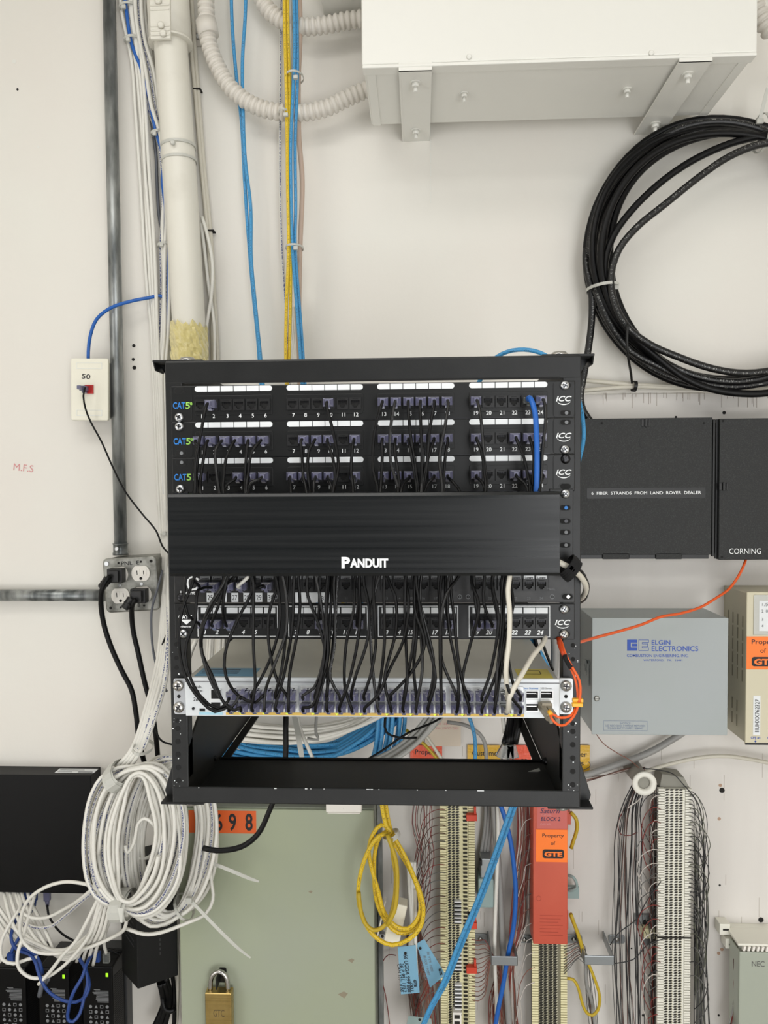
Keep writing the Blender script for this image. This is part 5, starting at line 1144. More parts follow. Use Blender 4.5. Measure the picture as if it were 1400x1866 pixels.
for s_, u0, v0, u1, v1, bo in (('ELGIN', 596, 514, 725, 546, .012), ('ELECTRONICS', 596, 555, 917, 590, .012), ('COMBUSTION ENGINEERING. INC.', 425, 612, 850, 631, .008), ('WATERFORD.   PA.   16441', 538, 647, 808, 659, .004)):
    a_, b_ = cpx(u0, v1), cpx(u1, v0); mb.text(s_, (a_.x+b_.x)/2, (a_.z+b_.z)/2, b_.z-a_.z, y, bold=bo, w=b_.x-a_.x)
mb.build('lettering', 'ink_blue', lid)
mb = MB(); a_, b_ = cpx(264, 1138), cpx(567, 1073); mb.frame(a_.x, a_.z, b_.x, b_.z, .0004, y, y+.0003)
for s_, u0, v0, u1, v1 in (('NOTICE', 380, 1082, 450, 1094), ('USE NEC CLASS 1 WIRING METHODS', 278, 1099, 552, 1111), ('EQUIVALENT TO SUPPLY WIRING', 294, 1116, 536, 1128)):
    a_, b_ = cpx(u0, v1), cpx(u1, v0); mb.text(s_, (a_.x+b_.x)/2, (a_.z+b_.z)/2, b_.z-a_.z, y, w=b_.x-a_.x)
mb.build('notice_lettering', mat('faded_blue', (110, 124, 152), .6), lid)
p = cpx(217, 917); mb = MB().lathe((p.x, -eo-.001, p.z), (0, -1, 0), [(0, .0048), (.001, .0048), (.0022, .0032)], n=16).box(p.x-.0045, -eo-.0035, p.z-.0004, p.x+.0045, -eo-.0028, p.z+.0004, 1); mb.build('screw', ['galv_box', 'hole_dark'], t)
mb = MB(); z = at(1075, 1222, .09).z
for k in range(1): mb.lathe((xl, -.065, z), (-1, 0, 0), [(0, .014), (.002, .014), (.0025, .009)], n=20).lathe((xl-.0026, -.065, z), (-1, 0, 0), [(0, .006), (.001, .006)], n=14)
mb.build('knockout', 'elgin_grey', t); 
mb = MB().box(xl-.003, -.094, z-.026, xl-.0015, -.086, z+.018).box(xl-.003, -.094, z+.012, xl, -.086, z+.018); mb.build('hasp_plate', 'elgin_grey', t, bevel=.0006)
# ---------------------------------------------------------------- beige carrier box, right edge
go = .11
t = thing('carrier_box', 'beige vented telephone carrier box with an orange sticker, cut by the right edge', 'telephone box', at(1390, 1215, 0))
MB().pbox(1361, 1081, 1500, 1355, go-.002, .006).build('body', 'beige_side', t, bevel=.001)
MB().pbox(1360, 1079, 1505, 1358, go, go-.004).build('front_panel', 'beige_box', t, bevel=.0012)
MB().pbox(1359, 1354.5, 1505, 1358, go+.0006, go-.002).build('bottom_trim', 'dark_print', t)
xs = at(1361, 1215, go-.002).x; mb = MB()
for col in range(4):
    yy = -.028-.021*col
    for z0, z1 in ((1115, 1135), (1139, 1159), (1163, 1183), (1187, 1207), (1211, 1231), (1270, 1290), (1296, 1316)):
        if z0 > 1250 and col == 3: continue
        za, zb_ = at(1340, z0, .05).z, at(1340, z1, .05).z; mb.box(xs-.0006, yy-.0013, zb_, xs+.0005, yy+.0013, za)
mb.build('vent_slots', mat('vent_dark', (120, 114, 96), .7), t)
mb = MB().pbox(1361, 1160, 1505, 1220, go+.0005, go); ns = mb.build('orange_sticker', 'orange_sticker', t)
mb = MB()
A = rect(1370, 1163, 1400, 1176, go); hh = .0105
p = at(1370, 1169, go); mb.text('Property', p.x, p.z, .0085, -go-.0008, bold=.004, w=.047, align='L'); p = at(1391, 1185, go); mb.text('of', p.x, p.z, .0085, -go-.0008, bold=.004)
p0, p1 = at(1370, 1214, go), at(1416, 1197, go)
mb.rrect(p0.x, p0.z, p1.x, p1.z, .0045, -go-.0008, -go-.0004, 0); mb.text('GTE', (p0.x+p1.x)/2, (p0.z+p1.z)/2, .0095, -go-.0012, 1, bold=.05, w=(p1.x-p0.x)*.82); mb.build('lettering', ['dark_print', 'orange_sticker'], ns)
mb = MB().pbox(1374, 1084, 1500, 1157, go+.0015, go); fr = mb.build('card_window', 'nylon', t, bevel=.0006)
mb = MB().pbox(1384, 1095, 1490, 1150, go+.0019, go+.0012); cd = mb.build('card', 'label_white', t)
mb = MB()
for s_, py in (('1', 1101), ('2', 1113), ('3', 1128), ('4', 1140)):
    p = at(1389, py, go); mb.text(s_, p.x, p.z, .0050, -go-.0022); 
p = at(1396, 1101, go); mb.text('/5', p.x, p.z, .0060, -go-.0022, shear=.3); p = at(1397, 1113, go); mb.text('8', p.x, p.z, .0050, -go-.0022); mb.build('handwriting', 'dark_print', cd)
mb = MB().pbox(1373, 1268, 1386, 1340, go+.0005, go); st = mb.build('serial_label', 'label_white', t)
p = at(1379.5, 1304, go); MB().text('1IUHXX762327', p.x, p.z, .0072, -go-.0008, bold=.004, w=.057, ang=PI/2).build('lettering', 'dark_print', st)
p = at(1377, 1344, go); mb = MB().text('CPE #1', p.x, p.z, .0036, -go-.0004, bold=.02, w=.016); mb.text('CPE #2', p.x+.028, p.z, .0036, -go-.0004, bold=.02, w=.016); mb.box(p.x-.0003, -go-.0004, p.z-.0085, p.x+.0003, -go, p.z-.003).prism([(p.x-.002, p.z-.006), (p.x+.002, p.z-.006), (p.x, p.z-.009)], -go-.0004, -go); mb.build('lettering', 'ink_blue', t)
# ---------------------------------------------------------------- flat black box (switch on wall) lower left
so = .045
t = thing('wall_mounted_switch', 'flat black box mounted on the lower left wall with network cables plugged in underneath', 'network switch', at(70, 1520, 0))
MB().pbox(-80, 1412, 168, 1627, so, .0).build('chassis', 'device_black', t, bevel=.0012)
A = rect(-80, 1412, 168, 1627, so); zt_ = A[3]
p0 = at(103, 1405, so-.02); p1 = at(174, 1405, so-.02)
mb = MB().box(p0.x, -so+.012, zt_, p1.x, -so+.033, zt_+.0003); sl = mb.build('label', 'label_white', t)
mb = MB()
for k, yy in enumerate((.016, .021, .026)): mb.box(p0.x+.004, -so+yy, zt_+.0003, p0.x+.032+(k*.01), -so+yy+.0012, zt_+.0005)
mb.box(p0.x+.044, -so+.015, zt_+.0003, p1.x-.004, -so+.018, zt_+.0005).build('small_print', 'dark_print', sl)
def cord_plug(cab, px, py, off, m, tail=True):
    p = at(px, py, off); q = MB().box(p.x-.006, p.y-.004, p.z-.010, p.x+.006, p.y+.004, p.z+.008)
    if tail: q.lathe((p.x, p.y, p.z-.010), (0, 0, -1), [(0, .0045), (.012, .003)], n=10)
    q.build('plug', m, cab, bevel=.001)
c86 = cable('patch_cord', [(86, 1645, .025), (88, 1665, .035), (98, 1685, .045), (115, 1703, .05), (138, 1716, .05), (160, 1726, .045), (190, 1728, .04), (225, 1735, .04)], .04, .0021, 'cord_black', 'thin black patch cord falling from the violet plug behind the white cables')
NB = 'navy_cable'
cord_plug(c86, 86, 1632, .025, 'boot')
c48 = cable('patch_cord', [(48, 1640, .03), (36, 1660, .05), (26, 1685, .07), (20, 1705, .09), (24, 1722, .10), (34, 1732, .10), (52, 1738, .11), (64, 1752, .13), (72, 1778, .14), (86, 1804, .14), (110, 1821, .14), (138, 1826, .14), (156, 1815, .14), (163, 1795, .13), (157, 1770, .12), (146, 1748, .11), (136, 1738, .10)], .1, .003, NB, 'dark blue cable looping from the flat black box down across the power injectors')
cord_plug(c48, 48, 1632, .025, NB)
c62 = cable('patch_cord', [(62, 1640, .03), (56, 1662, .05), (44, 1690, .07), (33, 1712, .09), (24, 1726, .10), (20, 1740, .10)], .1, .003, NB, 'dark blue cable running from the flat black box to the left power injector')
cord_plug(c62, 62, 1632, .025, NB); cord_plug(c62, 20, 1744, .10, NB, False)
c170 = cable('patch_cord', [(170, 1738, .10), (160, 1752, .13), (150, 1780, .15), (134, 1808, .16), (125, 1838, .16), (124, 1858, .16), (133, 1862, .16), (146, 1846, .15), (153, 1818, .14), (160, 1790, .13), (156, 1765, .12), (146, 1750, .11)], .1, .003, NB, 'dark blue cable making a narrow loop in front of the gap between two power injectors')
cord_plug(c170, 177, 1742, .10, NB, False)
cable('patch_cord', [(40, 1728, .10), (55, 1732, .11), (70, 1748, .12), (78, 1775, .12)], .1, .003, NB, 'short dark blue cable beside the left power injector plug')
# power injectors
def injector(x0, x1, yt, label, led):
    io = .085
    A = rect(x0, yt, x1, 1990, io); t = thing('power_injector', label, 'power adapter', ((A[0]+A[2])/2, 0, A[3]))
    MB().box(A[0], -io, A[1], A[2], -.028, A[3]).build('case', 'device_black', t, bevel=.0025)
    MB().box(A[0]+.002, -.028, A[1], A[2]+.004, -.0, A[3]+.0).build('rear_case', 'device_side', t, bevel=.0015)  # lighter grey puts the light on the injector's side into the colour
    mb = MB()
    for k in range(30): z = A[3]-.022-k*.0042; mb.xprism([(-.078, z), (-.040, z-.010), (-.040, z-.0085), (-.078, z+.0015)], A[2]-.0002, A[2]+.0004)
    mb.build('vent_grooves', 'void', t)
    if led: p = at(x1-12, yt+14, io); mb = MB().box(p.x-.0022, -io-.0006, p.z-.004, p.x+.0022, -io, p.z+.003).build('status_light', 'led_green', t)
    mb = MB(); w_ = A[2]-A[0]; xr = A[2]-.008; zl_ = at(60, 1800, io).z; r2 = random.Random(1)
    for k in range(10): mb.box(xr-.017-(.010 if k in (0, 2, 3) else .004)-r2.uniform(0, .004), -io-.0003, zl_-k*.0026, xr-(.016 if k == 0 else 0), -io, zl_-k*.0026-.0012)
    for row in range(4):
        for k in range(4):
            x = xr-.003-k*.0105; z = zl_-.033-row*.0098
            if (row+k) % 3 == 0: mb.disc(x, z, .0030, -io-.0003, -io)
            elif (row+k) % 3 == 1: mb.frame(x-.003, z-.003, x+.003, z+.003, .0008, -io-.0003, -io)
            else: mb.prism([(x-.003, z-.0028), (x+.003, z-.0028), (x, z+.003)], -io-.0003, -io)
    z = zl_-.033-4*.0098+.0005; mb.text('CE', xr-.016, z, .0062, -io-.0003, bold=.02); mb.text('FC', xr-.031, z, .0055, -io-.0003, bold=.02)
    for k in range(14): mb.box(xr-.022+r2.uniform(0, .006), -io-.0003, z-.008-k*.0026, xr, -io, z-.008-k*.0026-.0012)
    mb.build('printed_label', 'grey_print', t)
    return t, A
t1, A1 = injector(-5, 49, 1764, 'leftmost of three black power injectors standing in a row at the lower left', False)
t2, A2 = injector(72, 128, 1765, 'middle of three black power injectors, with a lit green light', True)
t3, A3 = injector(153, 207, 1762, 'right one of three black power injectors, next to the angular black adapter', True)
cw = cable('patch_cord', [(194, 1738, .09), (190, 1722, .10), (192, 1700, .12), (205, 1660, .15), (215, 1600, .16)], .1, .0031, 'white_cable', 'white cable with a clear plug in the top of the right power injector')
cord_plug(cw, 194, 1744, .09, 'clear_plug', False)
p = at(12, 1752, .07)
mb = MB().tube(pts([(98, 1768, .06), (88, 1778, .08), (78, 1792, .09), (72, 1815, .09)]), .0045, 0, 10).tube(pts([(108, 1768, .06), (96, 1776, .08), (84, 1792, .085)]), .003, 0, 8); mb.build('power_cord', 'darkgrey_cable', label='dark grey cords bent in front of the middle power injector', cat='power cord')
cable('power_cord', [(218, 1738, .05), (200, 1732, .05), (178, 1728, .05), (150, 1726, .045)], .05, .0022, 'cord_black', 'thin black cord running left from the angular black adapter behind the cables')
# angular black adapter
t = thing('power_adapter', 'big angular black power adapter with side vents hanging below the white coil', 'power adapter', at(262, 1730, .05), rot=None)
ang = math.radians(32); pe = at(249, 1700, .125)        # nearest vertical edge
zt2, zb2 = at(249, 1578, .125).z, at(249, 1803, .125).z
L1, L2 = .036, .086
d1 = Vector((-math.cos(ang), math.sin(ang)*1.4, 0)); d1.normalize(); d2 = Vector((math.cos(ang), math.sin(ang)*1.25, 0)); d2.normalize()
v1, v2 = Vector((-.048, .049, 0)), Vector((.061, .041, 0)); d1, d2 = v1.normalized(), v2.normalized(); base = [pe, pe+v2, pe+v2+v1, pe+v1]
mb = MB(); mb.add([(v.x, v.y, zb2) for v in base]+[(v.x, v.y, zt2) for v in base], [(0, 3, 2, 1), (4, 5, 6, 7), (0, 1, 5, 4), (1, 2, 6, 5), (2, 3, 7, 6), (3, 0, 4, 7)]).build('case', 'adapter_black', t, bevel=.002)
mb = MB()
for k in range(8):
    z = zt2-.075-k*.0105; a_ = pe+d1*.012; b_ = pe+d1*.048; nr = Vector((d1.y, -d1.x, 0)).normalized(); nr = nr if nr.y < 0 else -nr
    mb.add([(a_.x+nr.x*.0004, a_.y+nr.y*.0004, z-.006), (b_.x+nr.x*.0004, b_.y+nr.y*.0004, z+.001), (b_.x+nr.x*.0004, b_.y+nr.y*.0004, z+.004), (a_.x+nr.x*.0004, a_.y+nr.y*.0004, z-.003)], [(0, 1, 2, 3)])
nr2 = Vector((d2.y, -d2.x, 0)).normalized(); nr2 = nr2 if nr2.y < 0 else -nr2
for k in range(14):
    z = zt2-.06-k*.0085; a_ = pe+d2*.040+nr2*.0004; b_ = pe+d2*.042+nr2*.0004
    mb.add([(a_.x, a_.y, z-.005), (b_.x, b_.y, z-.005), (b_.x, b_.y, z), (a_.x, a_.y, z)], [(0, 1, 2, 3)])
mb.build('vents', 'device_side', t)
t = thing('cord_bundle', 'bundle of thick black power cords running down from the black adapter', 'cables', at(300, 1850, .04))
for k, PP in enumerate(([(292, 1790, .07), (297, 1810, .06), (299, 1830, .05), (292, 1850, .05), (278, 1880, .05)], [(298, 1788, .07), (305, 1805, .06), (304, 1830, .05), (296, 1855, .05), (284, 1885, .05)], [(302, 1780, .07), (308, 1800, .06), (310, 1830, .05), (303, 1860, .05), (295, 1890, .05)], [(312, 1760, .06), (317, 1800, .05), (318, 1850, .05), (316, 1890, .05)], [(296, 1815, .06), (300, 1838, .065), (310, 1843, .065), (320, 1838, .06)])):
    MB().tube(pts(PP), (.0065, .0060, .0050, .004, .0045)[k], 0, 10).build('cord', 'cord_black', t)
cable('network_cable', [(318, 1690, .05), (322, 1730, .05), (324, 1780, .045), (322, 1840, .045), (320, 1890, .045)], .05, .0042, 'beige_cable', 'grey-white cable running down between the black adapter and the green cabinet', n=10)
# ---------------------------------------------------------------- green cabinet with padlock
co = .10
t = thing('metal_cabinet', 'sage green painted metal cabinet on the wall below the rack', 'cabinet', at(508, 1700, 0))
A = rect(328, 1472, 684, 1960, co)
MB().box(A[0]+.001, -co+.004, A[1], A[2], -.0, A[3]).build('body', 'cabinet_edge', t, bevel=.001)
MB().box(A[0], -co, A[1], A[2]-.001, -co+.012, A[3]-.003).build('door', 'cabinet_green', t, bevel=.0015)
MB().box(A[2]+.001, -.03, A[1], A[2]+.010, 0, A[3]).build('side_strip', 'galv', t, bevel=.0006, label='pale metal side strip')
mb = MB()
for px, py, s_ in ((566, 1625, .004), (625, 1812, .009), (640, 1750, .006)):
    p = at(px, py, co); mb.prism([(p.x-s_, p.z), (p.x+s_*.2, p.z+s_*.6), (p.x+s_, p.z+s_*.2), (p.x+s_*.3, p.z-s_*.8)], -co-.0002, -co+.001)
mb.build('scuff_mark', mat('scuff', (141, 132, 112), .6), t)
A = rect(344, 1477, 467, 1518, co); mb = MB().box(A[0], -co-.0004, A[1], A[2], -co, A[3]); ns = mb.build('number_sticker', 'orange_sticker2', t)
mb = MB()
for s_, px in (('6', 399), ('9', 424), ('8', 454)): p = at(px, 1497, co); mb.text(s_, p.x, p.z, .031, -co-.0008, bold=.02, w=.0135)
mb.build('lettering', 'dark_print', ns)
mb = MB().pbox(594, 1450, 659, 1481, co+.022, co+.001); t = thing('door_sensor', 'small white plastic sensor on the top edge of the green cabinet, under the rack', 'sensor', at(626, 1466, co)); mb.build('case', 'outlet_white', t, bevel=.0015)
MB().pbox(597, 1481, 656, 1483, co+.018, co+.001).build('base', 'outlet_white', t, bevel=.0006)
p = at(626, 1473, co+.022); MB().text('1', p.x, p.z, .0022, p.y-.0003).build('mark', 'grey_print', t)
# padlock
po = .125; A = rect(374, 1810, 422, 1895, po)
t = thing('padlock', 'brass padlock stamped with letters hanging from the hasp of the green cabinet', 'padlock', ((A[0]+A[2])/2, -po, A[1]))
MB().box(A[0], -po, A[1], A[2], -po+.019, A[3]).build('body', 'brass', t, bevel=.002, seg=3)
p = at(399, 1846, po); MB().text('GTC', p.x, p.z, .0135, -po-.0004, bold=-.0, w=.020).build('stamped_letters', mat('brass_dark', (96, 80, 48), .5), t)
MB().tube([Vector(v) for v in ((A[0]+.008, -po+.009, A[3]-.004), (A[0]+.0085, -po+.009, A[3]+.014), (A[0]+.013, -po+.009, A[3]+.028), ((A[0]+A[2])/2, -po+.009, A[3]+.034), (A[2]-.013, -po+.009, A[3]+.028), (A[2]-.0085, -po+.009, A[3]+.014), (A[2]-.008, -po+.009, A[3]-.004))], .0042, 0, 14).build('shackle', 'steel', t)
B = rect(399, 1763, 413, 1790, co); mb = MB().rrect(B[0], B[1], B[2], B[3], .003, -co-.001, -co); mb.box(B[0]+.001, -po-.001, B[1]+.003, B[0]+.003, -co, B[3]-.004); hs = [o for o in C.objects if o.name == 'metal_cabinet'][0]; mb.build('hasp', 'rack_black', hs, bevel=.0006)
# ---------------------------------------------------------------- yellow cable coil
t = thing('cable_coil', 'small coil of yellow cable hanging right of the green cabinet', 'cable coil', at(715, 1600, .14))
YC = 'mustard_cable'
for k, (PP, m) in enumerate((([(700, 1440), (707, 1490), (716, 1524), (735, 1560), (756, 1600), (770, 1642), (768, 1675), (750, 1697), (726, 1700), (704, 1680), (686, 1640), (682, 1590), (684, 1550), (694, 1522), (712, 1514), (718, 1524)], 'yellow_cable'),
      ([(693, 1440), (700, 1490), (712, 1524), (728, 1552), (750, 1590), (765, 1634), (764, 1668), (744, 1692), (722, 1688), (700, 1662), (690, 1625), (677, 1580), (672, 1552), (680, 1520), (695, 1503), (708, 1510), (716, 1526)], 'yellow_cable'),
      ([(716, 1522), (738, 1560), (760, 1612), (772, 1655), (766, 1690), (745, 1712), (715, 1722), (690, 1712), (670, 1690), (655, 1650), (653, 1620), (660, 1580), (674, 1545), (690, 1524), (706, 1518)], 'yellow_cable'),
      ([(714, 1526), (716, 1560), (721, 1590), (719, 1640), (712, 1670), (697, 1690), (680, 1695), (664, 1680), (656, 1650), (654, 1626)], YC),
      ([(706, 1520), (722, 1570), (724, 1620), (719, 1660), (706, 1685)], YC))):
    MB().tube(pts(PP, .15+.008*k), .0036, 0, 10, .01).build('cable', m, t)
mb = MB(); strap(mb, at(714, 1523, .16), (.5, 0, -1), .014, .016, .008, .001); mb.build('tape_wrap', 'nylon', t)
# ---------------------------------------------------------------- connecting blocks
def block(label, x0, x1, ytop, ybot, off, body, tooth, lc=1, rc=1, seed=0, cols=(.30, .42, .56, .70), pitch=.00485, hk=.3):
    A = rect(x0, ytop, x1, ybot, off); W = A[2]-A[0]
    t = thing('connecting_block', label, 'connecting block', ((A[0]+A[2])/2, 0, A[3]))
    MB().box(A[0]+W*.08, -off+.012, A[1], A[2]-W*.08, -.006, A[3]-.001).box(A[0]+W*.19, -off+.0008, A[1], A[2]-W*.19, -off+.013, A[3]-.002).build('base', body, t, bevel=.001)
    n = int((A[3]-A[1])/pitch); tw = W*.185
    for s in (0, 1):
        mb = MB(); xa = A[0] if s == 0 else A[2]-tw
        for k in range(n):
            z = A[3]-(k+.5)*pitch; 
            mb.box(xa, -off-.0005*((k % 5) == 0), z-pitch*.36, xa+tw, -off+.008, z+pitch*.36, 0)
        mb.box(xa+.0008, -off+.003, A[1], xa+tw-.0008, -off+.020, A[3]-.001, 1)
        mb.build('fanning_strip', [tooth, 'clip_dark'], t)
    mb = MB(); r2 = random.Random(seed)
    for k in range(n):
        z = A[3]-(k+.5)*pitch
        for ci, cx in enumerate(cols):
            x = A[0]+W*cx; h = pitch*hk
            sh = pitch*.55
            mb.prism([(x-W*.055, z-h), (x+W*.014, z-h), (x+W*.05, z+h), (x-W*.02, z+h)], -off-.0002, -off+.001, 0)
            mb.prism([(x+W*.022, z-h), (x+W*.050, z-h), (x+W*.072, z+h*.3), (x+W*.052, z+h*.3)], -off-.0007, -off+.001, 1)
    mb.build('clip_rows', ['clip_dark', 'clip_light'], t, kind='stuff')
    return t, A
b1, B1 = block('cream-toothed connecting block right of the yellow coil, crossed by two slanting blue cables', 803, 866, 1440, 1930, .05, 'block_cream', 'block_cream', seed=1, cols=(.27, .385, .50), hk=.36)
# bridging clips down the middle of that block
mb = MB(); W1 = B1[2]-B1[0]
for k in range(30):
    z = at(830, 1640+k*7.2, .05).z
    if 1640+k*7.2 < 1680 or 1712 < 1640+k*7.2 < 1765 or 1790 < 1640+k*7.2 < 1842: mb.box(B1[0]+W1*.40, -.0575, z-.0012, B1[0]+W1*.60, -.048, z+.0012, 0 if k < 6 else 0); mb.box(B1[0]+W1*.40, -.0590, z-.0028, B1[0]+W1*.60, -.048, z-.0014, 1)
mb.build('bridging_clips', ['white_print', 'void'], b1, kind='stuff')
mb = MB()
for k in range(int((B1[3]-B1[1])/.0075)): z = B1[3]-(k+.5)*.0075; mb.box(B1[0]+W1*.66, -.0535, z-.0010, B1[0]+W1*.78, -.048, z+.0010)
mb.build('strip_slots', 'clip_dark', b1)
for py in (1483, 1679, 1760):
    A = rect(850, py, 869, py+11, .056); mb = MB().box(A[0], -.062, A[1], A[2], -.048, A[3]).box(A[2]-.005, -.058, A[3]-.001, A[2]-.001, -.052, A[3]+.013); mb.build('red_marker', 'clip_red', b1, bevel=.0008)
p0 = at(833, 1853, .06); mb = MB().box(p0.x-.008, -.066, p0.z-.022, p0.x+.008, -.048, p0.z+.012, 0).box(p0.x-.005, -.0665, p0.z+.001, p0.x+.005, -.066, p0.z+.008, 1).box(p0.x-.005, -.0665, p0.z-.012, p0.x+.005, -.066, p0.z-.004, 1); mb.build('jack_module', ['outlet_white', 'clip_dark'], b1, bevel=.0006)
b2, B2 = block('cream connecting block showing below the long red cover', 970, 1034, 1690, 1930, .05, 'block_body', 'block_cream', seed=2, cols=(.26, .38, .53, .66), hk=.36)
b3, B3 = block('tall white-toothed connecting block standing alone near the right edge', 1199, 1259, 1437, 1930, .055, 'block_white', 'block_white', seed=3, cols=(.26, .40, .55, .68))
mb = MB(); z = at(1230, 1708, .055).z; mb.box(B3[0]-.001, -.057, z-.0012, B3[2]+.001, -.04, z+.0012); mb.build('joint_gap', 'clip_dark', b3)
mb = MB(); A = rect(1196, 1405, 1248, 1440, .03); mb.prism([(A[0], A[1]-.002), (A[2]+.010, A[1]-.002), (A[2]-.006, A[3]-.006), (A[0]+.006, A[3])], -.045, -.006).box(A[0], -.046, A[1]+.010, A[2]-.002, -.044, A[1]+.0115); mb.build('end_bracket', 'spool_grey', b3, bevel=.002)
# red cover over block 2
ro = .078; A = rect(972, 1455, 1035, 1721, ro)
t = thing('block_cover', 'long red plastic cover with an orange property sticker over a connecting block', 'cover', ((A[0]+A[2])/2, 0, (A[1]+A[3])/2))
MB().box(A[0], -ro, A[1], A[2], -ro+.0035, A[3]).box(A[0], -ro+.0035, A[1], A[0]+.003, -.03, A[3]).box(A[2]-.003, -ro+.0035, A[1], A[2], -.03, A[3]).box(A[0]+.003, -ro+.0035, A[1], A[2]-.003, -.05, A[1]+.003).build('cover', 'cover_red', t, bevel=.0012)
for (px0, py0, px1, py1) in ((1036, 1480, 1041, 1503), (1031, 1660, 1036, 1694)): MB().pbox(px0-3, py0, px1, py1, .05, .035).build('side_clip', 'cover_red', t, bevel=.0008)
B = rect(979, 1462, 1035, 1510, ro+.0006); mb = MB().box(B[0], -ro-.0004, B[1], B[2]-.001, -ro, B[3]); lb = mb.build('paper_label', 'label_pink', t)
mb = MB(); p = at(1003, 1477, ro); mb.text('Saturn', p.x, p.z, .0090, -ro-.0008, shear=.3, w=.034); p = at(1004, 1492, ro); mb.text('BLOCK 2', p.x, p.z, .0072, -ro-.0008, shear=.15, w=.034, bold=.005); mb.build('handwriting', mat('ink_navy', (48, 44, 80), .6), lb)
mb = MB(); p = at(994, 1501, ro); mb.text('JACK NO.', p.x, p.z, .0030, -ro-.0008, w=.019); p = at(996, 1485, ro); mb.text('CUSTOMER', p.x, p.z, .0024, -ro-.0007, w=.018); mb.build('lettering', 'faint_red', lb)
B = rect(977, 1512, 1035, 1571, ro+.0006); mb = MB().box(B[0], -ro-.0005, B[1], B[2]-.0005, -ro, B[3]); ns = mb.build('orange_sticker', 'orange_sticker', t)
mb = MB(); p = at(1008, 1522, ro); mb.text('Property', p.x, p.z, .0070, -ro-.0008, w=.038, bold=.004); p = at(1008, 1536, ro); mb.text('of', p.x, p.z, .0070, -ro-.0008, bold=.004)
p0, p1 = at(989, 1563.5, ro), at(1028, 1548, ro); mb.rrect(p0.x, p0.z, p1.x, p1.z, .0042, -ro-.0008, -ro-.0004); mb.text('GTE', (p0.x+p1.x)/2, (p0.z+p1.z)/2, .0080, -ro-.0012, 1, bold=.05, w=(p1.x-p0.x)*.84); mb.build('lettering', ['dark_print', 'orange_sticker'], ns)
p = at(982, 1637, ro); mb = MB()
for k in range(20): a0, a1 = 2*PI*k/20, 2*PI*(k+1)/20; mb.prism([(p.x+.0046*math.cos(a0), p.z+.0046*math.sin(a0)), (p.x+.0046*math.cos(a1), p.z+.0046*math.sin(a1)), (p.x+.0041*math.cos(a1), p.z+.0041*math.sin(a1)), (p.x+.0041*math.cos(a0), p.z+.0041*math.sin(a0))], -ro-.0003, -ro)
for k in range(7): q0 = at(984, 1668+k*6, ro); q1 = at(1026, 1668+k*6, ro); mb.box(q0.x, -ro-.0003, q0.z-.0003, q1.x-(k % 3)*.004, -ro, q0.z+.0003)
mb.build('embossing', mat('red_dark', (158, 60, 42), .5), t)
# clear-grey covered block, bottom right corner
no = .075; A = rect(1347, 1722, 1440, 1960, no); t = thing('connecting_block', 'connecting block under a translucent grey cover marked in pen, in the lower right corner', 'connecting block', ((A[0]+A[2])/2, 0, A[3]))
MB().box(A[0]+.006, -no+.02, A[1], A[2], -.02, A[3]-.002).build('base', 'block_white', t)
MB().box(A[0], -no, A[1], A[2], -no+.004, A[3]-.014).box(A[0], -no+.004, A[1], A[0]+.003, -.03, A[3]-.014).build('cover', 'nec_cover', t, bevel=.0015)
mb = MB()
for k in range(12):
    x = A[0]+.006+k*.008; mb.prism([(x, A[3]-.012), (x+.004, A[3]-.012), (x+.006, A[3]-.004), (x+.002, A[3]-.004)], -no, -no+.006)
mb.build('clip_rows', 'outlet_white', t)
MB().box(A[0]-.002, -no+.002, A[3]-.004, A[2], -.02, A[3]).build('top_edge', 'block_white', t, bevel=.001)
p = at(1382, 1756, no); MB().text('NEC', p.x, p.z, .0105, -no-.0005, w=.022, bold=-.0).build('handwriting', 'wire_grey', t)
for (x0, y0, x1, y1) in ((1312, 1684, 1331, 1704), (1323, 1711, 1342, 1729)):
    mb = MB().pbox(x0, y0, x1, y1, .03, .006, 0); bk = mb.build('mounting_foot', 'block_white', t, bevel=.001); mb = MB().pbox(x0+6, y0+9, x1-2, y0+12, .0305, .03); mb.build('slot', 'hole_dark', bk)
MB().pbox(1331, 1690, 1440, 1706, .02, .006).build('wall_bracket', 'block_white', t, bevel=.002)
# ---------------------------------------------------------------- wire rings
def wire_ring(x0, y0, x1, y1, plates, label):
    f_ = .085; A = rect(x0, y0, x1, y1, f_); t = thing('wire_ring', label, 'bracket', ((A[0]+A[2])/2, 0, (A[1]+A[3])/2))
    mb = MB().box(A[0], -f_, A[1], A[2], -f_+.0025, A[3])
    for xs in (A[0], A[2]-.0025): mb.box(xs, -f_, A[1], xs+.0025, -.006, A[3])
    mb.build('ring', 'ring_metal', t, bevel=.0022)
    for (u0, v0, u1, v1) in plates:
        B = rect(u0, v0, u1, v1, .012); mb = MB().rrect(B[0], B[1], B[2], B[3], .004, -.0095, -.006); pl_ = mb.build('foot_plate', 'ring_metal', t, bevel=.0006)
        MB().lathe(((B[0]+B[2])/2, -.0095, (B[1]+B[3])/2), (0, -1, 0), [(0, .0045), (.002, .004), (.0028, .002)], n=12).build('screw', 'steel', pl_)
wire_ring(895, 1743, 944, 1760, ((862, 1704, 889, 1721), (944, 1706, 968, 1720)), 'grey metal wire ring holding white, grey and blue cables between the cream blocks')
wire_ring(1065, 1742, 1120, 1759, ((1031, 1706, 1062, 1720), (1110, 1706, 1140, 1721)), 'empty grey metal wire ring between the red cover and the tall white block')
mb = MB().pbox(1170, 1669, 1190, 1722, .012, .006).pbox(1158, 1668, 1192, 1686, .014, .006); t = thing('mounting_bracket', 'small metal plate with a slotted screw left of the tall white block', 'bracket', at(1176, 1690, .01)); mb.build('plate', 'ring_metal', t, bevel=.0008)
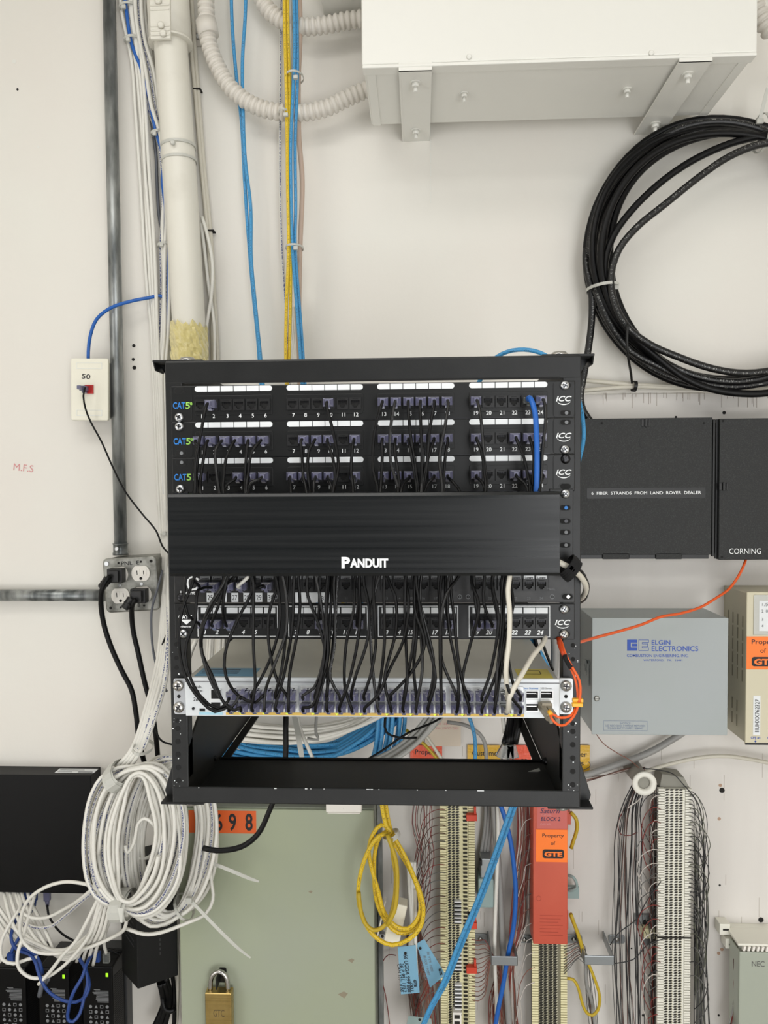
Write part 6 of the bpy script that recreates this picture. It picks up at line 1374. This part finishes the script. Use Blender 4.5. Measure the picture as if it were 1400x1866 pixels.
p = at(1177, 1681, .014); MB().lathe(p, (0, -1, 0), [(0, .006), (.002, .0055)], n=14).box(p.x-.005, p.y-.0024, p.z-.0005, p.x+.005, p.y-.0018, p.z+.0005).build('screw', 'dark_steel', t)
mb = MB().pbox(1174, 1693, 1196, 1711, .03, .006); f = mb.build('foot', 'block_cream', t, bevel=.001); mb = MB().pbox(1185, 1701, 1192, 1705, .0305, .03); mb.build('slot', 'hole_dark', f)
t = thing('cable_clip', 'grey-green plastic clip ring on the board right of the red cover', 'clip', at(1045, 1620, .03))
mb = MB(); P = [at(1036, 1595, .04), at(1044, 1598, .045), at(1050, 1607, .045), at(1051, 1617, .045), at(1044, 1622, .045), at(1036, 1622, .04)]; mb.tube(P, .003, 0, 8, .004).pbox(1034, 1617, 1056, 1638, .040, .03); mb.build('clip', 'tag_grey', t, bevel=.001)
t = thing('wire_distribution_spool', 'round white mushroom-shaped wire spool above the tall white block', 'wire spool', at(1174, 1427, 0))
p = at(1174, 1427, .085); n_ = 36
MB().lathe((p.x, -.006, p.z), (0, -1, 0), [(0, .016), (.070, .0135)], n=28).build('post', mat('spool_brown', (138, 133, 124), .6), t)
mb = MB(); prof = [(.0105, .0), (.0120, .003), (.0135, .005), (.0205, .0045), (.0215, .0025), (.0212, 0), (.0105, -.001)]
vs = [(p.x+r*math.cos(2*PI*k/n_), p.y-h, p.z+r*math.sin(2*PI*k/n_)) for r, h in prof for k in range(n_)]; fs = [(i*n_+k, ((i+1) % len(prof))*n_+k, ((i+1) % len(prof))*n_+(k+1) % n_, i*n_+(k+1) % n_) for i in range(len(prof)) for k in range(n_)]
mb.add(vs, fs, 0, True).build('rim', 'spool_white', t)
MB().lathe((p.x, p.y+.004, p.z), (0, -1, 0), [(0, .0106), (.001, .0106)], n=28).build('center', 'spool_grey', t)
# ---------------------------------------------------------------- right-hand loose cables and wires
cable('network_cable', [(1040, 1420), (1075, 1410), (1120, 1395), (1155, 1383), (1190, 1368), (1218, 1352), (1245, 1335), (1270, 1315)], .03, .0062, 'violet_grey', 'thick grey cable rising from the rack to the underside of the grey electronics box', n=14)
M['violet_grey'].node_tree.nodes['Principled BSDF'].inputs['Base Color'].default_value = (*lin((146, 145, 142)), 1)
cable('network_cable', [(1165, 1412, .02), (1185, 1403), (1230, 1390), (1280, 1380), (1325, 1378), (1370, 1384), (1410, 1392), (1450, 1400)], .03, .0036, 'beige_cable', 'thin white cable arching right from the round spool to the right edge', n=10)
cable('jumper_wire', [(1085, 1335), (1100, 1355), (1125, 1372), (1148, 1385), (1170, 1404)], .05, .0009, 'wire_copper', 'single copper-coloured wire from the grey electronics box to the round spool', n=6)
for k in range(4): cable('jumper_wire', [(1045, 1420+k*3), (1080, 1415+k*2), (1120, 1410-k), (1150, 1402-k), (1176, 1398+k*2)], .03+.003*k, .0009, ('wire_brown', 'wire_white', 'wire_copper', 'wire_brown')[k], 'thin twisted wire running from behind the rack to the round white spool', 'wires to the spool', n=6)
cable('jumper_wire', [(1058, 1405), (1064, 1403), (1074, 1398), (1076, 1393), (1073, 1388)], .012, .0007, 'wire_grey', 'tiny curl of grey wire beside the gold foil label', n=5)
rnd = random.Random(33)
def wires(n, f, label, group, mats, r=.00075):
    for k in range(n): cable('jumper_wire', f(k, k/max(1, n-1)), .03, rnd.uniform(.85, 1.15)*r, rnd.choice(mats), label, group, n=5, step=.014)
U = rnd.uniform
# block 3 left hanging wires
wires(26, lambda k, t: (lambda c, e: [(1164+c*.5, 1430, .07), (1150+c*.7, 1470, .06+U(-.02, .02)), (1145+c+U(-2, 2), 1530, .05+U(-.02, .02)), (1143+c+e*.3, 1600, .05), (1142+c+e, 1680, .05), (1142+c+e*1.4+U(-3, 3), 1760, .05), (1145+c+e, 1830, .05), (1148+c+e*.5, 1900, .05)])(-24+48*t+U(-5, 5), U(-9, 9)), 'thin dark wire hanging from the round spool down left of the tall white block', 'dark wires left of the tall block', ['wire_black', 'wire_black', 'wire_grey', 'wire_brown', 'wire_black'])
wires(26, lambda k, t: (lambda y, b: [(1207, y, .052), (1196+U(-3, 0), y+U(-2, 3), .055), (1186+U(-5, 3), y+8+b*.2, .05), (1190+U(-10, 2), y+25+b, .04), (1192+U(-6, 3), y+70+b, .03), (1192+U(-6, 2), y+130, .025)])(1448+t*400, U(0, 14)), 'short wire punched into the left teeth of the tall white block', 'wires on the left of the tall block', ['wire_grey', 'wire_black', 'wire_grey', 'wire_red', 'wire_white', 'wire_black'])
wires(16, lambda k, t: [(1196+U(-8, 3), 1440+U(0, 40), .03), (1190+U(-6, 5), 1530, .028), (1192+U(-8, 5), 1620, .026), (1192+U(-7, 4), 1720, .025), (1194+U(-8, 3), 1800, .025), (1194+U(-8, 3), 1900, .025)], 'reddish wire standing in the bundle along the left side of the tall white block', 'reddish wires left of the tall block', ['wire_red', 'wire_copper', 'wire_grey', 'wire_brown'])
wires(34, lambda k, t: (lambda y, o_: [(1251, y, .052), (1262, y+1, .058), (1270+o_*.5, y+12, .055), (1278+o_*1.5, y+45+U(0, 30), .045), (1278+o_*1.5+U(-4, 4), y+120, .04), (1276+o_+U(-3, 3), y+220, .04), (1280+o_*1.3, y+330, .04), (1285+o_*1.5, y+460, .04)])(1442+t*250, U(-9, 8)), 'dark wire fanning out of the right teeth of the tall white block and falling', 'wires on the right of the tall block', ['wire_black', 'wire_grey', 'wire_black', 'wire_grey', 'wire_olive'])
cable('jumper_wire', [(1172, 1400, .07), (1200, 1403, .07), (1228, 1411, .06), (1246, 1430, .06), (1262, 1448, .06), (1274, 1468, .055), (1280, 1500, .05), (1284, 1560, .05), (1282, 1640, .05)], .05, .001, 'wire_black', 'black wire arching from the round spool over to the right of the tall block', n=6)
cable('jumper_wire', [(1170, 1452, .09), (1160, 1462, .08), (1150, 1468, .08), (1144, 1473, .08)], .08, .0009, 'wire_white', 'short white wire end sticking out left under the round spool', n=6)
cable('jumper_wire', [(1140, 1470, .05), (1126, 1502, .05), (1132, 1520, .05), (1150, 1522, .05), (1162, 1516, .05)], .05, .0009, 'wire_red', 'red-brown wire making a loop left of the dark wires', n=6)
cable('jumper_wire', [(1205, 1606, .06), (1180, 1640, .07), (1160, 1675, .07), (1128, 1700, .07), (1112, 1722, .07)], .06, .0009, 'wire_black', 'dark wire slanting down left from the tall block to the empty wire ring', n=6)
cable('jumper_wire', [(1212, 1710, .06), (1180, 1722, .07), (1155, 1748, .07), (1120, 1756, .07)], .06, .0009, 'wire_black', 'dark wire crossing left through the empty wire ring', n=6)
# block 1 wires
wires(24, lambda k, t: (lambda y: [(812, y, .05), (800, y-1, .055), (786+U(-3, 3), y+4, .06), (774+U(-5, 4), y+20, .055), (765+U(-7, 7), y+50, .045), (758+U(-6, 6), y+95, .035), (756+U(-8, 8), y+150, .03)])(1476+t*330), 'thin brown wire curving from the left teeth of the block by the yellow coil', 'wires on the left of the cream block', ['wire_brown', 'wire_red', 'wire_brown', 'wire_copper', 'wire_grey'])
wires(10, lambda k, t: (lambda c, e: [(772+c, 1440, .03), (769+c+e, 1500, .04), (775+c-e, 1560, .04), (766+c+e, 1620, .04), (760+c*.6, 1690, .03)])(-15+30*t, U(-8, 8)), 'brown wire hanging loosely between the yellow coil and the cream block', 'loose wires by the yellow coil', ['wire_brown', 'wire_red', 'wire_grey'])
wires(34, lambda k, t: (lambda c, e: [(753+c*.5, 1690, .02), (759+c*.7, 1740, .025), (766+c+e, 1790, .03), (772+c+e*.5, 1840, .03), (778+c, 1900, .03)])(-22+44*t+U(-4, 4), U(-6, 6)), 'copper and brown wire in the dense fall of wires behind the blue paper tags', 'dense wires behind the blue tags', ['wire_copper', 'wire_brown', 'wire_red', 'wire_copper', 'wire_grey'], .0009)
wires(14, lambda k, t: (lambda y: [(860, y, .05), (872, y+2, .055), (884, y+1-t*10, .06), (897, 1738+t*10, .06), (908+U(-3, 5), 1757, .05), (906+U(-10, 8), 1800, .04), (905+U(-14, 14), 1850, .03), (905+U(-14, 14), 1900, .03)])(1712+t*110), 'wire running from the right teeth of the cream block into the wire ring', 'wires from the cream block to the ring', ['wire_brown', 'wire_copper', 'wire_red', 'wire_copper'])
wires(30, lambda k, t: (lambda c, e: [(957+c, 1440, .03), (958+c+e, 1520, .035), (951+c, 1600, .04), (945+c+e, 1680, .04), (931+c*.6, 1752, .045), (920+c*1.8+e, 1810, .035), (924+c*2.2, 1900, .03)])(-12+24*t+U(-3, 3), U(-5, 5)), 'copper wire in the loose run passing through the wire ring left of the red cover', 'copper wires through the ring', ['wire_copper', 'wire_brown', 'wire_copper', 'wire_red', 'wire_white'], .0009)
wires(12, lambda k, t: (lambda y: [(975, y, .05), (962+U(-4, 0), y+6, .05), (952+U(-5, 5), y+30, .045), (946+U(-6, 6), y+70, .04)])(1490+t*300), 'short wire curving out from the left side of the red cover', 'wires left of the red cover', ['wire_copper', 'wire_grey', 'wire_white'])
wires(10, lambda k, t: [(1028, 1725+t*50, .05), (1040, 1722+t*40, .055), (1056+U(-3, 5), 1716+t*30, .055), (1070+U(-4, 5), 1740+t*30, .05), (1076+U(-8, 8), 1800, .045), (1084+U(-8, 8), 1900, .04)], 'thin grey wire looping right from below the red cover to the empty wire ring', 'wires right of the red cover', ['wire_grey', 'wire_brown', 'wire_grey', 'wire_copper'])
wires(14, lambda k, t: (lambda y, w_: [(1252, y, .052), (1268, y-2, .06), (1278+w_*.6, y+14, .07), (1284+w_, y+40, .06), (1276+w_*.5, y+72, .05), (1266, y+84, .045)])(1450+t*330, U(-4, 12)), 'wire making a loose arc beside the right teeth of the tall block', 'arching wires right of the tall block', ['wire_black', 'wire_grey', 'wire_olive'])
wires(14, lambda k, t: (lambda y, w_: [(1206, y, .052), (1190, y-4, .07), (1176-w_, y+8, .075), (1168-w_, y+36, .065), (1176, y+70, .05), (1188, y+92, .04)])(1450+t*330, U(-4, 10)), 'wire making a loose arc beside the left teeth of the tall block', 'arching wires left of the tall block', ['wire_black', 'wire_grey', 'wire_red', 'wire_white'])
cable('jumper_wire', [(722, 1741, .02), (708, 1740, .02), (698, 1752, .02), (696, 1780, .02), (704, 1820, .02), (712, 1880, .02)], .02, .0009, 'wire_red', 'single red-brown wire bowing down the white board left of the bold-written blue tag', n=6)
# cables through the ring
cable('network_cable', [(906, 1440), (908, 1500), (907, 1560), (904, 1640), (902, 1700), (902, 1760), (905, 1820), (906, 1900)], .05, .0036, WC, 'white cable running down through the wire ring between the two cream blocks', n=10)
cable('network_cable', [(898, 1440), (904, 1520), (910, 1600), (914, 1680), (918, 1750), (924, 1810), (930, 1900)], .04, .006, 'violet_grey', 'fat grey cable running down through the wire ring between the two cream blocks', n=12)
cable('network_cable', [(903, 1440), (920, 1490), (930, 1530), (937, 1580), (940, 1630), (936, 1690), (926, 1740), (918, 1790), (908, 1840), (898, 1900)], .07, .0042, 'royal_cable', 'dark blue cable bowing down through the wire ring between the two cream blocks', n=12)
for k, dx in enumerate((0, 7)): cable('network_cable', [(942+dx, 1440), (925+dx, 1490), (900+dx, 1560), (870+dx, 1640), (838+dx, 1715), (808+dx*.8, 1790), (782+dx*.5, 1840), (762+dx*.3, 1890)], .16-.01*k, .0034, 'blue_cable', ('left one of two light blue cables slanting down across the cream block', 'right one of two light blue cables slanting down across the cream block')[k], n=10)
for k in range(3): cable('network_cable', [(885+k*7, 1440), (884+k*6, 1500), (876+k*6, 1560), (872+k*5, 1620)], .02, .0035, 'violet_grey', 'grey cable standing right of the upper part of the cream block', 'grey cables right of the cream block', n=8)
for k in range(3): cable('network_cable', [(744+k*6, 1570), (746+k*5, 1620), (750+k*3, 1680), (746+k*5, 1740)], .05, .0032, WC, 'white cable end showing inside the yellow coil', 'white cables inside the yellow coil', n=8)
cable('network_cable', [(757, 1620, .12), (757, 1680, .12), (758, 1740, .12), (760, 1776, .1)], .1, .003, WC, 'white cable hanging in front between the two blue tags', n=8)
t = thing('network_jack_box', 'small beige surface jack hanging inside the yellow coil', 'jack box', at(722, 1675, .10))
mb = MB().box(-.0135, -.018, -.035, .0135, .008, .035); mb.xf(Matrix.Translation(at(722, 1673, .12)) @ Matrix.Rotation(.22, 4, 'Y')); mb.build('case', 'plate_ivory', t, bevel=.002)
mb = MB().box(-.0135, -.006, -.035, -.0155, .010, .03); mb.xf(Matrix.Translation(at(711, 1672, .12)) @ Matrix.Rotation(.22, 4, 'Y')); mb.build('lid_edge', 'outlet_white', t, bevel=.0008)
mb = MB().pbox(692, 1703, 715, 1714, .10, .09); f = mb.build('metal_foot', 'zinc', t, bevel=.0006); mb = MB()
for px in (697, 711): p = at(px, 1706, .10); mb.disc(p.x, p.z, .0028, -.1004, -.10)
mb.build('foot_hole', 'hole_dark', f)
# yellow cable loop right of red cover and twisted yellow
cable('network_cable', [(1034, 1783), (1045, 1785), (1054, 1800), (1062, 1830), (1070, 1846), (1080, 1850), (1090, 1840), (1093, 1815), (1086, 1790), (1076, 1764), (1072, 1755)], .07, .0028, 'mustard_cable', 'yellow cable looping below the empty wire ring', n=10)
cable('network_cable', [(1040, 1480), (1050, 1492), (1052, 1510), (1046, 1530), (1041, 1546)], .05, .0035, 'mustard_cable', 'frayed yellow cable end right of the top of the red cover', n=8)
cable('network_cable', [(1040, 1665), (1046, 1682), (1053, 1700), (1060, 1722), (1064, 1745)], .06, .0035, 'mustard_cable', 'frayed yellow cable wrapped with wire leading to the empty wire ring', n=8)
cable('network_cable', [(1068, 1740), (1069, 1790), (1080, 1830), (1088, 1900)], .05, .0035, 'violet_grey', 'grey cable hanging down through the empty wire ring', n=8)
wires(16, lambda k, t: [(1338+U(-2, 4), 1745+U(0, 10), .05), (1340+U(-3, 3), 1790, .05), (1340+U(-4, 4), 1830, .05), (1336+U(-8, 8), 1870, .05)], 'coloured wire in the tuft left of the pen-marked block', 'wires at the pen-marked block', ['wire_red', 'wire_grey', 'violet_grey', 'wire_brown', 'wire_black'], .001)
# plugs and hardware near block 1
t = thing('splice_connector', 'grey cable connector hood on the board right of the cream block', 'connector', at(886, 1620, .03))
mb = MB().pbox(872, 1602, 900, 1655, .055, .01); mb.build('hood', 'tag_grey', t, bevel=.003)
mb = MB().pbox(876, 1565, 897, 1602, .05, .01); mb.build('shell', 'ring_metal', t, bevel=.002)
mb = MB().pbox(852, 1660, 868, 1669, .05, .01).pbox(874, 1568, 879, 1578, .055, .045); mb.build('thumb_screw', 'hole_dark', t, bevel=.001)
# blue paper tags
def papertag(corners, off, label, lines, gm='tag_blue', hole=None):
    P = [at(x, y, off) for x, y in corners]; mb = MB(); n = Vector((0, .0006, 0)); mb.add(P+[p+n for p in P], [(3, 2, 1, 0), (4, 5, 6, 7), (0, 1, 5, 4), (1, 2, 6, 5), (2, 3, 7, 6), (3, 0, 4, 7)])
    t = thing('paper_tag', label, 'tag', sum(P, Vector())/4); mb.build('tag', gm, t)
    mb = MB()
    for s_, px, py, h, wd, an in lines: p = at(px, py, off+.0008); mb.text(s_, p.x, p.z, h, p.y, ang=an, w=wd, bold=.01, shear=.15)
    if lines: mb.build('handwriting', 'dark_print', t)
    p = at(hole[0], hole[1], off+.0006); MB().disc(p.x, p.z, .0025, p.y-.0003, p.y).build('eyelet', 'hole_dark', t)
    return t
a_ = -PI/2+.10
tg = papertag([(725, 1726), (758, 1722), (765, 1809), (731, 1812)], .13, 'blue paper tag with bold black handwriting hanging below the yellow coil', [('66 UGGA 999 888', 743, 1774, .0072, .068, a_), ('36 P 951 1152', 735.5, 1782, .0064, .052, a_), ('-001', 751, 1797, .0055, .018, a_), ('CAN 1331 0 00', 729.5, 1782, .0052, .050, a_)], hole=(739, 1737))
mb = MB(); p = at(757, 1792, .131); mb.text('GTE', p.x, p.z, .0045, p.y, bold=.05, w=.013, ang=a_); q0 = len(mb.v); mb.build('logo', 'dark_print', tg)
a2 = -PI/2+.45
tg = papertag([(759, 1720), (773, 1711), (812, 1776), (784, 1800)], .12, 'tilted blue paper tag with faint pen writing hanging against the slanting blue cables', [], hole=(766, 1728))
mb = MB()
for s_, px, py in (('36 YYY 1001', 784, 1752), ('BLOCK 7 PORT', 778, 1760), ('CAN 987', 772, 1768)): p = at(px, py, .1212); mb.text(s_, p.x, p.z, .0045, p.y, ang=a2-.25, w=.036, shear=.2)
mb.build('handwriting', 'grey_print', tg)
mb = MB(); p = at(803, 1771, .1212); mb.text('GTE', p.x, p.z, .0045, p.y, bold=.05, w=.012, ang=a2-.2); mb.build('logo', 'dark_print', tg)
tg = papertag([(745, 1851), (786, 1856), (792, 1900), (735, 1890)], .10, 'grey-green paper tag at the bottom edge under the dense wires', [], 'tag_grey', hole=(765, 1858))
# foil labels and cream card behind the rack
def foil(x0, y0, x1, y1, m, off, label, words):
    A = rect(x0, y0, x1, y1, off); t = thing('foil_label', label, 'label', ((A[0]+A[2])/2, -off, (A[1]+A[3])/2)); MB().box(A[0], -off, A[1], A[2], -off+.0012, A[3]).build('foil', m, t)
    mb = MB()
    for s_, px, py, h, wd in words: p = at(px, py, off); mb.text(s_, p.x, p.z, h, -off-.0006, w=wd, bold=.004)
    if words: mb.build('lettering', 'dark_print', t)
foil(748, 1358, 806, 1420, 'foil_orange', .012, 'crinkled orange foil label reading Property of, behind the rack opening', [('Property', 779, 1370, .010, .046), ('of', 779, 1386, .010, .012)])
foil(852, 1358, 912, 1420, 'foil_gold', .012, 'crinkled gold foil label reading Customer in the middle of the rack opening', [('Customer', 886, 1372, .010, .052)])
foil(930, 1358, 968, 1420, 'foil_orange', .012, 'crinkled orange foil label right of the gold one behind the spare plugs', [('es', 955, 1384, .010, .012)])
foil(1020, 1358, 1075, 1415, 'foil_gold', .012, 'gold foil label peeking out right of the rack', [('er', 1064, 1374, .010, .012), ('s', 1061, 1390, .010, .006)])
A = rect(775, 1290, 840, 1360, .014); t = thing('paper_card', 'cream card with faint red upside-down writing on the board behind the rack', 'card', ((A[0]+A[2])/2, -.014, (A[1]+A[3])/2)); MB().rrect(A[0], A[1], A[2], A[3], .003, -.014, -.012).build('card', 'card_cream', t)
mb = MB()
for s_, px, py in (('952 8 4391 000', 815, 1319), ('1002 OUNT 444', 815, 1327)): p = at(px, py, .014); mb.text(s_, p.x, p.z, .0050, -.0144, w=.042, ang=PI)
mb.build('handwriting', 'faint_red', t)
# ---------------------------------------------------------------- light, camera
def area(name, loc, rot, size, size_y, power, col=(1, 1, 1)):
    l = bpy.data.lights.new(name, 'AREA'); l.shape = 'RECTANGLE'; l.size = size; l.size_y = size_y; l.energy = power; l.color = col
    o = bpy.data.objects.new(name, l); C.objects.link(o); o.location = loc; o.rotation_euler = rot; return o
area('ceiling_fluorescent', (-.6, -1.45, 1.33), (0, 0, 0), 1.3, .5, 14.5, (1, .985, .955))
area('ceiling_fluorescent_rear', (.1, -2.5, 1.33), (0, 0, 0), 1.5, .5, 17, (1, .99, .975))
area('side_fill', (-1.56, -1.9, -.45), (math.radians(90), 0, math.radians(-90)), 1.5, 1.5, 19, (.99, .99, 1))  # unseen panel added to brighten the left side and undersides, no real window
area('rear_sheen_fill', (1.0, -3.1, -.45), (math.radians(90), 0, 0), 1.0, 1.9, 46, (.98, .99, 1))  # unseen panel added for the sheen on the right of the duct cover
area('low_fill', (-.2, -2.6, -1.2), (math.radians(112), 0, 0), 2.2, .5, 9, (1, .99, .98))  # added bounce-like fill that lifts the dark lower area, no real window
W = bpy.data.worlds.new('world'); sc.world = W; W.use_nodes = True; bg = W.node_tree.nodes['Background']; bg.inputs['Color'].default_value = (.96, .98, 1, 1); bg.inputs['Strength'].default_value = .24
cam = bpy.data.cameras.new('camera'); co_ = bpy.data.objects.new('camera', cam); C.objects.link(co_)
cam.sensor_fit = 'VERTICAL'; cam.sensor_height = 24; cam.lens = 24*F/1866; cam.clip_start = .01
co_.matrix_world = Matrix((( R_.x, U_.x, -_f.x, CAM.x), (R_.y, U_.y, -_f.y, CAM.y), (R_.z, U_.z, -_f.z, CAM.z), (0, 0, 0, 1)))
sc.camera = co_
sc.view_settings.view_transform = 'Standard'; sc.view_settings.look = 'None'; sc.view_settings.gamma = 1; sc.view_settings.exposure = -.36; sc.view_settings.use_curve_mapping = False
